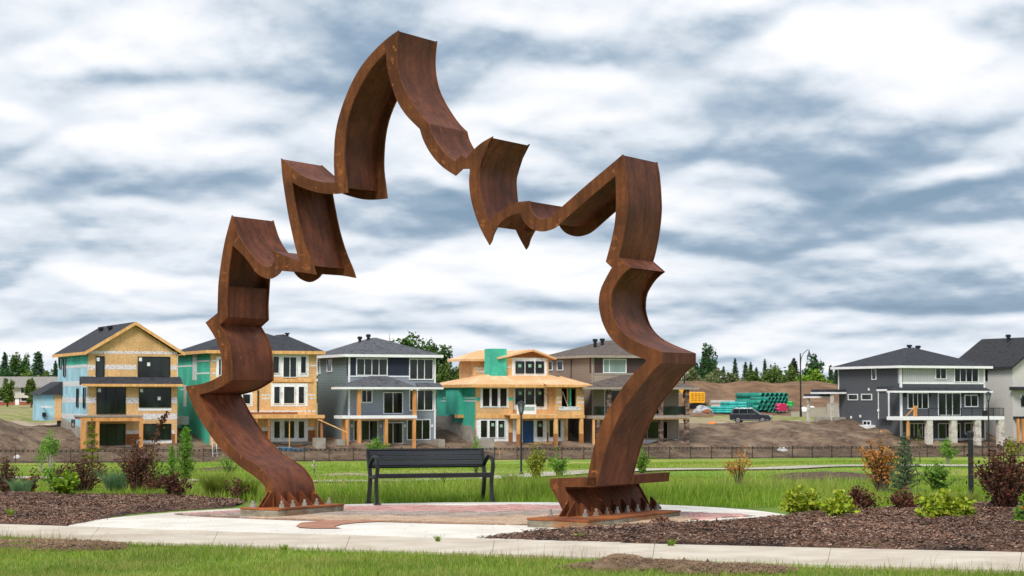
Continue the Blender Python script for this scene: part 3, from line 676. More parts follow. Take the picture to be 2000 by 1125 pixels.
# the ribbon: paired outlines (outer side / inner side), one stretch between corners at a time
SEG = [
 # left leg, foot to knee
 ('left_leg', [(521, 992), (520.5, 964), (516, 949), (498, 931), (466, 909.5), (428, 873), (398.5, 832), (378, 796), (362, 754.4)],
              [(535, 994), (533.7, 958), (525.5, 934), (506, 911.5), (469, 888), (437, 852.6), (407.5, 808.5), (388, 771)], .95),
 ('left_leg', [(362, 754.4), (390, 750.4), (414, 743), (432.4, 732.8)], [(388, 771), (406, 766.4), (427, 758.4), (452.4, 742.4)], .9),
 ('left_leg', [(432.4, 732.8), (432.4, 702), (428.4, 681.6), (418.8, 657.6), (401.2, 630)], [(452.4, 742.4), (452.4, 720), (450, 689.6), (442.8, 660.8), (428.4, 634.4)], .93),
 ('left_leg', [(401.2, 630), (424.6, 611.5)], [(428.4, 634.4), (443.2, 620.8)], .9),
 ('left_leg', [(424.6, 611.5), (425.2, 585), (426.2, 556.9)], [(443.2, 620.8), (442.6, 589), (444.6, 558.1)], .86),
 # upper arch
 ('arch', [(426.2, 556.9), (429, 531.5), (438, 475), (452.5, 420)], [(444.6, 558.1), (446.5, 531.5), (453.8, 479)], .12),
 ('arch', [(452.5, 420), (464.5, 457.5), (482, 486), (503.5, 511), (516, 520), (524, 522.3), (531, 519), (535.5, 511), (535.2, 500), (530.6, 489)],
          [(453.8, 479), (466, 490), (482, 507), (500, 532), (514, 541.8), (526.7, 544.7), (539, 539), (545, 534), (549, 528.5)], .2),
 ('arch', [(530.6, 489), (585.4, 510.5)], [(549, 528.5), (569, 530), (590, 531.5), (617, 536.2)], .2),
 ('arch', [(585.4, 510.5), (576, 480), (564, 425.6), (556.5, 381), (551, 342), (548.6, 309)], [(617, 536.2), (611.2, 518), (596, 480), (583.3, 434.7), (572.9, 381), (569, 355)], .28),
 ('arch', [(548.6, 309), (568.7, 326.8), (586, 340.6), (609, 351), (632, 355.8), (653.8, 356.7)], [(569, 355), (586, 364.7), (609, 372.8), (632, 378), (655, 378.6), (679.5, 376)], .2),
 ('arch', [(653.8, 356.7), (652, 320), (652.5, 296), (654.4, 264), (661.6, 228.4), (677.6, 182), (700.7, 136), (729, 100.4), (757.6, 73.8), (778.2, 59.2)],
          [(679.5, 376), (675.7, 344), (672.8, 318.7), (673, 289), (675.8, 253), (683, 217.8), (697, 182), (718.4, 143), (736, 120), (754, 102)], .28),
 ('arch', [(778.2, 59.2), (775.4, 85), (774.6, 108), (777, 132.4), (784.2, 161), (800, 193), (821.6, 225), (837.6, 241)], [(754, 102), (755.8, 129), (763, 161), (775.3, 196.4), (793, 225), (819.8, 252.3)], .2),
 ('arch', [(837.6, 241), (843, 260.4), (857, 285), (871.3, 301.3), (888.4, 316)], [(819.8, 252.3), (827, 274.7), (843, 303), (864, 326), (889, 343)], .2),
 ('arch', [(888.4, 316), (900.8, 302.6)], [(889, 343), (903.3, 329.8)], .2),
 ('arch', [(900.8, 302.6), (910.6, 309)], [(903.3, 329.8), (917.8, 329.8)], .2),
 ('arch', [(910.6, 309), (921.6, 295.6), (939.3, 279.6), (962.3, 266)], [(917.8, 329.8), (917, 338), (916.3, 346), (916, 353)], .2),
 ('arch', [(962.3, 266), (954, 280), (947, 298), (940, 315.8), (936.4, 332.7), (935.8, 350.7), (939.3, 386), (946.4, 414.7), (955.3, 432.6)],
          [(916, 353), (916.6, 366), (919.8, 389.8), (928.7, 421.8), (941, 452), (955.5, 478.5)], .2),
 ('arch', [(955.3, 432.6), (971.3, 416.4), (989, 404), (1010.4, 395), (1034.8, 392.2)], [(955.5, 478.5), (960.5, 470), (964.2, 457.3), (974.9, 437.8), (989, 425.3), (1004, 418), (1016.5, 415.7)], .2),
 ('arch', [(1034.8, 392.2), (1035.2, 401.7), (1038.5, 412.5), (1045.3, 422), (1057, 428.2), (1067, 427.4), (1080, 419.5), (1099.3, 402)],
          [(1016.5, 415.7), (1021, 429), (1031.8, 443), (1046, 450.2), (1060, 452), (1074.4, 448.6), (1085, 443.6), (1097, 434)], .2),
 ('arch', [(1099.3, 402), (1123.3, 380.7), (1150, 357.3), (1194, 320.4), (1216.4, 301.4)], [(1097, 434), (1114, 418.7), (1136.7, 398.7), (1163, 376), (1202, 343.5)], .2),
 ('arch', [(1216.4, 301.4), (1221.4, 329.8), (1224.3, 368), (1225.2, 400), (1221.3, 440), (1214, 480), (1208, 502)], [(1202, 343.5), (1203, 392), (1201.3, 429.3), (1194.7, 466.7), (1183, 511)], .12),
 ('arch', [(1208, 502), (1231.8, 523)], [(1183, 511), (1194.6, 522.4)], .1),
 # right leg
 ('right_leg', [(1231.8, 523), (1225.8, 527), (1212.4, 540), (1201.8, 556), (1195.4, 570), (1193.2, 590), (1194.4, 606), (1203.2, 632.8), (1222.4, 655.2), (1251.2, 671), (1292.8, 687.2)],
               [(1194.6, 522.4), (1184, 541.6), (1176, 557.6), (1171.6, 570), (1169.2, 590), (1171, 608), (1177.6, 632.8), (1193.6, 661.6), (1216, 680.8), (1238.4, 693.6), (1261, 702)], .9, (.42, .03)),
 ('right_leg', [(1292.8, 687.2), (1292.8, 709)], [(1261, 702), (1261, 707)], .1),
 ('right_leg', [(1292.8, 709), (1276.8, 722.4), (1248, 757.6), (1219, 796), (1196.8, 840.8), (1180.8, 885.6), (1168, 934), (1164.5, 950)],
               [(1261, 707), (1238.4, 728.8), (1212.8, 760.8), (1187, 802.4), (1168, 844), (1155, 895), (1147.4, 933), (1145, 948)], .06),
 # wide Z-shaped foot
 ('foot', [(1166, 932.4), (1140, 932.8), (1100, 933.6), (1074, 934.6)], [(1163, 951.2), (1150, 951.2), (1120, 951.2), (1103.5, 951.2)], .92),
 ('foot', [(1074, 934.6), (1074, 949.6)], [(1103.5, 951.2), (1103.8, 958)], .92),
 ('foot', [(1074, 949.6), (1087, 973), (1106, 1012)], [(1103.8, 958), (1115, 978), (1132, 1012)], .86),
]
def crom(P, n):
    """smooth resample of a traced stretch (ends stay sharp)"""
    P = np.array(P, float)
    if len(P) == 2: return P[0] + (P[1] - P[0]) * np.linspace(0, 1, n)[:, None]
    Q = np.vstack([2 * P[0] - P[1], P, 2 * P[-1] - P[-2]]); res = []
    for i in range(1, len(Q) - 2):
        p0, p1, p2, p3 = Q[i - 1], Q[i], Q[i + 1], Q[i + 2]
        for t in np.linspace(0, 1, 14, endpoint=False):
            res.append(.5 * ((2 * p1) + (-p0 + p2) * t + (2 * p0 - 5 * p1 + 4 * p2 - p3) * t * t + (-p0 + 3 * p1 - 3 * p2 + p3) * t ** 3))
    res.append(P[-1]); res = np.array(res)
    # light smoothing of tracing jitter
    for _ in range(6): res[1:-1] = res[1:-1] * .5 + (res[:-2] + res[2:]) * .25
    d = np.r_[0, np.cumsum(np.hypot(*np.diff(res, axis=0).T))]; q = np.linspace(0, d[-1], n)
    return np.stack([np.interp(q, d, res[:, 0]), np.interp(q, d, res[:, 1])], -1)
sculpt = thing('sculpture', 'giant arch sculpture of bent rust-brown steel bands standing on the round plaza', 'sculpture', S0, -TH)
# width of the foot, from where its far end shows
def foot_width():
    u0, z0 = pl(1163, 951.2); best = None
    for w in np.linspace(1.0, 2.6, 161):
        P = S0 + SU * u0 + SV * w; X = FPX * P.x / P.y + 1000
        if best is None or abs(X - 1304.4) < best[0]: best = (abs(X - 1304.4), w)
    return best[1]
FW = foot_width()
TP = .022
def band(part):
    """front and back flange plates with two webs between them"""
    segs = [s for s in SEG if s[0] == part]; w = FW if part == 'foot' else SW
    fl, ed, wb = (B(), B()), (B(), B()), B()
    for sg in segs:
        o, i, kin = sg[1], sg[2], sg[3]; ko = sg[4] if len(sg) > 4 else (.035, .035)
        n = 22 if max(len(o), len(i)) > 4 else (10 if max(len(o), len(i)) > 2 else 3)
        O = [Vector((p[0], 0, p[1])) for p in (pl(*q) for q in crom(o, n))]; I = [Vector((p[0], 0, p[1])) for p in (pl(*q) for q in crom(i, n))]
        for q2, v0 in enumerate((0.0, w - TP)):
            A = [p + Vector((0, v0, 0)) for p in O]; Bq = [p + Vector((0, v0, 0)) for p in I]
            C = [p + Vector((0, TP, 0)) for p in A]; D = [p + Vector((0, TP, 0)) for p in Bq]
            fl[q2].add(A + Bq, [(k, k + 1, n + k + 1, n + k) for k in range(n - 1)])
            fl[q2].add(C + D, [(n + k, n + k + 1, k + 1, k) for k in range(n - 1)])
            ed[q2].add(A + C, [(n + k, n + k + 1, k + 1, k) for k in range(n - 1)])
            ed[q2].add(Bq + D, [(k, k + 1, n + k + 1, n + k) for k in range(n - 1)])
        for kk in ('o', 'i'):
            P = [a + (b_ - a) * (kin if kk == 'i' else ko[0] + (ko[1] - ko[0]) * min(1, q_ / (n - 1) / .62)) + Vector((0, TP * .5, 0)) for q_, (a, b_) in enumerate(zip(O, I))]
            Q = [p + Vector((0, w - TP, 0)) for p in P]
            wb.add(P + Q, [(k, k + 1, n + k + 1, n + k) for k in range(n - 1)])
    return fl, ed, wb
SP = {}
for part in ('left_leg', 'arch', 'right_leg', 'foot'):
    fl, ed, wb = band(part)
    # closing plates at the ends of the band
    segs = [s for s in SEG if s[0] == part]; w = FW if part == 'foot' else SW
    for s_, e in ((segs[0], 0), (segs[-1], -1)):
        a, c = pl(*s_[1][e]), pl(*s_[2][e])
        wb.add([(a[0], TP, a[1]), (c[0], TP, c[1]), (c[0], w - TP, c[1]), (a[0], w - TP, a[1])], [(0, 1, 2, 3)])
    o = wb.obj({'left_leg': 'left_leg', 'arch': 'arch_band', 'right_leg': 'right_leg', 'foot': 'foot'}[part], m_rustW if part != 'foot' else m_rustD, sculpt)
    for p in o.data.polygons: p.use_smooth = True
    o.data.update()
    try: o.data.set_sharp_from_angle(angle=R(28))
    except Exception: pass
    for q2 in range(2):
        f_ = fl[q2].obj('flange', m_rustF, o); e_ = ed[q2].obj('flange_edge', m_rustE, o)
    SP[part] = o

# ground-down weld patches at the joints of the front flange
m_weld = M('weld_patch', S(100, 58, 29), S(138, 82, 40), .75, 22, 6, bump=.4, bscale=60)
def weld(px, py, ln, wd, ang, part):
    u0, z0 = pl(px, py); k = 23.5 / FPX * 1.05; r = random.Random(int(px * 7 + py)); P = []
    for i in range(18):
        q = 2 * math.pi * i / 18; w_ = r.uniform(.5, 1.25); x, y = ln * .5 * math.cos(q) * w_ * k, wd * .5 * math.sin(q) * w_ * k; a = R(ang)
        P.append((u0 + x * math.cos(a) - y * math.sin(a), z0 + x * math.sin(a) + y * math.cos(a)))
    b = B(); b.add([(p[0], -.0022, p[1]) for p in P], [tuple(range(len(P)))]); b.obj('weld_patch', m_weld, SP[part])
for q in ((462, 468, 20, 7, 48, 'arch'), (437, 533, 14, 8, 0, 'arch'), (436, 547, 16, 6, 0, 'arch'), (493, 514, 9, 6, 40, 'arch'), (499, 526, 9, 5, 60, 'arch'), (543, 500, 10, 6, 10, 'arch'), (541, 523, 14, 6, 20, 'arch'), (592, 499, 20, 7, -4, 'arch'), (600, 524, 26, 9, -8, 'arch'), (583, 454, 5, 14, 14, 'arch'),
          (575, 345, 12, 18, 60, 'arch'), (617, 367, 6, 7, 0, 'arch'), (662, 301, 16, 7, 8, 'arch'), (660, 323, 14, 7, -4, 'arch'), (667, 362, 26, 9, -48, 'arch'), (767, 117, 8, 16, 0, 'arch'), (749, 94, 6, 14, 30, 'arch'), (849, 294, 16, 7, -10, 'arch'), (866, 317, 14, 8, -40, 'arch'), (932, 415, 8, 8, 0, 'arch'), (943, 437, 14, 20, -20, 'arch'),
          (1199, 335, 8, 20, 34, 'arch'), (1201, 465, 14, 9, -30, 'arch'), (1199, 486, 16, 8, -6, 'arch'), (1192, 511, 14, 10, 0, 'arch'), (1213, 515, 14, 8, 20, 'arch'), (1094, 430, 8, 8, 30, 'arch'),
          (415, 631, 14, 10, 40, 'left_leg'), (428, 650, 7, 22, 20, 'left_leg'), (433, 672, 16, 6, 0, 'left_leg'), (441, 692, 10, 24, 8, 'left_leg'), (372, 764, 8, 8, 0, 'left_leg'), (1086, 950, 14, 16, 0, 'foot')): weld(*q)
# footings: grout pad, base plate, gussets, anchor bolts
m_grout = M('footing_concrete', S(112, 106, 92), S(158, 150, 132), .95, 5, 8, (1, 1, 2.5), .5, 30, c3=S(150, 96, 48), s3=.62)
m_plate = M('base_plate', S(138, 80, 44), S(170, 100, 52), .75, 5, 7, bump=.3, bscale=40, c3=S(104, 58, 36), s3=.58)
m_galv = M('galvanised', S(138, 134, 126), S(172, 168, 160), .6, 14, 3, metal=.3, c3=S(140, 96, 62), s3=.62)
def hexa(b, u, v, z0, z1, r): b.add([(u + r * math.cos(k * math.pi / 3), v + r * math.sin(k * math.pi / 3), z) for z in (z0, z1) for k in range(6)],
                                    [(5, 4, 3, 2, 1, 0), (6, 7, 8, 9, 10, 11)] + [(k, (k + 1) % 6, 6 + (k + 1) % 6, 6 + k) for k in range(6)])
def anchor(u, v, z):
    b = B(); hexa(b, u, v, z, z + .04, .034); o = b.obj('bolt_nut', m_galv, sculpt)
    c = B(); c.lathe([(.017, .0), (.017, .078), (.014, .082)], (u, v, z), 10); c.obj('stud', m_galv, o, smooth=False)
    b2 = B(); b2.lathe([(.045, 0), (.045, .006)], (u, v, z + .0005), 12); b2.obj('washer', m_galv, o)
def gusset(p, d, L, hh, z, t=.016):
    """triangular plate standing on the base plate: from p out along d (u,v)"""
    d = Vector((d[0], d[1], 0)).normalized(); n = Vector((-d.y, d.x, 0)) * t / 2; p = Vector((p[0], p[1], z))
    b = B(); tri = [p, p + d * L, p + d * L + Vector((0, 0, .02)), p + d * .02 + Vector((0, 0, hh)), p + Vector((0, 0, hh))]
    b.add([q - n for q in tri] + [q + n for q in tri], [(4, 3, 2, 1, 0), (5, 6, 7, 8, 9)] + [(i, (i + 1) % 5, 5 + (i + 1) % 5, 5 + i) for i in range(5)])
    b.obj('gusset', m_rustD, sculpt)
# left footing
ZL = pl(531, 990)[1]
uA, uB = gl(457.6, 991.8, ZL)[0], gl(544, 993.7, ZL)[0]; vA = gl(544, 993.7, ZL)[1]; vB = gl(677.3, 984, ZL)[1]
def footing(u0, u1, v0, v1, z, bott):
    B().box(u0 + .004, u1 - .004, v0 + .004, v1 - .004, bott, z - .024).obj('grout_pad', m_grout, sculpt, bevel=.012)
    B().box(u0, u1, v0, v1, z - .0238, z).obj('base_plate', m_plate, sculpt, bevel=.004)
footing(uA, uB, vA, vB, ZL, GZ(-3) - .1)
ul0, ul1 = pl(521, 985)[0], pl(535, 985)[0]
print('left foot', uA, uB, vA, vB, ZL, ul0, ul1, 'FW', FW)
for k, v in enumerate((.06, .28, .54, .80)): gusset((ul1, v), (1, 0), .20, .19, ZL)
gusset((ul0 + .03, 0), (0, -1), .2, .19, ZL); gusset((ul1 - .03, 0), (0, -1), .2, .19, ZL)
for v in (-.06, .17, .42, .68, .95): anchor(ul1 + .17, v, ZL)
anchor(ul0 - .12, -.14, ZL); anchor((ul0 + ul1) / 2 - .1, -.22, ZL)
# right footing
ZR = pl(1122, 1008)[1]
uC, uD = gl(1042, 1010.4, ZR)[0], gl(1148.4, 1016, ZR)[0]; vC = gl(1148.4, 1016, ZR)[1]; vD = gl(1338, 996.8, ZR)[1]
print('right foot', uC, uD, vC, vD, ZR, GZ(.9))
footing(uC, uD, vC, vD, ZR, GZ(1) - .12)
ur0, ur1 = pl(1104, 1007)[0], pl(1129.5, 1007)[0]
for k in range(8): gusset((ur1, .05 + k * (FW - .1) / 7), (1, 0), .15, .15, ZR)
gusset((ur0 + .04, 0), (0, -1), .2, .17, ZR); gusset((ur1 - .04, 0), (0, -1), .2, .17, ZR)
for k in range(8): anchor(ur1 + .12, -.05 + k * (FW + .05) / 7.4, ZR)
anchor(ur0 - .13, -.12, ZR)

# ================================================================== bench
m_iron = M('bench_black', S(22, 22, 25), S(32, 32, 36), .42, 12, 4, spec=.5)
m_slat = M('bench_slat', S(52, 56, 62), S(64, 68, 75), .5, 2.5, 6, (.4, 8, 8), .15, 30, spec=.4)
BR = R(19); pL = on_g(736, 986.4); bench = thing('park_bench', 'black metal slatted park bench with looped arms at the back of the plaza', 'bench', (pL.x, pL.y, GZ(pL.x) + .03), BR)
BL = 1.70
def frame_part(x):
    f = B(); sd_ = (1, 0, 0)
    # front leg rising into the looped arm, y = depth (front 0, back +)
    arm = [(x, -.015, 0), (x, .0, .06), (x, .03, .2), (x, .035, .32), (x, .0, .42), (x, -.035, .52), (x, -.015, .60), (x, .04, .655), (x, .12, .668), (x, .22, .64), (x, .32, .585), (x, .40, .52)]
    f.ribbon(crv(arm), sd_, .052, .036)
    back = [(x, .46, 0), (x, .43, .08), (x, .385, .22), (x, .36, .36), (x, .40, .50), (x, .45, .64), (x, .485, .765)]
    f.ribbon(crv(back), sd_, .055, .042)
    f.ribbon(crv([(x, .0, .40), (x, .1, .385), (x, .22, .37), (x, .36, .39)]), sd_, .05, .035)
    o = f.obj('end_frame', m_iron, bench, bevel=.006)
    for y in (-.02, .465):
        B().box(x - .045, x + .045, y - .045, y + .04, 0, .025).obj('foot_pad', m_iron, o, bevel=.006)
def crv(P, n=26):
    P = np.array(P, float); Q = np.vstack([2 * P[0] - P[1], P, 2 * P[-1] - P[-2]]); res = []
    for i in range(1, len(Q) - 2):
        p0, p1, p2, p3 = Q[i - 1], Q[i], Q[i + 1], Q[i + 2]
        for t in np.linspace(0, 1, 5, endpoint=False): res.append(.5 * ((2 * p1) + (-p0 + p2) * t + (2 * p0 - 5 * p1 + 4 * p2 - p3) * t * t + (-p0 + 3 * p1 - 3 * p2 + p3) * t ** 3))
    res.append(P[-1]); return [tuple(p) for p in res]
frame_part(0); frame_part(BL)
def slat(y, z, w, t, ang, nm='slat', mt=None):
    b = B(); c, s_ = math.cos(ang), math.sin(ang); pts = []
    for x in (.02, BL - .02):
        for a, d in ((-w / 2, -t / 2), (w / 2, -t / 2), (w / 2, t / 2), (-w / 2, t / 2)): pts.append((x, y + a * c - d * s_, z + a * s_ + d * c))
    b.add(pts, [(0, 1, 2, 3), (7, 6, 5, 4), (0, 4, 5, 1), (1, 5, 6, 2), (2, 6, 7, 3), (3, 7, 4, 0)]); return b.obj(nm, mt or m_slat, bench, bevel=.005)
for y, z in ((.015, .415), (.10, .405), (.19, .396), (.28, .392)): slat(y, z, .078, .035, R(-5))
B().box(.02, BL - .02, -.045, -.02, .37, .43).obj('front_rail', m_iron, bench, bevel=.008)
for k, (y, z) in enumerate(((.418, .565), (.438, .635), (.458, .705))): slat(y, z, .066, .03, R(74))
B().tube([(.02, .405, .515), (BL - .02, .405, .515)], .019, 8).obj('back_rail', m_iron, bench); B().tube([(.02, .472, .752), (BL - .02, .472, .752)], .015, 8).obj('back_rail', m_iron, bench)

# ================================================================== bollard and lamps
m_post = M('post_black', S(24, 25, 28), S(34, 35, 39), .45, 6, 3, spec=.45)
def bollard(px, py, h, label):
    p = on_g(px, py, 0); o = thing('bollard', label, 'bollard', (p.x, p.y, GZ(p.x)))
    B().lathe([(.05, -.05), (.05, .02), (.036, .03), (.036, h - .12)], n=20).obj('shaft', m_post, o, smooth=False)
    B().lathe([(.034, h - .12), (.034, h - .09)], n=20).obj('light_lens', M('lens_dark', S(60, 62, 64), S(80, 82, 84), .3), o)
    B().lathe([(.044, h - .09), (.046, h - .03), (.043, h - .012), (.015, h)], n=20).obj('cap', m_post, o)
bollard(1897, 986, 1.0, 'black cylindrical bollard light beside the tall dark red shrub')
m_lens = M('lamp_glass', S(110, 120, 122), S(140, 148, 150), .25, 5)
def path_lamp(p, h, label, lean=0):
    o = thing('path_lamp', label, 'lamp', p)
    B().lathe([(.09, -.2), (.09, .12), (.06, .18), (.045, .2), (.04, h - .62)], n=12).obj('pole', m_post, o)
    b = B(); b.lathe([(.05, h - .62), (.09, h - .58), (.06, h - .54)], n=12); b.obj('collar', m_post, o)
    b = B(); b.lathe([(.07, h - .54), (.12, h - .30), (.14, h - .18)], n=10); g = b.obj('lantern_glass', m_lens, o)
    b = B()
    for k in range(6):
        q = k * math.pi / 3; b.tube([(.075 * math.cos(q), .075 * math.sin(q), h - .55), (.15 * math.cos(q), .15 * math.sin(q), h - .17)], .012, 5)
    b.obj('cage_bar', m_post, o)
    B().lathe([(.21, h - .19), (.19, h - .15), (.10, h - .07), (.03, h - .04), (.02, h)], n=14).obj('cap', m_post, o)
pL1 = gp(1018, 930); path_lamp(pL1, 3.0 * pL1.y / 80 if pL1.y < 200 else 3, 'slim black path lamp standing in front of the bare plywood house')
q = gp(1932, 909); hh = (909 - 765) / FPX * q.y; path_lamp(q, hh, 'slim black path lamp in front of the dark grey house, by the dark red shrub')
print('lamps', pL1, q, hh)

# ================================================================== fence along the lots
m_fence = M('fence_bronze', S(40, 36, 34), S(52, 47, 44), .5, 5, 3)
def fence():
    o = thing('metal_fence', 'long black metal picket fence between the park lawn and the building lots', 'fence', (0, 0, 0))
    s0, s1, sp = -58.0, 66.0, 2.44; n = int((s1 - s0) / sp); hp = 1.22
    P = [(xy(s0 + i * sp, 0), 0) for i in range(n + 1)]
    zs = [H(*p[0]) for p in P]; zs = np.convolve(np.pad(zs, 2, 'edge'), np.ones(5) / 5, 'valid')
    me = B().box(-.035, .035, -.035, .035, -.25, hp + .05).lathe([(.05, hp + .05), (.05, hp + .09), (.01, hp + .13)], n=6).mesh('post'); me.materials.append(m_fence)
    pick = B(); tri = 0
    for i in range(n + 1):
        c = bpy.data.objects.new('post', me); COL.objects.link(c); c.parent = o; c.location = (P[i][0][0], P[i][0][1], zs[i]); c.rotation_euler = (0, 0, ALF)
        if i == n: break
        a, b_ = Vector((*P[i][0], zs[i])), Vector((*P[i + 1][0], zs[i + 1])); r = B()
        for z in (.12, hp - .2, hp - .04):
            for q in (0,):
                d = Vector((0, 0, .02)); nrm = Vector((SA, -CA, 0)) * .02
                r.add([a + Vector((0, 0, z)) - d - nrm, b_ + Vector((0, 0, z)) - d - nrm, b_ + Vector((0, 0, z)) + d - nrm, a + Vector((0, 0, z)) + d - nrm,
                       a + Vector((0, 0, z)) - d + nrm, b_ + Vector((0, 0, z)) - d + nrm, b_ + Vector((0, 0, z)) + d + nrm, a + Vector((0, 0, z)) + d + nrm],
                      [(0, 1, 2, 3), (7, 6, 5, 4), (3, 2, 6, 7), (4, 5, 1, 0), (0, 3, 7, 4), (1, 5, 6, 2)])
        r.obj('rail', m_fence, o)
        for k in range(1, 21):
            p = a.lerp(b_, k / 21); w = .015
            pick.add([p + Vector((-w, 0, .06)), p + Vector((w, 0, .06)), p + Vector((w, 0, hp)), p + Vector((-w, 0, hp)), p + Vector((0, w * 1.6, .06)), p + Vector((0, w * 1.6, hp))],
                     [(0, 1, 2, 3), (1, 4, 5, 2), (4, 0, 3, 5), (3, 2, 5)])
        # short ring row under the top rail
        if i % 1 == 0:
            for k in range(1, 21, 4):
                p = a.lerp(b_, (k + .5) / 21); pick.add([p + Vector((-.045, 0, hp - .19)), p + Vector((.045, 0, hp - .19)), p + Vector((.045, 0, hp - .05)), p + Vector((-.045, 0, hp - .05))], [(0, 1, 2, 3)])
    pick.obj('pickets', m_fence, o, kind='stuff')
fence()

# ================================================================== houses
def board(name, c1, c2, seam):
    """strand board: flaky grain, sheets of slightly different tone with dark joints"""
    m, t, b = new_mat(name); nn, L = t.nodes, t.links; MATS[name] = m
    tcn = nn.new('ShaderNodeTexCoord'); sp = nn.new('ShaderNodeSeparateXYZ'); L.new(tcn.outputs['Object'], sp.inputs[0])
    ad = nn.new('ShaderNodeMath'); ad.operation = 'ADD'; L.new(sp.outputs[0], ad.inputs[0]); L.new(sp.outputs[1], ad.inputs[1])
    cb = nn.new('ShaderNodeCombineXYZ'); L.new(ad.outputs[0], cb.inputs[0]); L.new(sp.outputs[2], cb.inputs[1])
    br = nn.new('ShaderNodeTexBrick'); L.new(cb.outputs[0], br.inputs['Vector']); br.inputs['Scale'].default_value = 1; br.inputs['Brick Width'].default_value = 1.22; br.inputs['Row Height'].default_value = 2.44; br.inputs['Mortar Size'].default_value = .012; br.inputs['Bias'].default_value = 0
    br.inputs['Color1'].default_value = (.82, .82, .80, 1); br.inputs['Color2'].default_value = (1.08, 1.06, 1.02, 1); br.inputs['Mortar'].default_value = seam
    no = nn.new('ShaderNodeTexNoise'); no.inputs['Scale'].default_value = 7; no.inputs['Detail'].default_value = 8; no.inputs['Roughness'].default_value = .65; L.new(tcn.outputs['Object'], no.inputs['Vector'])
    rp = nn.new('ShaderNodeValToRGB'); rp.color_ramp.elements[0].position = .34; rp.color_ramp.elements[1].position = .66; rp.color_ramp.elements[0].color = c1; rp.color_ramp.elements[1].color = c2; L.new(no.outputs['Fac'], rp.inputs[0])
    n2 = nn.new('ShaderNodeTexNoise'); n2.inputs['Scale'].default_value = .6; n2.inputs['Detail'].default_value = 6; L.new(tcn.outputs['Object'], n2.inputs['Vector'])
    r2 = nn.new('ShaderNodeValToRGB'); r2.color_ramp.elements[0].position = .35; r2.color_ramp.elements[1].position = .65; r2.color_ramp.elements[0].color = (.84, .82, .78, 1); r2.color_ramp.elements[1].color = (1.06, 1.05, 1.04, 1); L.new(n2.outputs['Fac'], r2.inputs[0])
    m1 = nn.new('ShaderNodeMixRGB'); m1.blend_type = 'MULTIPLY'; m1.inputs[0].default_value = 1; L.new(rp.outputs[0], m1.inputs[1]); L.new(br.outputs[0], m1.inputs[2])
    m2 = nn.new('ShaderNodeMixRGB'); m2.blend_type = 'MULTIPLY'; m2.inputs[0].default_value = 1; L.new(m1.outputs[0], m2.inputs[1]); L.new(r2.outputs[0], m2.inputs[2])
    L.new(m2.outputs[0], b.inputs['Base Color']); b.inputs['Roughness'].default_value = .85; return m
m_osb = board('osb_board', S(200, 154, 104), S(240, 202, 152), (.62, .56, .5, 1))
m_osbd = M('osb_board_brown', S(124, 78, 46), S(158, 104, 64), .85, 6, 6)  # darker reddish-brown board tone
m_ply = M('plywood', S(214, 172, 132), S(236, 198, 160), .85, 1.5, 6, c3=S(214, 168, 122), s3=.5)
m_lumber = M('lumber', S(206, 152, 92), S(230, 182, 124), .8, 3, 5, (1, 1, .3))
m_lumberd = M('lumber_treated', S(140, 92, 56), S(176, 122, 78), .8, 3, 5, (1, 1, .3))
m_cedar = M('cedar_post', S(190, 130, 74), S(216, 158, 100), .75, 3, 5, (1, 1, .2))
m_teal = board('sheathing_green', S(54, 176, 156), S(82, 206, 186), (.8, .86, .84, 1))
m_cyan = board('sheathing_blue', S(146, 198, 224), S(176, 220, 240), (.84, .88, .9, 1))
m_wrap = M('house_wrap', S(214, 216, 220), S(238, 240, 243), .6, 5, 3, c3=S(178, 182, 190), s3=.66)
m_white = M('white_trim', S(228, 230, 234), S(240, 241, 244), .6, 2, 4)
m_blackv = M('black_frame', S(24, 26, 28), S(34, 36, 40), .5, 5)
m_glass = M('window_glass', S(10, 15, 15), S(46, 56, 56), .04, .55, 2, (1, 1, .6), spec=.35, lo=.42, hi=.75)  # paler patches in the colour stand in for faint reflections
m_void = M('interior_shade', S(22, 18, 15), S(40, 32, 25), .9, .8, 3)  # near-black colour stands in for the shade inside open rooms
m_conc = M('foundation', S(140, 134, 124), S(166, 160, 150), .9, 1.5, 7, bump=.2)
def shingle(name, a, b_): return M(name, a, b_, .95, 7, 3, (1, 1, 2.2), .4, 24, c3=tuple(x * .8 for x in a[:3]) + (1,), s3=.6)
m_rfblack = shingle('shingle_black', S(44, 45, 49), S(60, 61, 66)); m_rfgrey = shingle('shingle_grey', S(70, 72, 78), S(104, 106, 112)); m_rfbrown = shingle('shingle_brown', S(82, 74, 70), S(112, 102, 97)); m_rfdark = shingle('shingle_dark', S(48, 50, 56), S(66, 68, 75))
m_deckgrey = M('deck_membrane', S(128, 128, 130), S(150, 150, 152), .8, 2)
m_stone = M('stone_white', S(176, 170, 160), S(222, 218, 210), .9, 5, 3, (1, 1, 2), .6, 9, c3=S(150, 146, 140), s3=.6)
m_stoneb = M('stone_brown', S(92, 72, 64), S(172, 146, 130), .9, 6, 2, (1, 1, 2.5), .6, 9, c3=S(74, 60, 56), s3=.5)
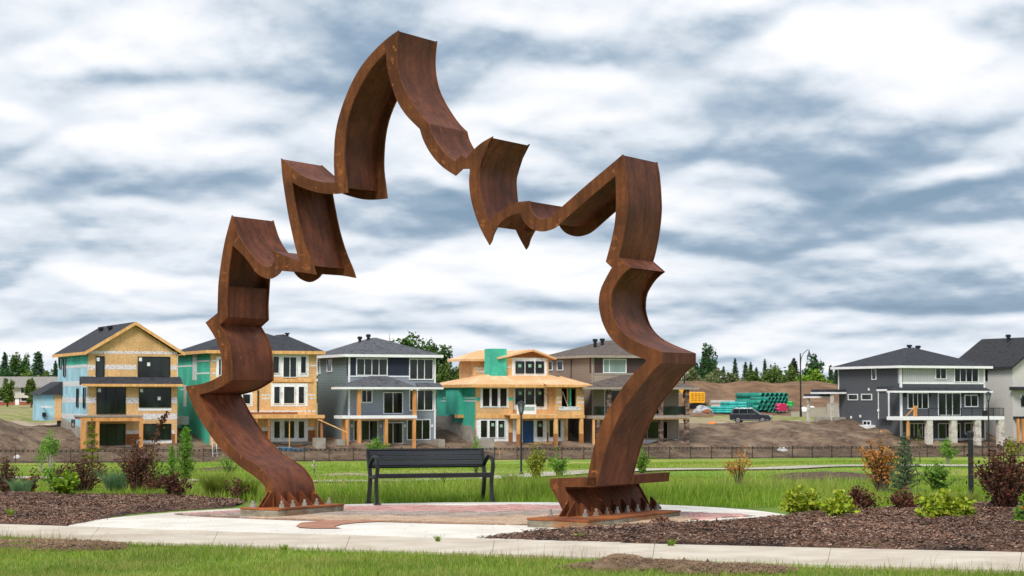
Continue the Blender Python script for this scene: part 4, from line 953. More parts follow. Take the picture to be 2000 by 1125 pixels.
def printed(name, ink, dens=.5):
    """wrap tape with rows of print too small to read"""
    if name in MATS: return MATS[name]
    m, t, b = new_mat(name); nn, L = t.nodes, t.links
    tcn = nn.new('ShaderNodeTexCoord'); mp = nn.new('ShaderNodeMapping'); mp.inputs['Scale'].default_value = (1.1, 1.1, 5.0); L.new(tcn.outputs['Object'], mp.inputs[0])
    n1 = nn.new('ShaderNodeTexNoise'); n1.inputs['Scale'].default_value = 4.2; n1.inputs['Detail'].default_value = 2; L.new(mp.outputs[0], n1.inputs['Vector'])
    r = nn.new('ShaderNodeValToRGB'); r.color_ramp.elements[0].position = dens + .06; r.color_ramp.elements[1].position = dens + .1
    r.color_ramp.elements[0].color = S(218, 220, 224); r.color_ramp.elements[1].color = ink
    L.new(n1.outputs['Fac'], r.inputs[0]); L.new(r.outputs[0], b.inputs['Base Color']); b.inputs['Roughness'].default_value = .5
    MATS[name] = m; return m
m_tape_r = printed('tape_red_print', S(176, 84, 92)); m_tape_b = printed('tape_dark_print', S(70, 74, 90), .52)
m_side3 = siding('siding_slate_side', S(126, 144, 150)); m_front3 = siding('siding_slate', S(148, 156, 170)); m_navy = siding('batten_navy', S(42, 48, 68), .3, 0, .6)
m_side5 = siding('siding_taupe', S(150, 134, 122)); m_plum = siding('batten_plum', S(82, 64, 66), .3, 0, .6); m_taupe2 = siding('siding_taupe_light', S(172, 156, 142))
m_char = siding('siding_charcoal', S(84, 87, 93), .18, 2, .8); m_lgrey = siding('batten_light_grey', S(186, 187, 191), .3, 0, .75)
m_wht7 = siding('siding_white', S(204, 202, 199), .18, 2, .86)

class House:
    def __init__(h, name, label, zoom, corner, tf=9.0):
        """zoom: (origin x, origin y, factor) of the survey crop; corner: crop position of the front left corner at grade"""
        h.zo = zoom; h.tf = tf
        px, py = h.px(*corner); d = ray(px, py); k = (tf + FY0 * CA) / (-d.x * SA + d.y * CA)
        x, y = d.x * k, d.y * k; h.s0 = x * CA + (y - FY0) * SA; h.zb = EYE + d.z * k
        h.o = thing(name, label, 'house', (x, y, h.zb), ALF)
    def px(h, X, Y): return h.zo[0] + X / h.zo[2], h.zo[1] + Y / h.zo[2]
    def F(h, X, Y, v=0.0):
        d = ray(*h.px(X, Y)); k = (h.tf + v + FY0 * CA) / (-d.x * SA + d.y * CA); x, y = d.x * k, d.y * k
        return x * CA + (y - FY0) * SA - h.s0, EYE + d.z * k - h.zb
    def Sd(h, X, Y, u=0.0):
        d = ray(*h.px(X, Y)); k = (h.s0 + u + FY0 * SA) / (d.x * CA + d.y * SA); x, y = d.x * k, d.y * k
        return -x * SA + (y - FY0) * CA - h.tf, EYE + d.z * k - h.zb
    def rect(h, X0, X1, Y0, Y1, v=0.0):
        ym, xm = (Y0 + Y1) / 2, (X0 + X1) / 2
        return h.F(X0, ym, v)[0], h.F(X1, ym, v)[0], h.F(xm, Y1, v)[1], h.F(xm, Y0, v)[1]
    def srect(h, X0, X1, Y0, Y1, u=0.0):
        ym, xm = (Y0 + Y1) / 2, (X0 + X1) / 2
        return h.Sd(X0, ym, u)[0], h.Sd(X1, ym, u)[0], h.Sd(xm, Y1, u)[1], h.Sd(xm, Y0, u)[1]
    def box(h, nm, mat, u0, u1, v0, v1, z0, z1, parent=None, bevel=0, **k): return B().box(u0, u1, v0, v1, z0, z1).obj(nm, mat, parent or h.o, bevel=bevel, **k)
    def fbox(h, nm, mat, R4, v0=-.03, v1=.0, v=0.0, parent=None):
        """box given by a crop rectangle on the plane v, from v0 to v1 relative to that plane"""
        u0, u1, z0, z1 = h.rect(*R4, v); return h.box(nm, mat, u0, u1, v + v0, v + v1, z0, z1, parent)
    def window(h, R4, mull=(), v=0.0, frame=None, fw=.09, glass=None, nm='window', mw=.06, bars=()):
        u0, u1, z0, z1 = h.rect(*R4, v); ms = [h.F(m, (R4[2] + R4[3]) / 2, v)[0] for m in mull]
        return h._win(lambda a, b_, c, d, e, f_: (a, b_, v - e, v - f_, c, d), u0, u1, z0, z1, ms, frame, fw, glass, nm, mw)
    def swindow(h, R4, mull=(), u=0.0, frame=None, fw=.09, glass=None, nm='window', mw=.06):
        a, b_, z0, z1 = h.srect(*R4, u); a, b_ = min(a, b_), max(a, b_); ms = [h.Sd(m, (R4[2] + R4[3]) / 2, u)[0] for m in mull]
        return h._win(lambda p, q, c, d, e, f_: (u - e, u - f_, p, q, c, d), a, b_, z0, z1, sorted(ms), frame, fw, glass, nm, mw)
    def _win(h, mk, a, b_, z0, z1, ms, frame, fw, glass, nm, mw):
        fr = B(); d0, d1 = .09, -.03
        for q in ((a, a + fw, z0, z1), (b_ - fw, b_, z0, z1), (a + fw, b_ - fw, z0, z0 + fw), (a + fw, b_ - fw, z1 - fw, z1)): fr.box(*mk(*q, d0, d1))
        for m in ms: fr.box(*mk(m - mw / 2, m + mw / 2, z0 + fw, z1 - fw, .075, d1))
        w = fr.obj(nm, frame or m_white, h.o)
        ed = [a + fw] + [e for m in ms for e in (m - mw / 2, m + mw / 2)] + [b_ - fw]
        for i in range(0, len(ed), 2):
            B().box(*mk(ed[i] + .002, ed[i + 1] - .002, z0 + fw + .002, z1 - fw - .002, .02, -.02)).obj('pane', glass or m_glass, w)
        return w
    def roof(h, nm, mat, eave, ridge, z, zr, th=.16, fascia=None, fh=.2, tri=False, parent=None, under=True):
        """hip/gable roof: eave (u0,u1,v0,v1) at height z, ridge ((u,v),(u,v)) at zr"""
        u0, u1, v0, v1 = eave; (ra, rb) = ridge
        b = B(); e = [(u0, v0), (u1, v0), (u1, v1), (u0, v1)]
        V = [(x, y, z + th) for x, y in e] + [(x, y, z) for x, y in e] + [(ra[0], ra[1], zr), (rb[0], rb[1], zr)]
        # ridge runs along v (ra front, rb back) or along u (ra left, rb right)
        along_v = abs(rb[1] - ra[1]) >= abs(rb[0] - ra[0])
        top = [(0, 1, 8), (1, 2, 9, 8), (2, 3, 9), (3, 0, 8, 9)] if along_v else [(0, 1, 9, 8), (1, 2, 9), (2, 3, 8, 9), (3, 0, 8)]
        b.add(V, top + [(4, 5, 1, 0), (5, 6, 2, 1), (6, 7, 3, 2), (7, 4, 0, 3), (7, 6, 5, 4)])
        r = b.obj(nm, mat, parent or h.o)
        if fascia:
            f = B(); g = .03
            f.box(u0 - g, u1 + g, v0 - g, v0 - .002, z + th - fh, z + th + .01); f.box(u0 - g, u1 + g, v1 + .002, v1 + g, z + th - fh, z + th + .01)
            f.box(u0 - g, u0 - .002, v0, v1, z + th - fh, z + th + .01); f.box(u1 + .002, u1 + g, v0, v1, z + th - fh, z + th + .01)
            f.obj('fascia', fascia, r)
        return r
    def roof_vent(h, u, v, z, r=.22, hgt=.55, parent=None):
        b = B(); b.lathe([(r * .8, -.3), (r * .8, hgt * .5), (r * 1.25, hgt * .55), (r * 1.25, hgt * .95), (r * .5, hgt)], (u, v, z), 12); b.obj('roof_vent', m_blackv, parent or h.o)
    def post(h, X0, X1, Y0, Y1, v, mat, dep=None, nm='post'):
        u0, u1, z0, z1 = h.rect(X0, X1, Y0, Y1, v); w = u1 - u0; return h.box(nm, mat, u0, u1, v, v + (dep or w), z0 - .25, z1)
    def tape(h, X0, X1, Y0, Y1, mat=None, v=0.0): return h.fbox('tape_strip', mat or m_tape_r, (X0, X1, Y0, Y1), -.012, .004, v)
    def stape(h, X0, X1, Y0, Y1, mat=None, u=0.0):
        a, b_, z0, z1 = h.srect(X0, X1, Y0, Y1, u); return h.box('tape_strip', mat or m_tape_b, u - .012, u + .004, min(a, b_), max(a, b_), z0, z1)
    def railing(h, u0, u1, v, z, hgt=1.0, side=None, nm='railing', glass=False):
        b = B(); n = max(2, int(round((u1 - u0) / 1.5)) + 1)
        for i in range(n):
            u = u0 + (u1 - u0) * i / (n - 1); b.box(u - .03, u + .03, v - .03, v + .03, z, z + hgt)
        b.box(u0, u1, v - .025, v + .025, z + hgt - .05, z + hgt + .005); b.box(u0, u1, v - .02, v + .02, z + .08, z + .12)
        if not glass:
            k = u0 + .12
            while k < u1: b.box(k - .008, k + .008, v - .008, v + .008, z + .1, z + hgt - .03); k += .12
        if side is not None:
            for uu in side[:1]:
                k = v
                b.box(uu - .025, uu + .025, v, side[1], z + hgt - .05, z + hgt + .004)
                while k < side[1]: b.box(uu - .012, uu + .012, k - .012, k + .012, z, z + hgt - .03); k += .2
        o = b.obj(nm, m_blackv, h.o)
        if glass: B().box(u0 + .05, u1 - .05, v - .006, v + .006, z + .12, z + hgt - .07).obj('glass_panel', m_glass, o)
        return o

# ------------------------------------------------ house 1: gabled, bare board front, blue and green sheathing on the side
h = House('unfinished_house', 'gabled unfinished house with bare board front and pale blue side, farthest left', (0, 600, 3.75), (640, 1012))
UW = h.F(1298, 700)[0]; z1 = h.F(640, 335)[1]; dep = h.Sd(425, 345)[0]; ap = h.F(985, 128); zmid = h.F(640, 545)[1]
zgap = z1
h.box('wall', m_osb, 0, UW, 0, .2, -.3, zgap)
h.box('side_wall', m_cyan, .003, .2, .2, dep, -.6, h.Sd(600, 432)[1]); h.box('side_wall', m_teal, .003, .2, .2, dep, h.Sd(600, 432)[1], zgap)
h.box('core', m_osb, .2, UW - .002, .2, dep - .002, -1.0, zgap - .02)
uap = ap[0]; zap = ap[1]
B().prism([(0, zgap), (UW, zgap), (uap, zap - .05)], 0, .2, 'y').obj('gable_wall', m_osb, h.o); B().prism([(0, zgap), (UW, zgap), (uap, zap - .05)], dep - .2, dep, 'y').obj('gable_wall', m_osb, h.o)
ovl, ovr = h.F(612, 330)[0], h.F(1342, 330)[0]; zel, zer = h.F(612, 326, -.5)[1], h.F(1342, 332, -.5)[1]; zpk = h.F(985, 106, -.5)[1]
rf = B(); v0, v1 = -.5, dep + .5; t_ = .14
for ua, za, ub, zb_ in ((ovl, zel, uap, zpk), (uap, zpk, ovr, zer)):
    rf.add([(ua, v0, za), (ub, v0, zb_), (ub, v1, zb_), (ua, v1, za), (ua, v0, za - t_), (ub, v0, zb_ - t_), (ub, v1, zb_ - t_), (ua, v1, za - t_)],
           [(0, 1, 2, 3), (7, 6, 5, 4), (4, 5, 1, 0), (6, 7, 3, 2), (7, 4, 0, 3), (5, 6, 2, 1)])
rfo = rf.obj('roof', m_rfdark, h.o)
rk = B()
for ua, za, ub, zb_ in ((ovl, zel, uap, zpk), (uap, zpk, ovr, zer)):
    rk.add([(ua, v0 - .04, za - .32), (ub, v0 - .04, zb_ - .32), (ub, v0 - .04, zb_ + .01), (ua, v0 - .04, za + .01), (ua, v0 - .002, za - .32), (ub, v0 - .002, zb_ - .32), (ub, v0 - .002, zb_ + .01), (ua, v0 - .002, za + .01)],
           [(0, 1, 2, 3), (7, 6, 5, 4), (3, 2, 6, 7), (4, 5, 1, 0)])
rk.obj('rake_board', m_lumber, rfo)
B().box(ovl - .04, ovl - .002, v0, v1, zel - .28, zel + .01).obj('fascia', m_lumber, rfo)
for X, Y, vv in ((755, 145, 9.5), (862, 125, 5.5)):
    uu = uap - 1.1; h.roof_vent(uu, vv, zpk - .75, parent=rfo)
h.window((700, 764, 358, 508), (), frame=m_blackv, fw=.05); h.window((1008, 1244, 362, 510), (), frame=m_blackv, fw=.05)
h.window((706, 920, 589, 782), (775, 845), frame=m_blackv, fw=.05, nm='sliding_door'); h.window((1018, 1252, 592, 735), (), frame=m_blackv, fw=.05)
h.window((728, 918, 855, 1012), (785, 850), frame=m_blackv, fw=.05, nm='sliding_door'); h.window((1040, 1252, 853, 972), (), frame=m_blackv, fw=.05)
for q in ((690, 770, 504, 530), (1000, 1252, 507, 532), (1012, 1258, 734, 758), (1000, 1258, 971, 996)): h.fbox('sill_wrap', m_wrap, q, -.02, .004)
for q in ((645, 1296, 322, 342), (640, 699, 420, 458), (766, 1000, 421, 456), (1248, 1297, 424, 460), (640, 704, 660, 704), (922, 1016, 660, 704), (1254, 1297, 660, 704), (1045, 1297, 780, 822), (922, 1034, 902, 926), (1256, 1280, 902, 926)): h.tape(*q)
for X, Y in ((718, 382), (1028, 382), (728, 608), (1036, 610), (1088, 418), (1165, 668)):
    h.fbox('sticker', m_wrap, (X - 11, X + 11, Y - 13, Y + 13), -.045, -.03)
h.fbox('lower_panel', m_osbd, (922, 1035, 930, 1006), -.008, .002); h.fbox('lower_panel', m_osbd, (1256, 1282, 928, 1000), -.008, .002)
# pent roof across the front
e0, e1 = h.F(598, 560, -1.0)[0], h.F(1342, 560, -1.0)[0]; zt, ze = h.F(900, 520)[1] + .15, h.F(900, 562, -1.0)[1]
B().add([(e0, -1, ze), (e1, -1, ze), (e1, 0, zt), (e0, 0, zt), (e0, -1, ze - .1), (e1, -1, ze - .1), (e1, 0, ze - .1), (e0, 0, ze - .1)], [(0, 1, 2, 3), (4, 7, 6, 5), (4, 5, 1, 0), (7, 4, 0, 3), (5, 6, 2, 1)]).obj('pent_roof', m_rfdark, h.o)
h.box('fascia', m_lumber, e0, e1, -1.04, -1.002, ze - .24, ze)
# deck on posts
u0, u1 = h.F(594, 800, -3)[0], h.F(1045, 800, -3)[0]; zd = h.F(800, 800, -3)[1]
h.box('deck', m_deckgrey, u0 - .05, u1 + .05, -3.05, 0, zd - .05, zd + .08); h.box('deck_beam', m_cedar, u0, u1, -3, -2.8, zd - .45, zd - .052); h.box('deck_joist', m_lumberd, u0 + .02, u1 - .02, -2.79, -.1, zd - .25, zd - .054)
for X0, X1, vv in ((594, 632, -3), (612, 634, -1.2), (702, 728, -2.98), (1022, 1048, -3)): h.post(X0, X1, 838, 1020, vv, m_cedar, .25)
h.fbox('door_step', m_conc, (722, 952, 1012, 1056), -.9, -.02)
# side details
for q in ((438, 456, 374, 450), (468, 484, 374, 508), (563, 578, 594, 732), (612, 628, 588, 738), (527, 551, 824, 876)): h.swindow(q, (), frame=m_blackv, fw=.05)
for q in ((426, 640, 542, 580), (436, 640, 660, 700), (440, 640, 780, 820), (428, 640, 424, 446)): h.stape(*q, m_tape_b)
B().add([(-.03, -.02, -.9), (-.03, dep, -.9), (-.03, dep, h.Sd(440, 790)[1]), (-.03, .2, h.Sd(632, 905)[1]), (.0, -.02, -.9), (.0, dep, -.9), (.0, dep, h.Sd(440, 790)[1]), (.0, .2, h.Sd(632, 905)[1])], [(3, 2, 1, 0), (4, 5, 6, 7), (2, 3, 7, 6)]).obj('foundation', m_conc, h.o)
# garage bump at the back left
va = h.Sd(438, 700)[0]; ul = -1.9
h.box('annex_wall', m_cyan, ul, -.02, va - 1.0, va + 4, h.Sd(440, 830)[1], h.Sd(440, 640)[1]); h.box('annex_end', m_osb, -.75, -.03, va - 1.04, va - 1.003, h.Sd(440, 830)[1], h.Sd(440, 640)[1])
B().add([(ul - .4, va - 1.4, h.Sd(440, 632)[1] - .1), (.0, va - 1.4, h.Sd(440, 632)[1] - .1), (.0, va + 4.4, h.Sd(440, 632)[1] - .1), (ul - .4, va + 4.4, h.Sd(440, 632)[1] - .1), (0, va - 1.4, h.Sd(440, 545)[1]), (0, va + 4.4, h.Sd(440, 545)[1])],
        [(0, 1, 4), (0, 4, 5, 3), (3, 5, 2), (3, 2, 1, 0), (1, 2, 5, 4)]).obj('annex_roof', m_rfdark, h.o)
h.stape(300, 380, 722, 738, m_wrap, u=ul)
B().box(ul - .05, ul + .3, va - 1.25, va - 1.003, h.Sd(440, 800)[1], h.Sd(440, 770)[1]).obj('meter_box', m_blackv, h.o)

# ------------------------------------------------ house 2: bare boards, seen through the sculpture's left leg
h = House('unfinished_house', 'unfinished house with bare board front behind the left leg of the sculpture', (340, 620, 4.018), (282, 985))
UW = h.F(1118, 600)[0]; z1 = h.F(700, 275)[1]; dep = h.Sd(30, 290)[0]
h.box('wall', m_osb, 0, UW, 0, .2, -.3, z1); h.box('side_wall', m_teal, .003, .2, .2, dep, -.2, z1); h.box('core', m_osb, .2, UW - .002, .2, dep - .002, -1, z1 - .02)
rp = h.F(858, 132, 4.5); ra = (rp[0], 4.5)
r_ = h.roof('roof', m_rfdark, (h.F(255, 275, -.6)[0], h.F(1186, 275, -.6)[0], -.6, dep + .6), ((UW * .52, UW * .5), (UW * .52, dep - UW * .42)), z1, h.F(660, 88, UW * .5)[1], .16, m_lumber, .3)
# lower forward hip over the right half
r2 = h.roof('roof_wing', m_rfdark, (h.F(640, 275, -.6)[0], h.F(1180, 275, -.6)[0], -.55, 8), ((rp[0], 4.4), (rp[0], 7)), z1 + .02, rp[1], .16)
h.roof_vent(rp[0] + .3, 4.2, rp[1] - .15, .2, .3, r2)
def wingroup(h, R4, panes, v=0.0, wrapmat=None):
    """window units set into one broad white wrapped surround"""
    h.fbox('window_wrap', wrapmat or m_wrap, R4, -.03, .004, v)
    for q in panes: h.window(q, (), v - .031, m_white, .05)
wingroup(h, (330, 372, 308, 470), [(346, 371, 325, 455)])
wingroup(h, (763, 1056, 288, 466), [(773, 825, 303, 440), (990, 1037, 303, 440)]); h.window((852, 962, 308, 472), (908,), -.031, m_white, .06, nm='balcony_door')
wingroup(h, (760, 1048, 518, 698), [(780, 832, 540, 678), (857, 946, 540, 678), (972, 1023, 540, 678)])
wingroup(h, (520, 616, 588, 698), [(535, 600, 600, 680)])
wingroup(h, (757, 1050, 792, 974), [(780, 832, 812, 950), (859, 946, 809, 950), (972, 1023, 812, 950)])
h.fbox('ledger', m_lumber, (766, 1090, 482, 506), -.12, .0)
for q in ((690, 757, 604, 615), (690, 757, 630, 641), (1050, 1106, 604, 615), (1050, 1106, 630, 641), (292, 328, 332, 344), (292, 328, 432, 446), (1062, 1116, 372, 383), (590, 1110, 731, 742), (1050, 1110, 862, 884), (690, 756, 862, 890)): h.tape(*q, m_tape_b)
h.fbox('lower_panel', m_osbd, (1050, 1104, 886, 974), -.008, .002); h.fbox('lower_panel', m_osbd, (690, 756, 892, 974), -.008, .002); h.fbox('belt_board', m_osbd, (590, 970, 744, 760), -.01, .002)
h.fbox('downspout', m_blackv, (653, 663, 570, 740), -.1, -.01)
u0, u1 = h.F(560, 778, -2.6)[0], h.F(1182, 778, -2.6)[0]; zd = h.F(900, 766, -2.6)[1]
h.box('deck_beam', m_lumber, u0, u1, -2.6, -2.4, zd - .32, zd); h.box('deck_joist', m_lumber, u0, u1 - .05, -2.39, -.05, zd - .2, zd - .02)
for X0, X1 in ((738, 752), (1152, 1168), (640, 655)): h.post(X0, X1, 790, 975, -2.58, m_lumberd, .16)
h.post(1119, 1131, 790, 950, -.3, m_lumber, .14); h.post(903, 909, 790, 1000, -2.3, m_lumber, .06, 'prop')
b = B(); p0, p1 = h.F(1130, 800, -2.6), h.F(1366, 905, -3.4); b.tube([(p0[0], -2.65, p0[1]), (p1[0], -3.4, p1[1])], .07, 4); b.obj('brace_plank', m_lumber, h.o)
h.fbox('retaining_block', m_conc, (1102, 1176, 945, 1042), -.5, .6, -2.7); h.fbox('foundation', m_conc, (700, 1100, 976, 996), -.05, .05)
for q in ((145, 178, 295, 492), (75, 98, 530, 700)): h.stape(*q, m_tape_b)
for q in ((30, 142, 376, 388), (180, 278, 336, 348), (180, 278, 432, 444), (50, 275, 560, 570)): h.stape(*q, m_wrap)
a, b2, zz0, zz1 = h.srect(50, 120, 775, 840); h.box('utility_box', m_white, -.7, -.03, min(a, b2), max(a, b2), zz0, zz1)

# ------------------------------------------------ house 3: finished, slate blue with navy panels
h = House('house', 'finished slate blue house with navy panels and cedar porch posts', (600, 630, 4.1667), (336, 992))
UW = h.F(1042, 600)[0]; z1 = h.F(700, 272)[1]; dep = h.Sd(86, 290)[0]; ztr = h.F(690, 434)[1]; zpo = h.F(690, 530)[1]
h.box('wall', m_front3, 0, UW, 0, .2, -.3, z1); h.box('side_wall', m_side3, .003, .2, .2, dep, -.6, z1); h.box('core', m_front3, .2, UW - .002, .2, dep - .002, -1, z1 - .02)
for q in ((346, 396, 283, 428), (654, 828, 283, 428), (1026, 1040, 283, 428)): h.fbox('navy_panel', m_navy, q, -.03, .004)
h.fbox('trim_board', m_white, (345, 827, 434, 443), -.05, .004); h.fbox('trim_board', m_white, (1027, 1036, 428, 441), -.05, .004)
h.box('corner_trim', m_white, -.04, .13, -.05, .1, -.2, z1); h.box('corner_trim', m_white, UW - .13, UW + .03, -.05, .1, -.2, z1)
h.window((397, 653, 291, 433), (465, 525, 583)); h.window((828, 1026, 294, 466), (895, 953))
h.window((438, 529, 546, 653), (482,)); h.window((617, 779, 566, 744), (697,), nm='patio_door'); h.window((828, 1026, 546, 718), (895, 953))
h.window((374, 576, 794, 962), (440, 505)); h.window((618, 779, 811, 988), (697,), nm='patio_door'); h.window((808, 1002, 786, 957), (868, 935))
for X in (362, 597, 793, 1015): h.fbox('wall_light', m_white, (X - 7, X + 7, 830, 852), -.1, .002)
zr = h.F(560, 122, UW * .42); r_ = h.roof('roof', m_rfgrey, (h.F(305, 262, -.6)[0], h.F(1105, 262, -.6)[0], -.6, dep + .6), ((zr[0], UW * .42), (zr[0], dep - UW * .4)), z1, zr[1], .12, m_white, .26)
h.roof_vent(zr[0] - .7, UW * .46, zr[1] - .25, .2, .6, r_); h.roof_vent(zr[0] - 1.2, dep - UW * .45, zr[1] - .45, .2, .6, r_)
ze = h.F(700, 533, -2.6)[1]; a0, a1 = h.F(268, 525, -2.6)[0], h.F(1105, 525, -.9)[0]; zk = h.F(570, 438, -.05)[1]
pr = h.roof('porch_roof', m_rfgrey, (a0, h.F(905, 525, -2.6)[0], -2.6, -.01), ((h.F(500, 440)[0], -.3), (h.F(650, 440)[0], -.3)), ze, zk, .08, m_white, .2)
B().add([(h.F(880, 500)[0], -1.0, ze + .1), (a1, -1.0, ze + .1), (a1, -.01, ze + .55), (h.F(880, 500)[0], -.01, ze + .55), (h.F(880, 500)[0], -1.0, ze - .08), (a1, -1.0, ze - .08), (a1, -.01, ze - .08)], [(0, 1, 2, 3), (4, 5, 1, 0), (5, 6, 2, 1), (4, 6, 5)]).obj('porch_roof_wing', m_rfgrey, h.o)
h.box('fascia', m_white, h.F(905, 525, -1)[0], a1, -1.04, -1.002, ze - .1, ze + .1)
zd0, zd1 = h.F(600, 781, -2.5)[1], h.F(600, 756, -2.5)[1]; d0, d1 = h.F(287, 768, -2.5)[0], h.F(893, 768, -2.5)[0]
h.box('deck_slab', m_white, d0, d1, -2.5, 0, zd0, zd1); h.box('deck_beam', m_cedar, d0 + .4, d1 - .1, -2.4, -2.2, zd0 - .14, zd0 - .002)
for X0, X1, Y0, Y1 in ((412, 438, 540, 757), (865, 890, 540, 757)): h.post(X0, X1, Y0, Y1, -2.3, m_cedar, .3)
for X0, X1, Y1, vv in ((315, 338, 1030, -2.45), (412, 438, 1030, -2.45), (635, 658, 985, -2.45), (862, 885, 1018, -2.45), (288, 305, 1025, -1.0)): h.post(X0, X1, 784, Y1, vv, m_cedar, .28)
h.fbox('foundation', m_white, (345, 560, 964, 992), -.03, .05); h.fbox('foundation', m_conc, (780, 1040, 960, 1000), -.04, .05)
h.fbox('retaining_block', m_conc, (1022, 1072, 948, 1016), -1.6, .2, -.4); h.fbox('retaining_block', m_conc, (232, 300, 950, 1000), -.4, .4, -2.2)
h.swindow((88, 108, 298, 420), ()); h.swindow((164, 204, 295, 402), ())
h.box('side_panel', m_navy, -.03, .004, .1, .55, ztr, z1)

# ------------------------------------------------ house 4: bare plywood and green sheathing
h = House('unfinished_house', 'bare plywood house under construction with green chimney box and green side', (840, 660, 4.688), (420, 960))
UW = h.F(1408, 600)[0]; z1 = h.F(700, 432)[1]; dep = h.Sd(60, 432)[0]; zlo = h.F(700, 735)[1]; uC = h.F(760, 600)[0]; uB = h.F(1152, 600, -1.6)[0]
h.box('wall', m_osb, 0, uC, 0, .2, zlo, z1); h.box('recessed_wall', m_osb, uC, UW - 3.2, .35, .5, zlo, z1)
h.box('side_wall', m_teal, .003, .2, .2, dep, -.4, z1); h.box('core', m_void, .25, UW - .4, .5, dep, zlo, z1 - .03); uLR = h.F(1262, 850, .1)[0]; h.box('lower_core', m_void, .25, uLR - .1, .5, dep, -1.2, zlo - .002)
h.box('lower_wall', m_osb, 0, uLR, .1, .3, -.2, zlo)
# front bay on the right, on posts: wall pieces round a real opening
bu0, bu1 = uB, h.F(1410, 600, -1.6)[0]; o0, o1, oz0, oz1 = h.rect(1205, 1340, 460, 628, -1.6)
for nm, q in (('bay_wall', (bu0, o0, zlo, z1)), ('bay_wall', (o1, bu1, zlo, z1)), ('bay_wall', (o0, o1, zlo, oz0)), ('bay_wall', (o0, o1, oz1, z1))): h.box(nm, m_osb, q[0], q[1], -1.6, -1.45, q[2], q[3])
h.box('bay_side', m_osb, bu1 - .15, bu1, -1.449, .5, zlo, z1); h.box('bay_back', m_void, bu0, bu1 - .16, .3, .5, zlo, z1); h.box('bay_side', m_osb, bu0, bu0 + .15, -1.449, .35, zlo, z1)
h.fbox('stud', m_teal, (1293, 1308, 460, 628), .4, .5, -1.6); h.fbox('stud', m_lumber, (1278, 1290, 460, 628), .6, .7, -1.6)
p = [h.F(1225, 490, -1.3), h.F(1205, 628, -1.3), h.F(1268, 625, -1.3)]
b = B(); b.tube([(p[0][0], -1.0, p[0][1]), (p[1][0], -.9, p[1][1])], .035, 4).tube([(p[0][0], -1.0, p[0][1]), (p[2][0], -1.1, p[2][1])], .05, 4)
for k in range(1, 6): b.tube([(p[0][0] + (p[1][0] - p[0][0]) * k / 6, -1, p[0][1] + (p[1][1] - p[0][1]) * k / 6), (p[0][0] + (p[1][0] - p[0][0]) * k / 6 + .02, -.75, p[0][1] + (p[1][1] - p[0][1]) * k / 6)], .02, 4)
ladder = b.obj('step_ladder', M('aluminium', S(190, 192, 194), S(214, 216, 218), .4, 4), None)
ladder.matrix_world = Matrix.Translation(h.o.location) @ Matrix.Rotation(ALF, 4, 'Z'); tag(ladder, 'white step ladder standing inside the plywood house opening', 'ladder')
h.fbox('tape_strip', m_tape_b, (1180, 1372, 628, 662), -.03, .004, -1.6)
for q in ((1157, 1203, 582, 598), (1160, 1203, 545, 558), (1342, 1408, 582, 598), (1345, 1408, 543, 558)): h.tape(*q, m_tape_b, -1.6)
# windows
h.fbox('window_wrap', m_wrap, (461, 719, 444, 642), -.03, .004)
for q in ((476, 547, 458, 630), (556, 622, 458, 630), (635, 704, 458, 630)): h.window(q, (), -.031, m_white, .05, m_void)
h.fbox('window_wrap', m_wrap, (762, 1070, 440, 656), -.03, .004, .35)
for q in ((781, 860, 462, 612), (875, 950, 462, 612), (966, 1040, 462, 626)): h.window(q, (), .319, m_blackv, .04)
h.fbox('doorway_shade_panel', m_void, (1085, 1111, 470, 692), -.02, .004, .35); h.window((1112, 1150, 450, 660), (), .319, m_white, .05)  # thin dark panel on the wall, painted as the shade of a doorway
h.fbox('window_wrap', m_wrap, (425, 716, 728, 950), -.03, .004, .1)
for q in ((458, 524, 753, 914), (538, 602, 753, 914), (618, 684, 753, 914)): h.window(q, (), .069, m_white, .04)
m_door = M('door_blue', S(22, 60, 104), S(30, 72, 118), .5, 3)
h.fbox('door_wrap', m_wrap, (757, 848, 750, 978), -.02, .004, .1); h.fbox('door', m_door, (848, 946, 758, 960), -.06, .0, .1); h.fbox('sidelight', m_door, (788, 802, 758, 960), -.05, .0, .1)
h.fbox('window_wrap', m_wrap, (946, 1067, 748, 950), -.03, .004, .1); h.window((973, 1034, 752, 912), (), .069, m_white, .04)
h.fbox('window_wrap', m_wrap, (1084, 1224, 748, 945), -.03, .004, .1); h.window((1086, 1140, 748, 912), (), .069, m_white, .04); h.window((1168, 1197, 748, 912), (), .069, m_white, .04)
h.fbox('lower_panel', m_osbd, (716, 757, 866, 970), -.008, .002, .1); h.fbox('lower_panel', m_osbd, (1066, 1084, 866, 960), -.008, .002, .1)
for q in ((720, 760, 545, 575), (420, 460, 545, 575)): h.fbox('sheathing_band', m_teal, q, -.012, .004)
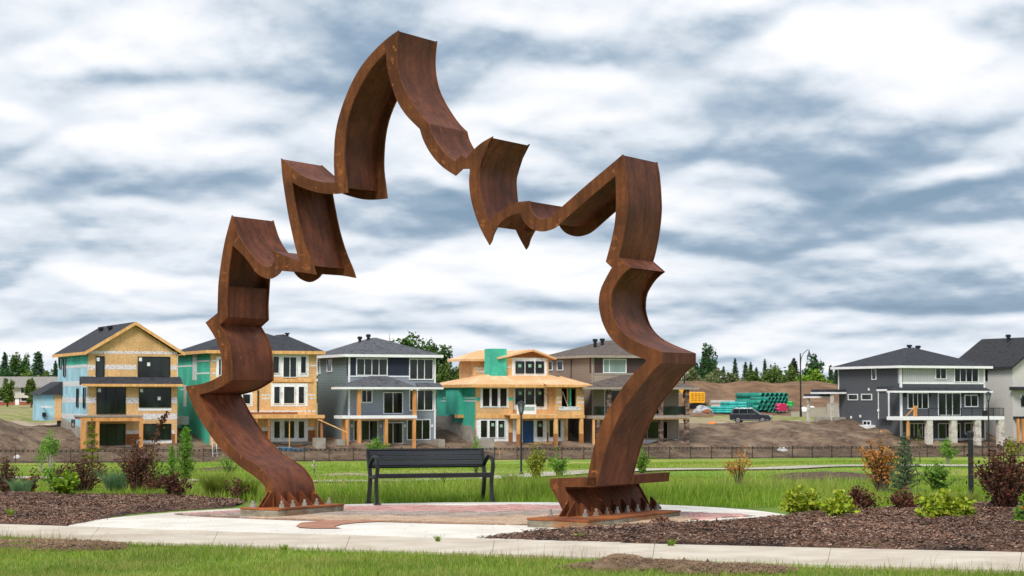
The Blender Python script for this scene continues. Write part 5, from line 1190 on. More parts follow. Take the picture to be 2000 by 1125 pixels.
# belt, deck and posts
h.box('belt_board', m_lumber, -.02, uC + .2, -.03, .0, zlo - .02, h.F(600, 692)[1])
dz1, dz0 = h.F(1100, 697, -1.7)[1], h.F(1100, 737, -1.7)[1]; du0 = h.F(735, 715, -1.7)[0]
h.box('deck_beam', m_lumber, du0, bu1 + .02, -1.74, -1.61, dz0, dz1 - .1); h.box('deck', m_ply, du0, bu0 - .01, -1.72, .34, dz1 - .12, dz1)
zs = h.F(1150, 878, -1.7)[1]
for X0, X1, Y1 in ((800, 831, 995), (1140, 1169, 975), (1375, 1404, 980)):
    u0, u1, z0, zt_ = h.rect(X0, X1, 737, Y1, -1.7); h.box('post', m_lumber, u0, u1, -1.7, -1.4, zs, dz0); h.box('post_foot', m_lumberd, u0 - .01, u1 + .01, -1.71, -1.39, z0 - .3, zs - .001)
q = h.rect(798, 972, 612, 692, -1.5); dd = h.box('leaning_door', m_white, q[0], q[1], -1.5, -1.42, dz1 + .004, q[3]); B().box(q[0] + .25, q[1] - .2, -1.515, -1.5, q[2] + .3, q[3] - .2).obj('glass_panel', M('frosted', S(150, 170, 164), S(170, 186, 180), .4), dd)
# low plywood roof and upper storey
e = (h.F(392, 430, -1.0)[0], h.F(1476, 425, -2.2)[0], -1.0, dep + .9)
lr = h.roof('lower_roof', m_ply, e, ((h.F(560, 350, 4)[0], 4.2), (h.F(1060, 350, 4)[0], 4.2)), z1, h.F(800, 345, 4.0)[1] + .25, .05, m_lumber, .3)
B().add([(h.F(1060, 430, -2.4)[0], -2.4, z1 + .05), (e[1], -2.4, z1 + .05), (e[1], .5, z1 + .06), (h.F(1200, 355, 3)[0], 3.0, h.F(1100, 350, 3)[1]), (h.F(1060, 430, -.5)[0], .5, z1 + .3), (h.F(1060, 430, -2.4)[0], -2.4, z1 - .05), (e[1], -2.4, z1 - .05), (e[1], .5, z1 - .05)],
        [(0, 1, 3, 4), (1, 2, 3), (5, 6, 1, 0), (6, 7, 2, 1)]).obj('bay_roof', m_ply, h.o)
h.box('fascia', m_lumber, h.F(1060, 430, -2.4)[0], e[1] + .02, -2.44, -2.402, z1 - .2, z1 + .06)
vu = 3.2; zu1 = h.F(900, 182, vu)[1]; zu0 = h.F(900, 400, vu)[1] - .6; su0, su1 = h.F(676, 280, vu)[0], h.F(1085, 280, vu)[0]; apx = h.F(925, 112, vu)
h.box('upper_wall', m_osb, su0, su1, vu, vu + .2, zu0, zu1); h.box('upper_core', m_osb, su0 + .002, su1 - .002, vu + .2, vu + 6.5, zu0, zu1 - .01)
B().prism([(su0, zu1), (su1, zu1), (apx[0], apx[1])], vu, vu + .2, 'y').obj('upper_gable', m_osbd, h.o)
vw = 6.5; w0 = h.F(400, 250, vw)[0]; h.box('upper_wing', m_osb, w0, su0 - .002, vw, vw + 4, h.F(480, 325, vw)[1] - 1.2, h.F(480, 190, vw)[1])
rb = B(); zE = h.F(900, 180, vu - .6)[1]; zP = h.F(925, 103, vu - .6)[1]; lE, rE = h.F(622, 180, vu - .6)[0], h.F(1156, 180, vu - .6)[0]; th_ = .2
for ua, za, ub, zb_ in ((lE, zE, apx[0], zP), (apx[0], zP, rE, zE)):
    rb.add([(ua, vu - .6, za), (ub, vu - .6, zb_), (ub, vu + 7, zb_), (ua, vu + 7, za), (ua, vu - .6, za - th_), (ub, vu - .6, zb_ - th_), (ub, vu + 7, zb_ - th_), (ua, vu + 7, za - th_)], [(0, 1, 2, 3), (7, 6, 5, 4), (4, 5, 1, 0), (7, 4, 0, 3), (5, 6, 2, 1), (6, 7, 3, 2)])
rb.obj('upper_roof', m_ply, h.o)
wl_, wz = h.F(330, 190, vw - .6)[0], h.F(480, 192, vw - .6)[1]; wz1 = h.F(640, 115, vw + 2)[1]
B().add([(wl_, vw - .6, wz), (lE + .5, vw - .6, wz), (lE + 2.2, vw + 2, wz1), (wl_ + 2.6, vw + 2, wz1), (wl_, vw + 4.6, wz), (lE + .5, vw + 4.6, wz), (wl_, vw - .6, wz - .25), (lE + .5, vw - .6, wz - .25), (wl_, vw + 4.6, wz - .25)],
        [(0, 1, 2, 3), (4, 0, 3), (5, 4, 3, 2), (6, 7, 1, 0), (8, 6, 0, 4)]).obj('wing_roof', m_ply, h.o)
c0, c1, cz0, cz1 = h.rect(557, 622, 98, 350, vu - .3); h.box('chimney_box', m_teal, c0, h.F(670, 200, vu + .6)[0], vu - .3, vu + 1.4, cz0 - .3, cz1)
h.fbox('window_wrap', m_wrap, (750, 1067, 182, 358), -.03, .004, vu)
for q in ((781, 860, 213, 324), (873, 950, 213, 324), (965, 1040, 213, 324)): h.window(q, (), vu - .031, m_blackv, .04)
h.tape(724, 1086, 366, 392, m_tape_b, vu - .01); h.tape(402, 553, 268, 284, m_tape_b, vw); h.tape(430, 553, 298, 318, m_tape_b, vw); h.tape(676, 735, 262, 274, m_tape_b, vu)
for X, Y in ((818, 255), (910, 255), (1002, 258), (820, 505), (908, 505), (1002, 505), (570, 795), (648, 805), (1005, 800)): h.fbox('sticker', M('sticker_green', S(120, 176, 150), S(150, 196, 172), .6), (X - 13, X + 13, Y - 14, Y + 14), -.1, -.085, vu if Y < 300 else (.319 if Y < 600 else .069))
# side: bay and stepped foundation
h.box('side_bay', m_teal, -.6, .0, dep * .30, dep * .62, h.Sd(230, 700)[1], z1 - .05); h.box('side_bay_floor', m_lumber, -.62, .0, dep * .298, dep * .40, h.Sd(230, 712)[1] - .22, h.Sd(230, 700)[1] - .001)
for X0, X1, Y in ((120, 260, 545), (262, 418, 545), (100, 260, 572), (262, 418, 572)): h.stape(X0, X1, Y, Y + 11, m_tape_b)
for X0, X1, Y in ((40, 214, 714), (214, 300, 776), (300, 384, 802), (384, 420, 834)):
    a, b2 = h.Sd(X0, Y)[0], h.Sd(X1, Y)[0]; h.box('foundation_step', m_conc, -.05, .0, min(a, b2) + .004, max(a, b2), -1.6, h.Sd((X0 + X1) / 2, Y)[1])
h.fbox('retaining_wall', m_conc, (425, 576, 925, 1085), -.35, .0, -2.6)

# ------------------------------------------------ house 5: brown, behind the sculpture's right leg
h = House('house', 'finished taupe house with plum panels behind the right leg of the sculpture', (1040, 640, 4.327), (506, 1000))
UW = h.F(1234, 850)[0]; z1 = h.F(700, 246)[1]; dep = h.Sd(100, 300)[0]
h.box('wall', m_side5, 0, UW, 0, .2, -.3, z1); h.box('side_wall', m_side5, .003, .2, .2, dep, -.6, z1); h.box('core', m_side5, .2, UW - .002, .2, dep - .002, -1, z1 - .02)
for q in ((525, 596, 255, 382), (790, 1200, 255, 382)): h.fbox('plum_panel', m_plum, q, -.03, .004)
h.fbox('trim_board', M('trim_taupe', S(150, 138, 128), S(164, 152, 142), .7), (508, 1230, 384, 400), -.05, .004); h.fbox('light_band', m_taupe2, (520, 1230, 402, 500), -.02, .004)
m_trim5 = MATS['trim_taupe']; h.box('corner_trim', m_trim5, -.04, .12, -.05, .1, -.2, z1); h.box('corner_trim', m_trim5, UW - .12, UW + .03, -.05, .1, -.2, z1)
h.window((595, 792, 263, 385), (648,), glass=M('blind_glass', S(120, 140, 136), S(142, 160, 156), .2, .6)); h.window((605, 780, 525, 735), (662,)); h.window((900, 1080, 560, 735), (980,), nm='patio_door'); h.window((915, 1142, 788, 942), (968,), frame=m_trim5)
zr = h.F(660, 104, UW * .45); r_ = h.roof('roof', m_rfbrown, (h.F(488, 245, -.6)[0], UW + .6, -.6, dep + .6), ((UW * .5, UW * .45), (UW * .5, dep - UW * .45)), z1, zr[1], .12, m_trim5, .24)
h.roof_vent(h.F(597, 120, 4)[0], 4.2, zr[1] - .45, .22, .6, r_); h.roof_vent(h.F(550, 120, 4)[0], 4.6, zr[1] - .5, .22, .6, r_)
ze = h.F(900, 512, -2.8)[1]; a0, a1 = h.F(442, 498, -2.8)[0], h.F(1405, 498, -2.8)[0]
h.roof('porch_roof', m_rfbrown, (a0, a1, -2.8, -.01), ((h.F(760, 402)[0], -.3), (h.F(1000, 402)[0], -.3)), ze, h.F(850, 400, -.3)[1], .08, m_trim5, .2)
zd0, zd1 = h.F(900, 776, -2.6)[1], h.F(900, 742, -2.6)[1]; d0, d1 = h.F(510, 760, -2.6)[0], h.F(1326, 760, -2.6)[0]
h.box('deck_slab', m_trim5, d0, d1, -2.6, 0, zd0 + .1, zd1); h.box('deck_beam', m_lumber, d0 + .1, d1 - .05, -2.55, -2.35, zd0, zd0 + .098)
for X0, X1, Y0, Y1 in ((640, 666, 520, 745), (1080, 1106, 520, 745), (1292, 1326, 512, 745), (545, 570, 772, 1000), (1080, 1106, 772, 1000), (1294, 1326, 772, 990)): h.post(X0, X1, Y0, Y1, -2.5, m_stoneb, .4, 'stone_post')
h.post(513, 527, 772, 1000, -2.5, m_lumber, .2)
h.railing(h.F(520, 740, -2.55)[0], h.F(606, 740, -2.55)[0], -2.55, zd1, .98, glass=True); h.railing(h.F(1110, 740, -2.55)[0], h.F(1290, 740, -2.55)[0], -2.55, zd1, .98, glass=True)
h.fbox('foundation_wrap', m_tape_b, (900, 1226, 945, 995), -.02, .004); h.swindow((134, 173, 280, 362), ()); h.swindow((211, 261, 278, 362), ())
h.box('downspout', M('brown_metal', S(84, 72, 66), S(96, 84, 76), .5), -.1, -.01, h.Sd(332, 400)[0], h.Sd(332, 400)[0] + .12, -.3, z1)
h.box('side_panel', m_plum, -.03, .004, .15, .6, h.F(510, 382)[1], z1)

# ------------------------------------------------ house 6: charcoal, right
h = House('house', 'charcoal house with light grey upper front, white eaves and stone deck columns', (1600, 640, 4.3275), (692, 985))
UW = h.F(1400, 600)[0]; z1 = h.F(900, 332)[1]; dep = h.Sd(166, 345)[0]
h.box('wall', m_char, 0, UW, 0, .2, -.3, z1); h.box('side_wall', m_char, .003, .2, .2, dep, -1, z1); h.box('core', m_char, .2, UW - .002, .2, dep - .002, -1, z1 - .02)
h.fbox('grey_panel', m_lgrey, (706, 1390, 334, 466), -.03, .004); h.fbox('trim_board', m_white, (704, 1396, 462, 477), -.06, .004)
h.box('side_panel', m_lgrey, -.03, .004, .1, h.Sd(667, 400)[0], h.Sd(680, 470)[1], z1)
h.box('corner_trim', m_white, -.05, .2, -.06, .1, -.2, z1); h.box('corner_trim', m_white, UW - .16, UW + .03, -.06, .1, -.2, z1); h.box('corner_trim', m_white, -.04, .1, dep - .02, dep + .12, 1.5, z1)
h.window((979, 1074, 340, 436), (1024,), -.031); h.window((1138, 1345, 340, 462), (1190, 1240, 1290), -.031)
h.window((744, 922, 549, 686), (793, 830, 868)); h.window((1002, 1196, 549, 744), (1070, 1124), nm='patio_door'); h.window((1226, 1341, 567, 670), (1282,))
h.window((760, 914, 806, 934), (800, 832, 870)); h.window((1003, 1192, 806, 968), (1070, 1124), nm='patio_door'); h.window((1227, 1332, 803, 902), (1282,))
zr = h.F(775, 168, UW * .5); r_ = h.roof('roof', m_rfdark, (h.F(672, 322, -.7)[0], h.F(1466, 322, -.7)[0], -.7, dep + .7), ((zr[0], UW * .46), (zr[0], dep - UW * .46)), z1, zr[1], .12, m_white, .26)
h.roof_vent(zr[0] + 1.0, UW * .5, zr[1] - .35, .26, .6, r_); h.roof_vent(zr[0] + .2, UW * .55, zr[1] - .15, .26, .5, r_)
zt, ze = h.F(1000, 505)[1], h.F(1000, 536, -1.3)[1]; a0, a1 = h.F(630, 530, -1.3)[0], h.F(1466, 530, -1.3)[0]
B().add([(a0, -1.3, ze), (a1, -1.3, ze), (a1, 0, zt), (a0, 0, zt), (a0, -1.3, ze - .1), (a1, -1.3, ze - .1), (a1, 0, ze - .1), (a0, 0, ze - .1)], [(0, 1, 2, 3), (4, 7, 6, 5), (4, 5, 1, 0), (7, 4, 0, 3), (5, 6, 2, 1)]).obj('pent_roof', m_rfdark, h.o)
B().box(a0 - .02, a1 + .02, -1.34, -1.302, ze - .18, ze + .03).box(a0 - .04, a0 - .002, -1.3, 0, ze - .18, ze + .03).obj('fascia', m_white, h.o)
zd0, zd1 = h.F(1100, 780, -3)[1], h.F(1100, 750, -3)[1]; d0, d1 = h.F(703, 765, -3)[0], h.F(1566, 765, -3)[0]
h.box('deck_slab', m_white, d0, d1, -3, 0, zd0, zd1)
h.railing(h.F(832, 745, -2.95)[0], d1 - .05, -2.95, zd1, .95, side=(d1 - .08, -.1), glass=False)
for X0, X1, Y1 in ((915, 962, 978), (1120, 1168, 978), (1323, 1370, 978), (1520, 1567, 985)): h.post(X0, X1, 782, Y1, -2.95, m_stone, .55, 'stone_column')
h.post(745, 763, 782, 925, -2.9, m_cedar, .2); q = h.rect(806, 831, 660, 750, -2.95); h.box('temporary_post', m_cedar, q[0], q[1], -2.95, -2.7, zd1 + .001, q[3])
b = B(); p0, p1 = h.F(738, 748, -2.95), h.F(810, 672, -2.95); b.tube([(p0[0], -2.85, p0[1]), (p1[0], -2.85, p1[1])], .06, 4); b.obj('brace_plank', m_cedar, h.o)
h.fbox('foundation', m_white, (705, 1390, 935, 982), -.03, .004); h.fbox('barbecue', m_blackv, (1245, 1322, 895, 980), -1.0, -.3, -.8)
h.fbox('patio_chair', m_blackv, (1368, 1395, 700, 748), -.6, -.2, -1.5)
for X, Y in ((723, 572), (930, 572), (1203, 572), (1345, 572)): h.fbox('wall_light', m_blackv, (X - 8, X + 8, Y - 14, Y + 14), -.14, .002)
for q, mm_ in (((446, 485, 341, 441), ()), ((246, 329, 561, 613), ()), ((359, 448, 559, 613), ()), ((372, 438, 786, 826), (405,))): h.swindow(q, mm_)
a, b2, zz0, zz1 = h.srect(332, 402, 822, 866, -1.2); h.box('window_well', m_white, -1.2, -.02, min(a, b2), max(a, b2), zz0, zz1)
a, b2, zz0, zz1 = h.srect(500, 592, 536, 772, -.6); a, b2 = min(a, b2), max(a, b2)
h.box('fireplace_bump', m_char, -.6, .0, a, b2, zz0, zz1); h.box('bump_trim', m_white, -.64, -.602, b2 - .1, b2 + .02, zz0, zz1); h.box('bump_trim', m_white, -.64, -.56, a - .03, a + .18, zz0, zz1)
h.box('bump_cap', m_white, -.75, .0, a - .15, b2 + .15, zz1, zz1 + .22); h.box('bump_roof', m_rfdark, -.72, .0, a - .12, b2 + .12, zz1 + .221, zz1 + .5)
for X, Y in ((540, 698), (350, 748), (422, 522), (272, 758)):
    c = h.Sd(X, Y); h.box('wall_cap', m_white, -.72 if X == 540 else -.1, 0, c[0] - .12, c[0] + .12, c[1] - .14, c[1] + .14)
# entry porch at the street end
vp = h.Sd(230, 600)[0]
h.box('porch_roof', m_rfdark, -2.2, -.02, vp, vp + 4.2, h.Sd(200, 545)[1], h.Sd(200, 522)[1]); h.box('porch_fascia', m_white, -2.25, -.01, vp - .05, vp + 4.25, h.Sd(200, 545)[1] - .2, h.Sd(200, 545)[1] - .001)
h.box('entry_roof', m_rfdark, -2.6, -.3, vp + 2.5, vp + 5.2, h.Sd(150, 580)[1], h.Sd(150, 560)[1]); h.box('entry_fascia', m_white, -2.65, -.29, vp + 2.45, vp + 5.25, h.Sd(150, 580)[1] - .2, h.Sd(150, 580)[1] - .001)
zf_ = h.Sd(200, 745)[1]
h.box('stone_column', m_stone, -2.0, -1.7, vp + .1, vp + .4, zf_ - .9, h.Sd(200, 545)[1] - .2); h.box('stone_column', m_stone, -2.4, -2.1, vp + 4.6, vp + 4.9, zf_ - 1.0, h.Sd(150, 580)[1] - .2)
h.box('porch_floor', m_conc, -1.9, -.02, vp + .1, vp + 4.2, zf_ - .9, zf_ - .15)

# ------------------------------------------------ house 7: white, cut by the frame
h = House('house', 'white house with dark gabled roof, cut off by the right edge of the photo', (1600, 640, 4.3275), (1642, 975))
UW = 9.5; z1 = h.F(1700, 322)[1]; dep = h.Sd(1150, 300)[0]
h.box('wall', m_wht7, 0, UW, 0, .2, -.3, z1); h.box('side_wall', m_wht7, .003, .2, .2, dep, -1, z1); h.box('core', m_wht7, .2, UW - .002, .2, dep - .002, -1, z1 - .02)
zpk = h.F(1335, 88, dep * .8)[1]
B().prism([(0, z1), (UW, z1), (UW / 2, zpk - .3)], 0, .2, 'y').obj('gable_wall', m_wht7, h.o)
rf = B(); v0, v1 = -.5, dep + 1
for ua, za, ub, zb_ in ((-.5, z1 - .1, UW / 2, zpk), (UW / 2, zpk, UW + .5, z1 - .1)):
    rf.add([(ua, v0, za), (ub, v0, zb_), (ub, v1, zb_), (ua, v1, za), (ua, v0, za - .3), (ub, v0, zb_ - .3), (ub, v1, zb_ - .3), (ua, v1, za - .3)], [(0, 1, 2, 3), (7, 6, 5, 4), (4, 5, 1, 0), (7, 4, 0, 3), (5, 6, 2, 1), (6, 7, 3, 2)])
rf = rf.obj('roof', m_rfblack, h.o); h.roof_vent(UW / 2 - .6, dep * .55, zpk - .3, .26, .7, rf); print('h7', dep, zpk, z1, h.F(1335, 88, dep * .8))
h.box('pent_roof', m_rfblack, -.5, UW, -1, 0, h.F(1700, 530)[1], h.F(1700, 500)[1]); h.swindow((1405, 1424, 340, 448), (), frame=m_blackv); h.window((1705, 1760, 575, 665), (), frame=m_blackv)
zd1 = h.F(1700, 752, -2.4)[1]; h.box('deck_slab', m_rfblack, 0, UW, -2.4, 0, zd1 - .3, zd1); h.railing(.05, UW - 1, -2.35, zd1, .95)
for X in (1686, 1728): h.post(X - 6, X + 8, 770, 955, -2.3, m_cedar, .25)
h.fbox('wall_light', m_white, (1693, 1706, 565, 592), -.14, .002)

# ------------------------------------------------ row of older townhouses far left
m_brick = M('brick_red', S(150, 78, 66), S(172, 98, 84), .9, 6, 4); m_cream = M('stucco_cream', S(196, 190, 182), S(210, 204, 196), .9, 2)
def townhouse():
    p = gY(-110, 330); o = thing('townhouse_row', 'long low townhouse row with white upper floor and red brick ground floor', 'townhouse', p, R(8))
    zp = lambda y: (YH - y) / FPX * 330 + EYE - p.z
    L = 26.0; z2, z1_, zr = zp(741.5), zp(777), zp(743)
    B().box(0, L, 0, 8, -.5, z1_ ).obj('ground_floor', m_brick, o); B().box(-.05, L + .05, -.3, 8.1, z1_ + .002, z2 - 1.2).obj('upper_floor', m_cream, o)
    B().prism([(-1.0, z2 - 1.3), (-.9, z2 - 1.1), (4.2, z2 + .55), (9.2, z2 - 1.1), (9.2, z2 - 1.3)], -.5, L + .5, 'x').obj('roof', M('shingle_old', S(128, 124, 120), S(150, 146, 141), .95, 3, 5), o)
    for k in range(7):
        x = 1.6 + k * 3.6
        w = B().box(x, x + 1.7, -.36, -.30, z1_ + .7, z1_ + 2.0).obj('window', m_white, o); B().box(x + .1, x + 1.6, -.375, -.361, z1_ + .8, z1_ + 1.9).obj('pane', m_glass, w)
        w = B().box(x, x + 2.6, -.06, -.002, .9, 2.3).obj('window', m_white, o); B().box(x + .12, x + 2.48, -.075, -.061, 1.0, 2.2).obj('pane', m_glass, w)
        B().box(x + 2.75, x + 3.4, -.07, -.002, -.2, 2.3).obj('door', m_white, o)
townhouse()

# ================================================================== things on the lots
m_paint = M('car_paint', S(34, 37, 46), S(42, 46, 56), .25, 2, 2, spec=.6); m_tyre = M('tyre', S(20, 20, 21), S(28, 28, 29), .9, 10); m_rim = M('rim', S(130, 132, 136), S(160, 162, 166), .3, 8, metal=.6)
m_red = M('tail_red', S(120, 18, 18), S(150, 28, 24), .3, 3); m_head = M('head_light', S(200, 204, 208), S(220, 224, 228), .2, 3)
def suv():
    p = gY(1466, 244); L = 4.95; o = thing('suv', 'dark grey SUV parked on the dirt lot in front of the green pipes', 'car', (p.x, p.y, p.z), R(-14))
    hw = .98
    prof = [(-2.45, .42), (-2.48, .75), (-2.42, 1.05), (-2.36, 1.12), (1.02, 1.12), (1.5, 1.06), (2.2, .98), (2.42, .82), (2.47, .55), (2.4, .35), (1.95, .30), (-2.0, .30)]
    b = B(); n = len(prof); ys = (-hw, -hw * .97, hw * .97, hw); ins = (.06, 0, 0, .06)
    V = []
    for y, q in zip(ys, ins): V += [(x * (1 - q * .3), y, .35 + (z - .35) * (1 - q)) for x, z in prof]
    b.add(V, [tuple(range(n)), tuple(range(4 * n - 1, 3 * n - 1, -1))] + [(r * n + i, (r + 1) * n + i, (r + 1) * n + (i + 1) % n, r * n + (i + 1) % n) for r in range(3) for i in range(n)])
    body = b.obj('body', m_paint, o)
    cab = [(-2.38, 1.1), (-2.2, 1.62), (-1.9, 1.74), (.1, 1.76), (.45, 1.68), (1.2, 1.1)]; b = B(); V = []; n = len(cab)
    for y, k in ((-hw * .96, 0), (-hw * .82, 1), (hw * .82, 1), (hw * .96, 0)): V += [(x, y if z > 1.2 or True else y, z) for x, z in cab] if k else [(x, y, z if z < 1.2 else 1.12 + (z - 1.12) * .05) for x, z in cab]
    b = B(); lo = [(x, s_ * hw * .96, 1.1) for x in (-2.38, 1.2) for s_ in (-1, 1)]; up = [(-2.05, -hw * .80, 1.74), (-2.05, hw * .80, 1.74), (.25, -hw * .80, 1.74), (.25, hw * .80, 1.74)]
    b.add(lo + up, [(0, 2, 6, 4), (3, 1, 5, 7), (1, 0, 4, 5), (2, 3, 7, 6), (4, 6, 7, 5)]); cabo = b.obj('cabin', m_paint, o)
    for s_ in (-1, 1):
        for x0, x1, xt0, xt1 in ((-2.15, -1.35, -1.95, -1.35), (-1.27, -.35, -1.27, -.35), (-.27, .95, -.27, .16)):
            f0, f1 = .1, .9; pts = []
            for x, f in ((x0, f0), (x1, f0), (xt1, f1), (xt0, f1)):
                y = s_ * (hw * .96 + (hw * .80 - hw * .96) * f + .012); pts.append((x, y, 1.1 + .64 * f))
            B().add(pts, [(0, 1, 2, 3) if s_ < 0 else (3, 2, 1, 0)]).obj('side_window', m_glass, cabo)
    B().add([(1.14, -hw * .86, 1.14), (1.14, hw * .86, 1.14), (.33, hw * .74, 1.70), (.33, -hw * .74, 1.70)], [(0, 1, 2, 3)]).obj('windscreen', m_glass, cabo)
    B().add([(-2.385, -hw * .8, 1.2), (-2.385, hw * .8, 1.2), (-2.12, hw * .72, 1.68), (-2.12, -hw * .72, 1.68)], [(3, 2, 1, 0)]).obj('rear_window', m_glass, cabo)
    for s_ in (-1, 1): B().tube([(-1.9, s_ * .72, 1.80), (.1, s_ * .72, 1.80)], .025, 5).obj('roof_rail', m_rim, cabo)
    for x in (-1.45, 1.5):
        for s_ in (-1, 1):
            w = B(); w.lathe([(.25, -.12), (.37, -.12), (.39, -.08), (.39, .08), (.37, .12), (.25, .12)], n=20); me = w.mesh('wheel'); wo = link('wheel', me, m_tyre, o); wo.rotation_euler = (math.pi / 2, 0, 0); wo.location = (x, s_ * .90, .39)
            w = B(); w.lathe([(.27, -.125), (.24, -.13), (.05, -.11), (.05, .11), (.24, .13), (.27, .125)], n=10); link('rim', w.mesh('rim'), m_rim, wo)
    for s_ in (-1, 1):
        B().box(-2.50, -2.36, s_ * .95, s_ * .62, .86, 1.04).obj('tail_light', m_red, o); B().box(2.28, 2.46, s_ * .9, s_ * .55, .78, .92).obj('headlight', m_head, o)
        B().box(.75, .95, s_ * 1.12, s_ * .97, 1.08, 1.22).obj('mirror', m_paint, o)
    B().box(-2.2, 2.2, -hw - .012, -hw + .02, .36, .46).obj('sill_trim', m_rim, o); B().box(-1.3, -1.15, -hw - .01, -hw + .01, 1.12, 1.66)
suv()

def streetlamp(px, Y, ytop, arm, label):
    p = gY(px, Y); h_ = (YH - ytop) / FPX * Y + EYE - p.z; o = thing('street_lamp', label, 'lamp', p)
    B().lathe([(.16, -.2), (.16, .9), (.11, 1.0), (.085, h_ - .3), (.07, h_)], n=10).obj('pole', m_post, o)
    if arm:
        B().tube(crv([(0, 0, h_ - 1.3), (.25, 0, h_ - .3), (.8, 0, h_ + .35), (1.1, 0, h_ + .42), (1.15, 0, h_ + .2)]), .04, 6).obj('arm', m_post, o); B().tube([(0, 0, h_ - 1.9), (.1, 0, h_ - .9)], .03, 5).obj('brace', m_post, o)
        B().lathe([(.34, -.72), (.30, -.62), (.18, -.3), (.1, -.1), (.06, .12)], (1.15, 0, h_ + .2), 12).obj('lamp_shade', m_post, o)
streetlamp(1563, 262, 690, True, 'tall black street lamp with curved arm and bell shade beside the dirt lot')
streetlamp(1336, 250, 702, False, 'bare black lamp pole behind the taupe house porch')

# pipes
m_pipe = M('pipe_green', S(0, 116, 100), S(14, 136, 118), .45, 1.5, 3, spec=.4); m_pipe_t = M('pipe_turquoise', S(40, 158, 154), S(66, 182, 176), .45, 1.5, 3); m_pipe_pink = M('pipe_pink', S(236, 70, 128), S(246, 96, 150), .5, 3); m_pipe_l = M('pipe_lime', S(52, 190, 84), S(74, 206, 104), .5, 3); m_pipe_grey = M('pipe_grey', S(150, 148, 142), S(176, 172, 166), .8, 2)
def pipe_mesh(r, L, mat, n=12):
    b = B(); ri = r * .86; V = []
    for x, q in ((0, r), (L, r), (L, ri), (0, ri)): V += [(x, q * math.cos(2 * math.pi * k / n), q * math.sin(2 * math.pi * k / n)) for k in range(n)]
    b.add(V, [(a * n + k, a * n + (k + 1) % n, ((a + 1) % 4) * n + (k + 1) % n, ((a + 1) % 4) * n + k) for a in range(4) for k in range(n)])
    b.add([(L * .5, ri * math.cos(2 * math.pi * k / n), ri * math.sin(2 * math.pi * k / n)) for k in range(n)], [tuple(range(n))])
    me = b.mesh('pipe'); me.materials.append(mat)
    for p in me.polygons: p.use_smooth = len(p.vertices) == 4
    return me
def pipe_stack(px, Y, r, L, mat, rows, label, group, ang=-38, name='drain_pipe'):
    p = gY(px, Y); me = pipe_mesh(r, L, mat); q = R(ang); d = Vector((math.cos(q), math.sin(q), 0)); nrm = Vector((-d.y, d.x, 0))
    for row, cnt in enumerate(rows):
        for k in range(cnt):
            loc = p + nrm * ((k - (cnt - 1) / 2) * 2.04 * r) + Vector((0, 0, r + row * r * 1.76)); loc.z = p.z + r + row * r * 1.76 + .05
            o = bpy.data.objects.new(name, me); COL.objects.link(o); o.location = loc; o.rotation_euler = (0, 0, q); tag(o, label, 'pipe', group)
PY_ = 292
pipe_stack(1481, PY_, .30, 4.8, m_pipe, (6, 5, 6, 5), 'dark green drain pipe in the square block stack behind the SUV', 'block of dark green pipes', -64)
pipe_stack(1443, PY_ - 2, .40, 6.0, m_pipe, (3, 2), 'wide dark green drain pipe in the sloping stack left of the block', 'wide dark green pipes left of the block', -60)
pipe_stack(1462, PY_ + 7, .42, 6.0, m_pipe, (7, 6, 6), 'wide dark green drain pipe lying along the top of the rear stack', 'wide dark green pipes of the rear stack', -58)
pipe_stack(1386, PY_ - 5, .17, 5.0, m_pipe_t, (5, 4, 4), 'turquoise pipe in the low stack beside the tarpaulin', 'low turquoise pipes', -46)
pipe_stack(1414, PY_ - 3, .22, 5.0, m_pipe_t, (5, 4, 4), 'turquoise pipe in the stepped stack beside the low one', 'stepped turquoise pipes', -48)
pipe_stack(1386, PY_ + 7, .36, 7.0, m_pipe_grey, (3, 2), 'pale grey concrete pipe lying behind the turquoise stack', 'grey concrete pipes', 4)
pp = gY(1514, PY_ - 5)
def bundle(px, ylo, rows, r, mat, label, group, Y, ang, L=2.2):
    base = at_Y(px, ylo, Y); me = pipe_mesh(r, L, mat, 10); q = R(ang); nrm = Vector((-math.sin(q), math.cos(q), 0))
    for row, cnt in enumerate(rows):
        for k in range(cnt):
            loc = base + nrm * ((k - (cnt - 1) / 2) * 2.04 * r) + Vector((0, 0, r + row * r * 1.76)); o = bpy.data.objects.new('conduit', me); COL.objects.link(o); o.location = loc; o.rotation_euler = (0, 0, q); tag(o, label, 'pipe', group)
bundle(1521, 803, (4, 5, 4, 5, 4), .12, m_pipe_pink, 'bright pink conduit in the small bundle on the green pipes', 'pink conduits', PY_ - 6, -80)
bundle(1534, 793, (3, 2, 3), .12, m_pipe_l, 'lime green conduit beside the pink bundle', 'lime conduits', PY_ + 1, -30, 1.2)
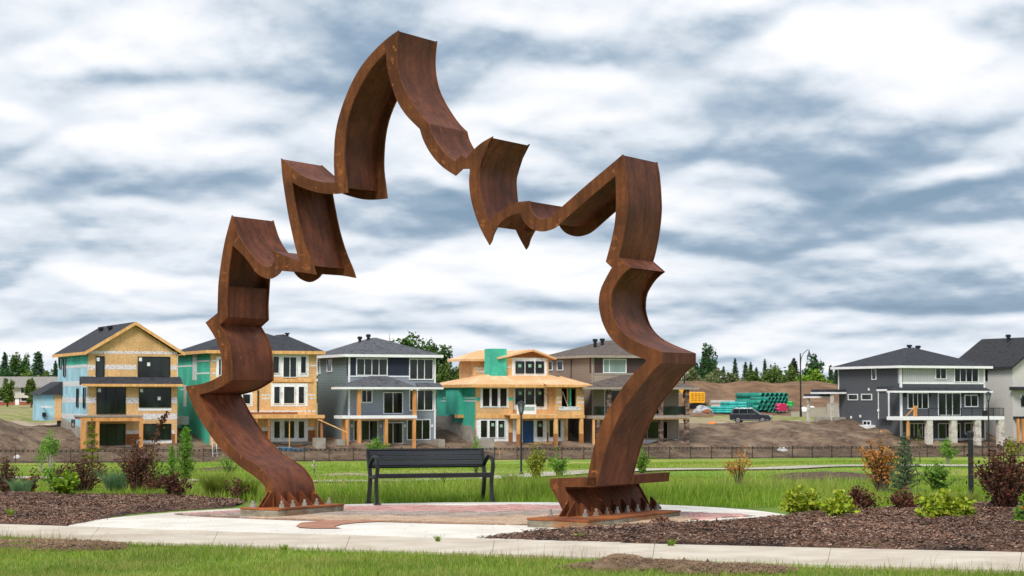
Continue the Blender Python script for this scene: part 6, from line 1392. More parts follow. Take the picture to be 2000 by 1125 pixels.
# white sacks, tan vinyl fence, tarpaulin heap, yellow machine
m_sack = M('sack_white', S(206, 206, 208), S(230, 230, 232), .8, 3, 5, bump=.5); m_vinyl = siding('vinyl_tan', S(164, 158, 146), .25, 0, .88)
def lump(name, loc, sx_, sy_, sz_, mat, seed, label=None, cat=None, group=None, parent=None, n=14, amp=.45):
    r = np.random.default_rng(seed); V = []
    for i in range(n + 1):
        th = math.pi * i / n
        for k in range(2 * n):
            ph = math.pi * k / n; d = np.array([math.sin(th) * math.cos(ph), math.sin(th) * math.sin(ph), math.cos(th)])
            q = 1 + amp * (float(vnoise(d[0] * 2 + seed, d[1] * 2 + d[2] * 3.1, 1.1, seed)) - .5)
            V.append((d[0] * sx_ * q, d[1] * sy_ * q, max(-.05, d[2] * sz_ * q)))
    m = 2 * n; F = [(i * m + k, (i + 1) * m + k, (i + 1) * m + (k + 1) % m, i * m + (k + 1) % m) for i in range(n) for k in range(m)]
    o = npmesh(name, V, F, mat, parent, smooth=True); o.location = loc
    if label: tag(o, label, cat, group)
    return o
for k in range(9):
    p = gY(1571 + (k % 6) * 7 + random.uniform(-2, 2), 268 + (k // 6) * .8); p.z += .6 * (k // 6)
    lump('sand_bag', (p.x, p.y, p.z), .6, .5, .8, m_sack, 40 + k, 'plump white bulk sack in the heap behind the tan vinyl fence', 'sack', 'white bulk sacks')
def vinyl():
    o = thing('vinyl_fence', 'tan vinyl privacy fence beside the charcoal house entry', 'fence', (0, 0, 0))
    for x0, x1, yt, yb, Y in ((1545, 1578, 805, 819, 262), (1579, 1614, 797, 819, 261), (1615, 1643, 789, 819, 260)):
        a, b_ = at_Y(x0, yb, Y), at_Y(x1, yt, Y - .5); z0 = H(a.x, a.y) - .2
        B().box(a.x, b_.x, Y - .04, Y + .04, z0, b_.z).obj('panel', m_vinyl, o); B().box(b_.x - .07, b_.x + .07, Y - .08, Y + .08, z0, b_.z + .12).obj('post', m_vinyl, o); B().box(a.x, b_.x, Y - .06, Y + .06, b_.z, b_.z + .08).obj('cap_rail', m_vinyl, o)
vinyl()
p = gY(1372, 283); lump('tarpaulin_heap', (p.x, p.y, p.z), 1.5, 1.0, .95, M('tarp_grey', S(120, 124, 130), S(190, 194, 198), .6, 1.5, 5), 3, 'grey and white tarpaulin heap beside the turquoise pipes', 'tarpaulin')
p = gY(1381, 281); lump('rust_scrap_heap', (p.x, p.y, p.z), .7, .6, .5, M('scrap', S(120, 74, 52), S(150, 98, 70), .9, 4), 6, 'rusty brown scrap heap at the foot of the tarpaulin', 'heap')
m_yel = M('machine_yellow', S(226, 160, 24), S(240, 178, 44), .5, 2, 3)
def digger():
    p = gY(1360, 300); o = thing('excavator', 'yellow excavator with louvred engine cover parked behind the taupe house', 'excavator', p, R(-6)); o.scale = (.8, .8, .8)
    for s_ in (-1, 1):
        b = B(); b.prism([(-1.9, .35), (-1.6, .02), (1.6, .02), (1.9, .35), (1.6, .85), (-1.6, .85)], s_ * 1.3 - .28, s_ * 1.3 + .28, 'y'); b.obj('track', m_tyre, o, bevel=.05)
    hd = B().prism([(-1.5, 1.0), (1.55, 1.0), (1.6, 2.9), (1.35, 3.05), (-1.5, 3.05)], -1.35, 1.35, 'y').obj('engine_cover', m_yel, o, bevel=.08)
    for i in range(4):
        for k in range(5): B().box(-.95 + i * .62, -.5 + i * .62, -1.372, -1.352, 1.45 + k * .3, 1.57 + k * .3).obj('louvre', M('louvre', S(120, 80, 14), S(140, 96, 22), .7), hd)
    B().box(-2.5, -1.52, -1.3, .1, 1.0, 3.5).obj('cab', m_yel, o, bevel=.08); B().box(-2.52, -2.2, -1.32, -.05, 1.9, 3.2).obj('cab_glass', m_glass, o); B().box(-2.3, -1.6, -1.32, -1.3, 1.9, 3.2).obj('cab_glass', m_glass, o)
    B().lathe([(.9, .8), (.9, 1.0)], n=16).obj('turntable', m_tyre, o)
    B().ribbon([(-2.0, .5, 2.4), (-3.6, .5, 4.2), (-5.2, .5, 4.4), (-6.2, .5, 3.4), (-6.6, .5, 1.4)], (0, 1, 0), .45, .5).obj('boom', m_yel, o)
    B().prism([(-7.1, .2), (-6.3, .1), (-6.1, 1.3), (-6.8, 1.5)], 0, 1.0, 'y').obj('bucket', m_tyre, o)
digger()
# survey stakes and cone, loose litter on the dirt
m_stake = M('stake_wood', S(206, 170, 120), S(222, 188, 140), .8, 4); m_orange = M('safety_orange', S(244, 120, 20), S(250, 140, 40), .5, 3)
for k, (px, py, hh, lab) in enumerate(((1455, 889, .62, 'pale wooden survey stake at the fence below the dirt bank'), (1685, 888, .6, 'pale wooden survey stake at the fence left of the orange shrub'), (1892, 887, .6, 'pale wooden survey stake at the fence next to the bollard'), (976, 898, .6, 'pale wooden survey stake at the fence beside the bench'))):
    p = gp(px, py); o = thing('survey_stake', lab, 'stake', p); B().box(-.04, .04, -.03, .03, -.2, hh * 1.3).obj('stick', m_stake, o); B().box(-.045, .045, -.035, .035, hh * 1.3, hh * 1.3 + .14).obj('painted_top', m_orange, o)
p = gp(58, 946); o = thing('marker_cone', 'small orange marker cone standing in the grass at far left', 'cone', p); k = p.y / FPX
B().lathe([(5.0 * k, .0), (4.6 * k, 1.5 * k), (1.6 * k, 14 * k)], n=12).obj('cone_body', m_orange, o); B().box(-6 * k, 6 * k, -6 * k, 6 * k, -1 * k, 0).obj('base', m_orange, o)
p = gY(1391, 246); o = lump('orange_mesh', (p.x, p.y, p.z), .55, .3, .28, m_orange, 8, 'crumpled orange safety mesh on the dirt behind the bank', 'mesh')
for k, (px, py, w_, lab) in enumerate(((1527, 882, .5, 'crumpled white paper scrap lying in the dirt behind the fence'), (1560, 935, .35, 'white scrap at the foot of the mulch mound, left'), (1612, 933, .4, 'white rock on top of the dark mulch mound'), (33, 896, .3, 'white scrap lying on the lawn by the fence at far left'))):
    p = gp(px, py); lump('paper_scrap' if k != 2 else 'rock', (p.x, p.y, p.z), w_ * p.y / 210 + .05, .2, .22 * p.y / 120, m_sack, 60 + k, lab, 'litter' if k != 2 else 'rock', n=7)
# blue offcuts lying behind the fence
pz = gp(560, 884); o = thing('pipe_offcuts', 'short blue pipe offcuts lying on the dirt behind the fence', 'pipes', pz); mb = M('pipe_blue', S(70, 120, 160), S(90, 140, 176), .5, 3)
for k, (x0, y0, x1, y1) in enumerate(((-1.2, 0, 1.6, .4), (-.4, .5, 2.2, -.3), (-1.6, -.4, .5, .6))): B().tube([(x0, y0, .12 + .12 * k), (x1, y1, .12 + .12 * k)], .06, 6).obj('offcut', mb, o)
b = B(); lp = gp(420, 893); o = thing('ladder', 'white ladder leaning beside the board-fronted house, behind the sculpture leg', 'ladder', lp, R(20)); al = M('aluminium', S(190, 192, 194), S(214, 216, 218), .4, 4)
for s_ in (-.2, .2): B().tube([(s_, 0, 0), (s_, .9, 2.7)], .035, 4).obj('rail', al, o)
for k in range(1, 8): B().tube([(-.2, .9 * k / 8, 2.7 * k / 8), (.2, .9 * k / 8, 2.7 * k / 8)], .02, 4).obj('rung', al, o)

# ================================================================== plants
def leaf_quads(C, size, r, up=.3, aspect=.55, fold=True):
    """rhombic leaves of given centres: returns verts (4n,3), faces (n,4)"""
    n = len(C); C = np.asarray(C); sz = np.asarray(size) * np.ones(n)
    a = r.normal(size=(n, 3)); a[:, 2] = a[:, 2] * .6 + up; a /= np.linalg.norm(a, axis=1)[:, None]
    b_ = r.normal(size=(n, 3)); b_ -= a * (a * b_).sum(1)[:, None]; b_ /= np.linalg.norm(b_, axis=1)[:, None]
    L = a * sz[:, None]; Wd = b_ * (sz * aspect)[:, None]
    V = np.stack([C - L * .5, C + Wd * .5, C + L * .5, C - Wd * .5], 1).reshape(-1, 3)
    return V, np.arange(4 * n).reshape(n, 4)
def crown_centres(r, n, rad, clumps, cr, shape=1.0, zmin=-1):
    """leaf centres in clumps spread through an uneven ellipsoid"""
    cc = []
    while len(cc) < clumps:
        p = r.uniform(-1, 1, 3); d = np.linalg.norm(p)
        if d > 1 or d < .35 or p[2] < zmin: continue
        cc.append(p * (.72 + .38 * r.random()))
    cc = np.array(cc); k = r.integers(0, clumps, n); rs = (cr * (.6 + .8 * r.random(clumps)))[k]
    d = r.normal(size=(n, 3)); d /= np.linalg.norm(d, axis=1)[:, None]
    return (cc[k] + d * (rs * r.random(n) ** .4)[:, None]) * np.asarray(rad)
m_bark = M('bark', S(74, 62, 52), S(104, 90, 76), .95, 8, 5, (1, 1, .3), .5); m_barkl = M('bark_pale', S(150, 142, 130), S(180, 172, 160), .9, 8)
lm_dec = leafmat('leaf_deciduous', [S(48, 80, 36), S(68, 104, 44), S(88, 122, 54), S(58, 92, 40)], .25); lm_pop = leafmat('leaf_poplar', [S(42, 76, 46), S(58, 98, 52), S(76, 114, 60)], .25)
lm_bush = leafmat('leaf_bush', [S(80, 108, 44), S(104, 132, 56), S(92, 118, 52), S(116, 128, 74)], .25); lm_bright = leafmat('leaf_bright', [S(104, 140, 36), S(128, 160, 48), S(112, 148, 44)], .25); lm_will = leafmat('leaf_willow', [S(100, 114, 70), S(124, 134, 88), S(112, 122, 80)], .25)
lm_spr = leafmat('needle_dark', [S(54, 80, 58), S(70, 98, 66), S(60, 86, 62)], .1); lm_sprb = leafmat('needle_brown', [S(62, 62, 48), S(78, 76, 60), S(52, 60, 46)], .1)
def tree(name, label, px, ybase, ytop, wpx, Y, mat, kind='dec', seed=0, cat='tree', group=None):
    """crown of leaf clumps built at its real size, trunk and limbs below"""
    x = (px - 1000) / FPX * Y; z0 = min(H(x, Y), EYE + (YH - ybase) / FPX * Y)
    hgt = EYE + (YH - ytop) / FPX * Y - z0; w = wpx / FPX * Y / 2
    o = thing(name, label, cat, (x, Y, z0), 0, group); r = np.random.default_rng(seed * 7 + int(px)); b = B()
    if kind == 'spr':
        n = 3600; tiers = max(9, int(hgt / .9)); w *= 1.6
        lv = r.random(n) ** .8; ti = np.clip(np.floor(lv * tiers) / tiers + r.normal(size=n) * .022, 0, .99); nb = 11; ba = np.floor(r.random(n) * nb) / nb * 6.283 + ti * 17; q = .12 + .88 * r.random(n) ** .7
        rad = w * (1 - ti) ** .9 * (.6 + .7 * ((ba * 37.7) % 1)) * q
        C = np.stack([rad * np.cos(ba) + r.normal(size=n) * .10 * w * q, rad * np.sin(ba) + r.normal(size=n) * .10 * w * q, hgt * (.05 + .95 * ti) - rad * .22 + r.normal(size=n) * .25], 1)
        top = np.stack([r.normal(size=60) * .06, r.normal(size=60) * .06, hgt * (.93 + .08 * r.random(60))], 1); C = np.concatenate([C, top])
        V, F = leaf_quads(C, (.35 + .35 * r.random(len(C))) * max(.6, w / 2.2), r, -.25, .45)
        b.tube([(0, 0, -.3), (0, 0, hgt * .5), (0, 0, hgt * .97)], [w * .07, w * .045, .02], 7)
    else:
        ch = hgt * (.94 if cat == 'bush' else .86) / 2; n = int(2600 + 260 * w); cl = int(20 + 5 * w)
        C = crown_centres(r, n, (w, w, ch), cl, .34) + np.array([0, 0, hgt - ch])
        V, F = leaf_quads(C, (.32 + .34 * r.random(n)) * (.6 + .13 * w), r, .2, .75)
        b.tube([(0, 0, -.3), (.1, 0, hgt - 2 * ch), (.0, .1, hgt - ch), (.1, 0, hgt - .3 * ch)], [.16 + .03 * w, .12 + .02 * w, .1, .03], 7)
        for k in range(8):
            zz_ = hgt - ch * (1.5 - .14 * k); a = k * 2.4; l = w * r.uniform(.5, .85); b.tube([(0, 0, zz_), (l * .5 * math.cos(a), l * .5 * math.sin(a), zz_ + .25 * ch), (l * math.cos(a), l * math.sin(a), zz_ + .5 * ch)], [.09, .05, .02], 5)
    npmesh('crown', V, F, mat, o); b.obj('trunk', m_bark, o)
    return o
TREES = [  # name, label, px, ybase, ytop, width px, distance, material, kind, seed
 ('spruce_tree', 'dark spruce at the left edge of the photo behind the townhouses', 10, 750, 690, 26, 380, lm_spr, 'spr', 0),
 ('tree', 'dark round tree between two spruces behind the townhouses', 32, 750, 689, 34, 395, lm_dec, 'dec', 0),
 ('tree', 'round leafy tree second from the left house behind the townhouses', 52, 750, 691, 28, 400, lm_dec, 'dec', 1),
 ('spruce_tree', 'tall pointed spruce behind the townhouses, left of the gabled house', 75, 752, 688, 34, 380, lm_spr, 'spr', 1),
 ('spruce_tree', 'small spruce peeking out right beside the gabled unfinished house', 109, 755, 706, 18, 390, lm_spr, 'spr', 2),
 ('bush', 'green bush above the townhouse roof, left one', 55, 752, 728, 44, 365, lm_bush, 'dec', 2), ('bush', 'green bush above the townhouse roof, touching the gabled house', 92, 752, 726, 40, 362, lm_bush, 'dec', 3),
 ('bush', 'low green bush above the townhouse roof at the left edge', 8, 752, 722, 40, 366, lm_pop, 'dec', 1),
 ('young_tree', 'young street tree in front of the townhouses at the left edge', 15, 797, 740, 24, 300, lm_bush, 'dec', 0), ('young_tree', 'young street tree in front of the townhouses, nearer the gabled house', 62, 797, 741, 22, 298, lm_bush, 'dec', 1),
 ('tree', 'big leafy tree rising above the slate blue house roof', 808, 790, 643, 84, 300, lm_dec, 'dec', 2), ('tree', 'leafy tree right of the slate blue house roof, lower than its neighbour', 852, 790, 657, 54, 296, lm_dec, 'dec', 3),
 ('tree', 'small tuft of tree above the slate blue roof, left of the big tree', 763, 790, 650, 18, 305, lm_dec, 'dec', 0),
 ('bush', 'olive bush behind the plywood roof, next to the slate blue house', 872, 790, 704, 44, 290, lm_bush, 'dec', 1), ('bush', 'olive bush behind the plywood house upper storey', 908, 790, 714, 50, 296, lm_will, 'dec', 2),
 ('bush', 'low olive bush between slate blue house and plywood house', 890, 790, 716, 40, 302, lm_dec, 'dec', 3),
 ('poplar_tree', 'tall dark poplar right beside the sculpture corner', 1379, 760, 679, 46, 385, lm_pop, 'dec', 1), ('poplar_tree', 'dark leafy tree partly hidden by the sculpture corner', 1362, 760, 704, 40, 390, lm_pop, 'dec', 0),
 ('tree', 'smaller dark tree leaning against the tall poplar', 1390, 760, 704, 24, 380, lm_pop, 'dec', 2),
 ('bush', 'pale willow bush below the tall poplar', 1352, 760, 722, 44, 372, lm_will, 'dec', 3), ('bush', 'pale willow bush on the berm, second from the poplar', 1392, 760, 727, 52, 370, lm_will, 'dec', 0), ('bush', 'pale willow bush on the berm below the first spruce', 1432, 760, 727, 50, 372, lm_will, 'dec', 1),
 ('spruce_tree', 'tall slim spruce left of the spruce pair on the berm', 1435.5, 755, 701, 17, 420, lm_spr, 'spr', 0), ('spruce_tree', 'left spruce of the dark pair on the berm', 1456, 755, 709, 20, 415, lm_spr, 'spr', 1), ('spruce_tree', 'right spruce of the dark pair on the berm', 1466, 755, 708, 15, 418, lm_spr, 'spr', 2),
 ('spruce_tree', 'thin lone spruce in the middle of the berm tree line', 1493.5, 755, 702, 14, 420, lm_spr, 'spr', 3), ('spruce_tree', 'broad brownish spruce just left of the street lamp', 1550, 757, 701, 30, 400, lm_sprb, 'spr', 1),
 ('spruce_tree', 'small dark spruce tip between the pair and the lone spruce', 1477, 755, 718, 14, 425, lm_spr, 'spr', 0), ('spruce_tree', 'small spruce tip left of the first tall spruce', 1413, 755, 717, 14, 425, lm_spr, 'spr', 2),
 ('tree', 'rounded green tree behind the turquoise pipes', 1475, 760, 722, 44, 395, lm_bush, 'dec', 2), ('tree', 'wide green tree behind the dark green pipes', 1508, 760, 716, 56, 390, lm_bush, 'dec', 3), ('tree', 'small pointed tree behind the pipe block', 1520, 760, 712, 22, 400, lm_dec, 'dec', 0),
 ('tree', 'leafy tree directly left of the street lamp pole', 1543, 760, 712, 30, 385, lm_bush, 'dec', 1), ('tree', 'dark wide tree right of the street lamp', 1588, 760, 698, 56, 405, lm_pop, 'dec', 2),
 ('bush', 'bright yellow green round bush right of the street lamp', 1592, 760, 723, 66, 365, lm_bright, 'dec', 3), ('spruce_tree', 'dark spruce next to the charcoal house, left one', 1622, 757, 714, 18, 395, lm_spr, 'spr', 3), ('spruce_tree', 'dark spruce half hidden by the charcoal house eave', 1633, 757, 717, 18, 398, lm_spr, 'spr', 0),
]
for a in TREES: tree(a[0], a[1], a[2], a[3], a[4], a[5], a[6], a[7], a[8], a[9], cat='bush' if a[0] == 'bush' else 'tree')
# far woods closing the horizon
def far_woods():
    r = np.random.default_rng(99); V = []; F = []; o_ = 0
    cs = []
    for k in range(420):
        a = r.uniform(-.42, .42); Y = r.uniform(520, 640); x = a * Y; h_ = r.uniform(5, 9) * (1.0 if abs(a) > .02 else .9); C = crown_centres(r, 90, (4.5, 4.5, h_ * .55), 9, .4) + np.array([x, Y, H(x, Y) + h_ * .5]); cs.append(C)
    C = np.concatenate(cs); V, F = leaf_quads(C, 1.3 * (.6 + .8 * r.random(len(C))), r, .2, .7)
    o = npmesh('far_woods', V, F, lm_dec, kind='stuff'); o['label'] = 'distant band of trees along the horizon'; o['category'] = 'woods'
far_woods()

# ---- shrubs near the plaza
def shrub(name, label, px, py, ytop, wpx, mat, stems=16, per=70, lsize=.045, seed=0, spread=1.0, stemmat=None, cat='shrub', Y=None, leaf0=.12, up=.4, droop=0.0, jitter=.045, asp=.6, group=None, cone=0.0, base=None, lean=0.0):
    p = base or (gp(px, py) if Y is None else gY(px, Y)); k = p.y / FPX; hgt = (py - ytop) * k; w = wpx * k / 2
    r = np.random.default_rng(seed); o = thing(name, label, cat, p, 0, group); b = B(); C = []
    for i in range(stems):
        a = 6.283 * i / stems + r.uniform(-.4, .4); q = math.sqrt(r.random()) if i else 0.0; q *= spread
        ht = hgt * (1 - .45 * q * r.uniform(.3, 1.2)) * r.uniform(.78, 1.0) if i else hgt
        if cone: ht = hgt * r.uniform(.3, 1.0); 
        wq = w * (1 - cone * ht / hgt) if cone else w
        tip = np.array([wq * q * math.cos(a) + lean * ht, wq * q * math.sin(a) * .8, ht]); mid = np.array([tip[0] * .45, tip[1] * .45, ht * (.55 + .1 * r.random())])
        if droop: tip[2] -= droop * hgt * q
        b0 = np.array([.06 * w * math.cos(a), .06 * w * math.sin(a), -.03]); b.tube([b0, mid, tip], [.010 + .006 * hgt, .008 + .002 * hgt, .003], 5)
        m = int(per * (.7 + .6 * r.random())); t = leaf0 + (1 - leaf0) * r.random(m) ** .8
        P = (1 - t)[:, None] ** 2 * b0 + (2 * t * (1 - t))[:, None] * (2 * mid - .5 * (b0 + tip)) + (t ** 2)[:, None] * tip
        C.append(P + r.normal(size=(m, 3)) * jitter * (hgt ** .5) * np.array([1, 1, .8]))
    C = np.concatenate(C); C[:, 2] = np.maximum(C[:, 2], .01)
    V, F = leaf_quads(C, lsize * (.55 + .9 * r.random(len(C))), r, up, asp)
    npmesh('foliage', V, F, mat, o); b.obj('stems', stemmat or m_bark, o)
    return o
lm_red = leafmat('leaf_maroon', [S(70, 38, 34), S(100, 54, 46), S(126, 74, 58), S(84, 44, 40), S(112, 78, 50), S(92, 70, 46), S(78, 40, 38)], .2); lm_yel = leafmat('leaf_chartreuse', [S(104, 134, 24), S(150, 172, 36), S(184, 196, 62), S(128, 154, 28), S(196, 202, 84), S(96, 122, 26)], .3, .45); lm_ygr = leafmat('leaf_yellow_green', [S(96, 136, 24), S(130, 164, 40), S(152, 178, 52), S(84, 122, 26)], .3, .45)
lm_or = leafmat('leaf_orange', [S(196, 124, 54), S(220, 152, 80), S(182, 116, 58), S(160, 140, 70)], .3); lm_fresh = leafmat('leaf_fresh', [S(86, 128, 40), S(112, 152, 56), S(128, 164, 70)], .3); lm_con = leafmat('needle_fresh', [S(92, 140, 38), S(112, 160, 50), S(84, 128, 40)], .25); lm_blue = leafmat('needle_blue', [S(70, 92, 66), S(96, 116, 84), S(118, 138, 100), S(60, 84, 62)], .15); lm_larch = leafmat('needle_larch', [S(122, 132, 34), S(148, 154, 48), S(108, 124, 38)], .25); lm_dead = leafmat('leaf_dead', [S(132, 82, 66), S(160, 110, 90), S(110, 70, 58)], .2)
def conifer(name, label, px, py, ytop, wpx, mat, tiers, nb, per, lsize, seed, droop=.1, asp=.22, upt=.25, taper=1.0, thin=0.0):
    """young conifer: leader, whorls of branches, needles along them"""
    p = gp(px, py); k = p.y / FPX; hgt = (py - ytop) * k; w = wpx * k / 2; r = np.random.default_rng(seed); o = thing(name, label, 'conifer', p); b = B(); C = []
    b.tube([(0, 0, -.05), (.01, 0, hgt * .5), (0, 0, hgt)], [.02 + .008 * hgt, .014, .004], 6)
    for t in range(tiers):
        f = (t + .3 * r.random()) / tiers; z = hgt * (.06 + .9 * f)
        for q in range(nb):
            if r.random() < thin: continue
            a = 6.283 * q / nb + t * 1.3 + r.uniform(-.3, .3); L = w * (1 - f) ** taper * r.uniform(.7, 1.1) + .02; tip = np.array([L * math.cos(a), L * math.sin(a), z + L * (upt - droop * 3 * (1 - f) * .5) + .02]); b0 = np.array([0, 0, z]); b.tube([b0, tip], [.008, .002], 4)
            m = max(5, int(per * (L / w + .15))); u = .1 + .9 * r.random(m); C.append(b0 + (tip - b0) * u[:, None] + r.normal(size=(m, 3)) * np.array([.028, .028, .022]) * (1.15 - u[:, None] * .6) * (hgt ** .5))
    u = r.random(40); C.append(np.stack([r.normal(size=40) * .012, r.normal(size=40) * .012, hgt * (.86 + .15 * u)], 1))
    C = np.concatenate(C); V, F = leaf_quads(C, lsize * (.6 + .8 * r.random(len(C))), r, .25, asp); npmesh('foliage', V, F, mat, o); b.obj('stems', m_bark, o)
# left bed
shrub('ninebark_shrub', 'dark red shrub cut off by the left edge of the photo', 12, 972, 892, 70, lm_red, 24, 42, .042, 1)
shrub('ninebark_shrub', 'broad dark red shrub behind the yellow green shrub, left bed', 160, 970, 886, 124, lm_red, 44, 50, .042, 2)
shrub('ninebark_shrub', 'tall dark red shrub with one long arching branch, left bed', 268, 972, 858, 92, lm_red, 42, 58, .042, 3)
shrub('ninebark_shrub', 'low dark red shrub at the front of the left bed', 338, 979, 917, 76, lm_red, 30, 42, .04, 4)
shrub('ninebark_shrub', 'sparse reddish shrub near the left leg of the sculpture', 462, 980, 932, 52, lm_red, 14, 16, .04, 5)
o = thing('arching_branch', 'long leafy dark red branch reaching above the tall dark red shrub', 'branch', gp(285, 971)); k = o.location.y / FPX
pts = [(0, 0, 0), (4 * k, .05, 60 * k), (14 * k, .05, 105 * k), (26 * k, .0, 140 * k), (40 * k, 0, 165 * k)]; B().tube(pts, [.012, .01, .008, .006, .003], 5).obj('stem', m_bark, o)
r = np.random.default_rng(77); t = r.random(260) ** .7; P = np.array(pts); ti = t * (len(P) - 1); i0 = np.minimum(ti.astype(int), len(P) - 2); C = P[i0] + (P[i0 + 1] - P[i0]) * (ti - i0)[:, None]; C += r.normal(size=C.shape) * np.array([.075, .07, .05]) * (1.25 - t)[:, None]
V, F = leaf_quads(C, .05 * (.6 + .8 * r.random(len(C))), r, .4, .6); npmesh('foliage', V, F, lm_red, o)
shrub('golden_shrub', 'yellow green leafy shrub on the mulch of the left bed', 130, 978, 922, 62, lm_ygr, 22, 60, .075, 6, asp=.75)
conifer('columnar_conifer', 'bright green pointed conifer behind the left bed', 362, 950, 832, 44, lm_con, 15, 7, 34, .07, 7, 0, .25, 1.1, .7); conifer('columnar_conifer', 'smaller bright green conifer left of the pointed one', 335, 946, 870, 26, lm_con, 11, 6, 30, .06, 8, 0, .25, 1.1, .7)
conifer('young_larch', 'thin yellow green larch with drooping tiers behind the left bed', 178, 964, 818, 66, lm_larch, 9, 6, 44, .055, 9, .1, .3, .05, .8, .15)
shrub('sapling', 'slender sapling with pale trunk and light green crown, far left', 98, 920, 840, 46, lm_fresh, 10, 90, .13, 10, stemmat=m_barkl, leaf0=.5, jitter=.09); shrub('sapling', 'fainter sapling just left of the pale trunked one', 80, 926, 862, 30, lm_fresh, 8, 50, .1, 11, stemmat=m_barkl, leaf0=.4, jitter=.08)
shrub('green_shrub', 'loose green shrub behind the sculpture left leg', 445, 938, 880, 48, lm_fresh, 14, 40, .055, 12); shrub('green_shrub', 'small green shrub right of the arching branch, left bed', 316, 968, 905, 40, lm_fresh, 12, 36, .05, 32)
shrub('green_shrub', 'yellow leaved twiggy shrub between larch and dark red shrub', 222, 962, 912, 60, lm_larch, 14, 30, .045, 33)
shrub('green_shrub', 'leafy green shrub behind the yellow green shrub, left bed', 105, 966, 905, 60, lm_fresh, 16, 40, .055, 41); shrub('ninebark_shrub', 'small dark red shrub between the blue grass and the low one', 300, 972, 925, 44, lm_red, 16, 40, .045, 42)
shrub('green_shrub', 'tall loose green shrub between the tall dark red shrub and conifers', 300, 960, 880, 50, lm_ygr, 14, 36, .05, 43); shrub('ninebark_shrub', 'slim dark red shrub left of the yellow green shrub', 62, 968, 918, 40, lm_red, 12, 34, .045, 44)
# centre
shrub('sapling', 'small leafy sapling behind the bench, left end', 738, 905, 855, 44, lm_fresh, 12, 60, .16, 13, leaf0=.35, jitter=.1); shrub('sapling', 'small leafy sapling behind the bench, right end', 930, 934, 852, 34, lm_fresh, 10, 60, .08, 14, leaf0=.2); shrub('sapling', 'tiny green seedling seen between bench seat and ground', 868, 950, 920, 16, lm_fresh, 6, 30, .04, 15)
shrub('young_willow', 'upright yellow green willow between bench and right leg', 1048, 952, 866, 48, lm_larch, 20, 60, .06, 16); shrub('young_willow', 'drooping bright green young tree beside the upright willow', 1094, 940, 866, 50, lm_fresh, 14, 80, .07, 17, droop=.3, lean=-.12); shrub('green_shrub', 'rounded green shrub just right of the right leg', 1254, 930, 872, 44, lm_fresh, 16, 80, .08, 18); shrub('twiggy_shrub', 'white flowered twig left of the bench', 614, 925, 898, 12, m_sack, 5, 10, .06, 19)
# right
shrub('orange_shrub', 'small orange tipped shrub in the tall grass, middle right', 1444, 952, 878, 62, lm_or, 12, 34, .06, 20, leaf0=.5); shrub('orange_shrub', 'tall airy orange shrub beside the blue spruce', 1722, 970, 850, 104, lm_or, 34, 40, .045, 21, leaf0=.25)
conifer('blue_spruce', 'young blue green spruce beside the orange shrub', 1767, 978, 848, 84, lm_blue, 11, 8, 46, .055, 22, .05, .24, .3, .8, .18)
shrub('young_willow', 'loose green willow right of the blue spruce', 1832, 972, 902, 84, lm_fresh, 22, 46, .055, 23); shrub('sapling', 'slender sapling with round crown near the trail, right', 1851, 909, 858, 40, lm_fresh, 9, 80, .15, 24, stemmat=m_barkl, leaf0=.4, jitter=.1); shrub('sapling', 'thin bare sapling stem left of the round crowned one', 1797, 905, 836, 10, lm_fresh, 4, 14, .08, 25, leaf0=.6); shrub('sapling', 'pale sapling at the fence near the right edge', 1980, 905, 856, 34, lm_larch, 8, 50, .16, 26, leaf0=.5, jitter=.12)
shrub('golden_shrub', 'chartreuse shrub at the tip of the right bed', 1563, 1013, 953, 80, lm_yel, 36, 90, .055, 27, asp=.75, spread=1.1); shrub('golden_shrub', 'chartreuse shrub second from the plaza, right bed', 1640, 1030, 964, 74, lm_yel, 28, 72, .055, 28, asp=.75); shrub('golden_shrub', 'round bright yellow shrub in front of the bollard, right bed', 1848, 1033, 960, 100, lm_yel, 48, 100, .055, 29, asp=.8, spread=1.15)
shrub('ninebark_shrub', 'dark red shrub behind the two chartreuse shrubs', 1678, 1008, 948, 76, lm_red, 30, 42, .042, 30); shrub('ninebark_shrub', 'low dark red shrub under the blue spruce', 1768, 1010, 952, 80, lm_red, 28, 34, .042, 31); shrub('ninebark_shrub', 'tall dark red shrub at the right edge beside the bollard', 1962, 1012, 862, 124, lm_red, 60, 64, .045, 34, spread=1.1)
shrub('dead_shrub', 'small dried reddish shrub in front of the right footing', 1292, 1031, 1010, 44, lm_dead, 18, 26, .03, 35); shrub('bare_twig', 'tiny bare twig on the mulch right of the footing', 1400, 1026, 1011, 14, lm_dead, 5, 3, .02, 36)
shrub('daylily', 'orange flower with green leaves at the right edge', 1998, 1040, 985, 34, lm_fresh, 10, 22, .07, 37); 
fl = B(); p = gp(2000, 1040); k = p.y / FPX
o = thing('orange_bloom', 'single orange bloom at the right edge of the right bed', 'flower', (p.x - .02, p.y - .1, p.z + 45 * k)); 
for j in range(6):
    a = j * 1.047; fl.add([(0, 0, 0), (.03 * math.cos(a - .4), .03 * math.sin(a - .4), .02), (.06 * math.cos(a), .06 * math.sin(a), .03), (.03 * math.cos(a + .4), .03 * math.sin(a + .4), .02)], [(0, 1, 2, 3)])
fl.obj('petals', m_orange, o); B().tube([(0, 0, -.3), (0, 0, 0)], .005, 4).obj('stem', m_bark, o)

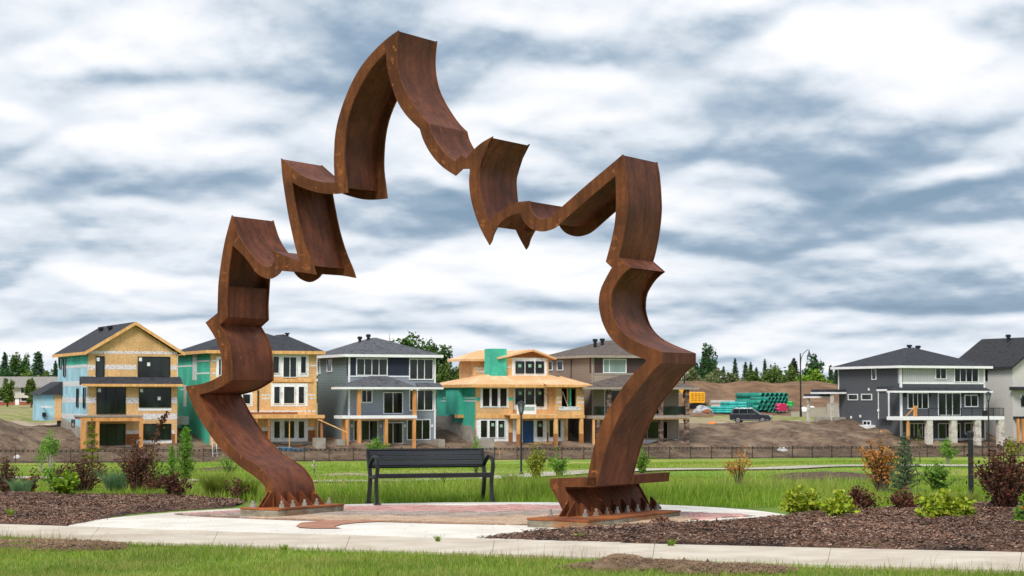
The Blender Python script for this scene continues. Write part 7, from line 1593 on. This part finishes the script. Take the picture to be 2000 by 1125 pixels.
# ---- grasses
def blades(name, X, Y, Z, hgt, wid, lean, mat, seed, seg=2, **props):
    r = np.random.default_rng(seed); n = len(X); a = r.uniform(0, 6.283, n); la = r.uniform(0, 6.283, n); ln = lean * r.random(n) * hgt
    wx, wy = np.cos(a) * wid * .5, np.sin(a) * wid * .5; lx, ly = np.cos(la) * ln, np.sin(la) * ln
    if seg == 1:
        V = np.stack([np.stack([X - wx, Y - wy, Z], 1), np.stack([X + wx, Y + wy, Z], 1), np.stack([X + lx, Y + ly, Z + hgt], 1)], 1).reshape(-1, 3); return npmesh(name, V, np.arange(3 * n).reshape(n, 3), mat, **props)
    m = .55
    V = np.stack([np.stack([X - wx, Y - wy, Z], 1), np.stack([X + wx, Y + wy, Z], 1), np.stack([X + wx * .7 + lx * .35, Y + wy * .7 + ly * .35, Z + hgt * m], 1), np.stack([X - wx * .7 + lx * .35, Y - wy * .7 + ly * .35, Z + hgt * m], 1), np.stack([X + lx, Y + ly, Z + hgt * .97], 1)], 1).reshape(-1, 3)
    i = np.arange(n)[:, None] * 5; F = np.concatenate([np.concatenate([i, i + 1, i + 2], 1), np.concatenate([i, i + 2, i + 3], 1), np.concatenate([i + 3, i + 2, i + 4], 1)])
    return npmesh(name, V, F, mat, **props)
lm_lawn = leafmat('blade_lawn', [S(84, 118, 26), S(112, 146, 38), S(136, 162, 54), S(94, 128, 30), S(168, 176, 86), S(104, 138, 34), S(122, 148, 44), S(186, 180, 112), S(90, 124, 30)], .3, dry=S(158, 158, 84), dscale=1.3); lm_tall = leafmat('blade_tall', [S(80, 122, 24), S(110, 152, 34), S(134, 166, 48), S(94, 134, 28), S(170, 178, 88), S(120, 154, 40), S(150, 164, 66)], .35, dry=S(158, 166, 78), dscale=.5); lm_bluegrass = leafmat('blade_blue', [S(98, 134, 92), S(122, 156, 112), S(88, 124, 80)], .3); lm_straw = leafmat('blade_straw', [S(150, 138, 92), S(128, 120, 80), S(110, 96, 66)], .2)
# front lawn
r = np.random.default_rng(21); n = 330000; Y = r.uniform(14.5, 25, n); X = r.uniform(-7.5, 7.5, n)
wy_ = np.interp(X, WN[:, 0], WN[:, 1]); keep = (Y < wy_ - .02 + (vnoise(X, Y, 3, 2) - .5) * .1) & (np.abs(X) < Y * .30 + .4)
den = vnoise(X, Y, 1.3, 11)
for cx_, cy_, rx_, ry_ in WORN:
    q = ((X - cx_) / rx_) ** 2 + ((Y - cy_) / ry_) ** 2; keep &= ~((q < .95) & (r.random(n) < .93 - .5 * np.clip(q - .5, 0, 1)))
keep &= r.random(n) < .45 + .8 * den
X, Y = X[keep], Y[keep]; edge = np.clip((np.interp(X, WN[:, 0], WN[:, 1]) - Y) / .25, 0, 1); hg = (.028 + .035 * r.random(len(X))) * (.7 + .7 * vnoise(X, Y, 1.1, 4)) * (1.25 - .25 * edge)
blades('lawn_grass', X, Y, .010 * X - .004, hg, .006 + .004 * r.random(len(X)), .9, lm_lawn, 22, 1, kind='stuff', label='mown green lawn along the bottom of the photo', category='grass')
# taller stalks at the walk's edge
n = 900; X = r.uniform(-6.5, 6.5, n); Y = np.interp(X, WN[:, 0], WN[:, 1]) - np.abs(r.normal(size=n)) * .10 - .02; k = vnoise(X, Y * 0, .9, 5) > .42; X, Y = X[k], Y[k]
blades('edge_stalks', X, Y, .010 * X, .06 + .13 * r.random(len(X)) ** 2, np.full(len(X), .004), .55, lm_straw, 23, 2, kind='stuff', label='thin seed stalks along the near edge of the sidewalk', category='grass')
# tall grass behind the plaza
n = 190000; Y = r.uniform(26, 46, n) ; X = r.uniform(-1, 1, n) * (Y * .29 + .5)
d = np.hypot(X - PCX, Y - PCY) - PR; keep = (d > .03) & (Y > 27.2 - .0 * X)
inL = np.array([inside(x, y, BED_L) or inside(x, y, BED_R) for x, y in zip(X, Y)]) if False else np.zeros(n, bool)
from_bed = (X < -3.5) & (Y < np.interp(X, [-9, -3.5], [32.4, 29.8])); from_bed |= (X > 3.2) & (Y < np.interp(X, [3.2, 4.2, 8], [25.4, 26.6, 28.2])); keep &= ~from_bed
keep &= r.random(n) < np.clip(1.35 - (Y - 27) / 22, .15, 1) * np.clip(.25 + 1.3 * vnoise(X, Y, .55, 19), 0, 1); X, Y, d = X[keep], Y[keep], d[keep]
hg = (.07 + .30 * sst(.3, 1.6, d) * sst(5.5, 2.2, d) * (.1 + 1.25 * vnoise(X, Y, .9, 9) * (.35 + 1.2 * vnoise(X, Y, .3, 13))) + .07 * vnoise(X, Y, .4, 15)) * (.55 + .6 * r.random(len(X))) * sst(48, 34, Y) * np.where(X > 1.6, .62, .9) + .03
blades('tall_grass', X, Y, HT(X, Y) - .01, hg, .009 + .007 * r.random(len(X)), .55, lm_tall, 24, 2, kind='stuff', label='tall green meadow grass behind the plaza and bench', category='grass')
n = 110000; Y = 46 + 105 * r.random(n) ** 1.2; X = r.uniform(-1, 1, n) * (Y * .29); blades('meadow_grass', X, Y, HT(X, Y) - .02, (.08 + .22 * vnoise(X, Y, .12, 9) ** 2) * (.6 + .6 * r.random(n)), .03 + .02 * r.random(n), .6, lm_tall, 25, 1, kind='stuff', label='meadow grass sloping down to the trail', category='grass')
# seed stalks and weeds standing above the meadow
n = 3600; Y = r.uniform(28.5, 44, n); X = r.uniform(-1, 1, n) * (Y * .28); k = (np.hypot(X - PCX, Y - PCY) > PR + .5) & (vnoise(X, Y, .6, 23) > .45) & ~((X < -3.5) & (Y < 32.5)); X, Y = X[k], Y[k]
blades('meadow_stalks', X, Y, HT(X, Y) - .01, .22 + .28 * r.random(len(X)) ** 1.5, .007 + .006 * r.random(len(X)), .5, leafmat('stalk', [S(150, 150, 84), S(120, 140, 60), S(172, 164, 104), S(104, 130, 52)], .3), 27, 2, kind='stuff', label='loose seed stalks and weeds above the meadow grass', category='grass')
# clumps of ornamental grass
def clump(name, label, px, py, ytop, wpx, mat, n, seed, base=None, lean=.75):
    p = base or gp(px, py); k = p.y / FPX; h_ = (py - ytop) * k; w = wpx * k / 2; q = np.random.default_rng(seed); a = q.uniform(0, 6.283, n); rr = np.sqrt(q.random(n)) * w * .35
    o = thing(name, label, 'grass', p); m = blades('leaves', rr * np.cos(a), rr * np.sin(a), np.zeros(n), h_ * (.5 + .55 * q.random(n)), .007 + .006 * q.random(n), lean, mat, seed, 2); m.parent = o
clump('ornamental_grass', 'blue green ornamental grass clump between dark red shrubs, left bed', 226, 972, 912, 90, lm_bluegrass, 900, 51); clump('ornamental_grass', 'small ornamental grass clump at far left of the left bed', 40, 974, 930, 70, lm_bluegrass, 500, 52); clump('ornamental_grass', 'green grass clump under the left leg of the sculpture', 420, 976, 915, 110, lm_tall, 1400, 53); clump('ornamental_grass', 'green grass clump just left of the footing', 480, 978, 922, 90, lm_tall, 1000, 54)
clump('ornamental_grass', 'green grass clump below the bollard', 1880, 1012, 955, 70, lm_tall, 700, 55); clump('ornamental_grass', 'pale grass clump right of the bench', 1000, 962, 918, 60, lm_tall, 600, 56)
for k, (px, py, w_, lab) in enumerate(((1700, 1070, 60, 'sparse weed tuft at the walk edge of the right bed'), (1130, 1050, 40, 'small weed tuft on the mulch before the right footing'), (1310, 1063, 46, 'yellowish weed tuft on the mulch at the sidewalk edge'), (1570, 1030, 40, 'pale weed tuft below the first chartreuse shrub'), (20, 1004, 30, 'little green weed on the soil of the left bed'), (855, 1050, 22, 'tiny weed growing from the joint of plaza and sidewalk'), (555, 1066, 40, 'taller grass tuft at the sidewalk edge left of centre'), (1985, 1045, 60, 'weed tuft by the orange bloom'))):
    clump('weed_tuft', lab, px, py, py - 14, w_ * .8, lm_straw if k in (0, 3) else lm_tall, 50, 60 + k, base=Vector((*tuple(on_z(px, py, .06))[:2], .05 if k < 5 else .02)), lean=1.3)
print('objects', len(bpy.data.objects))
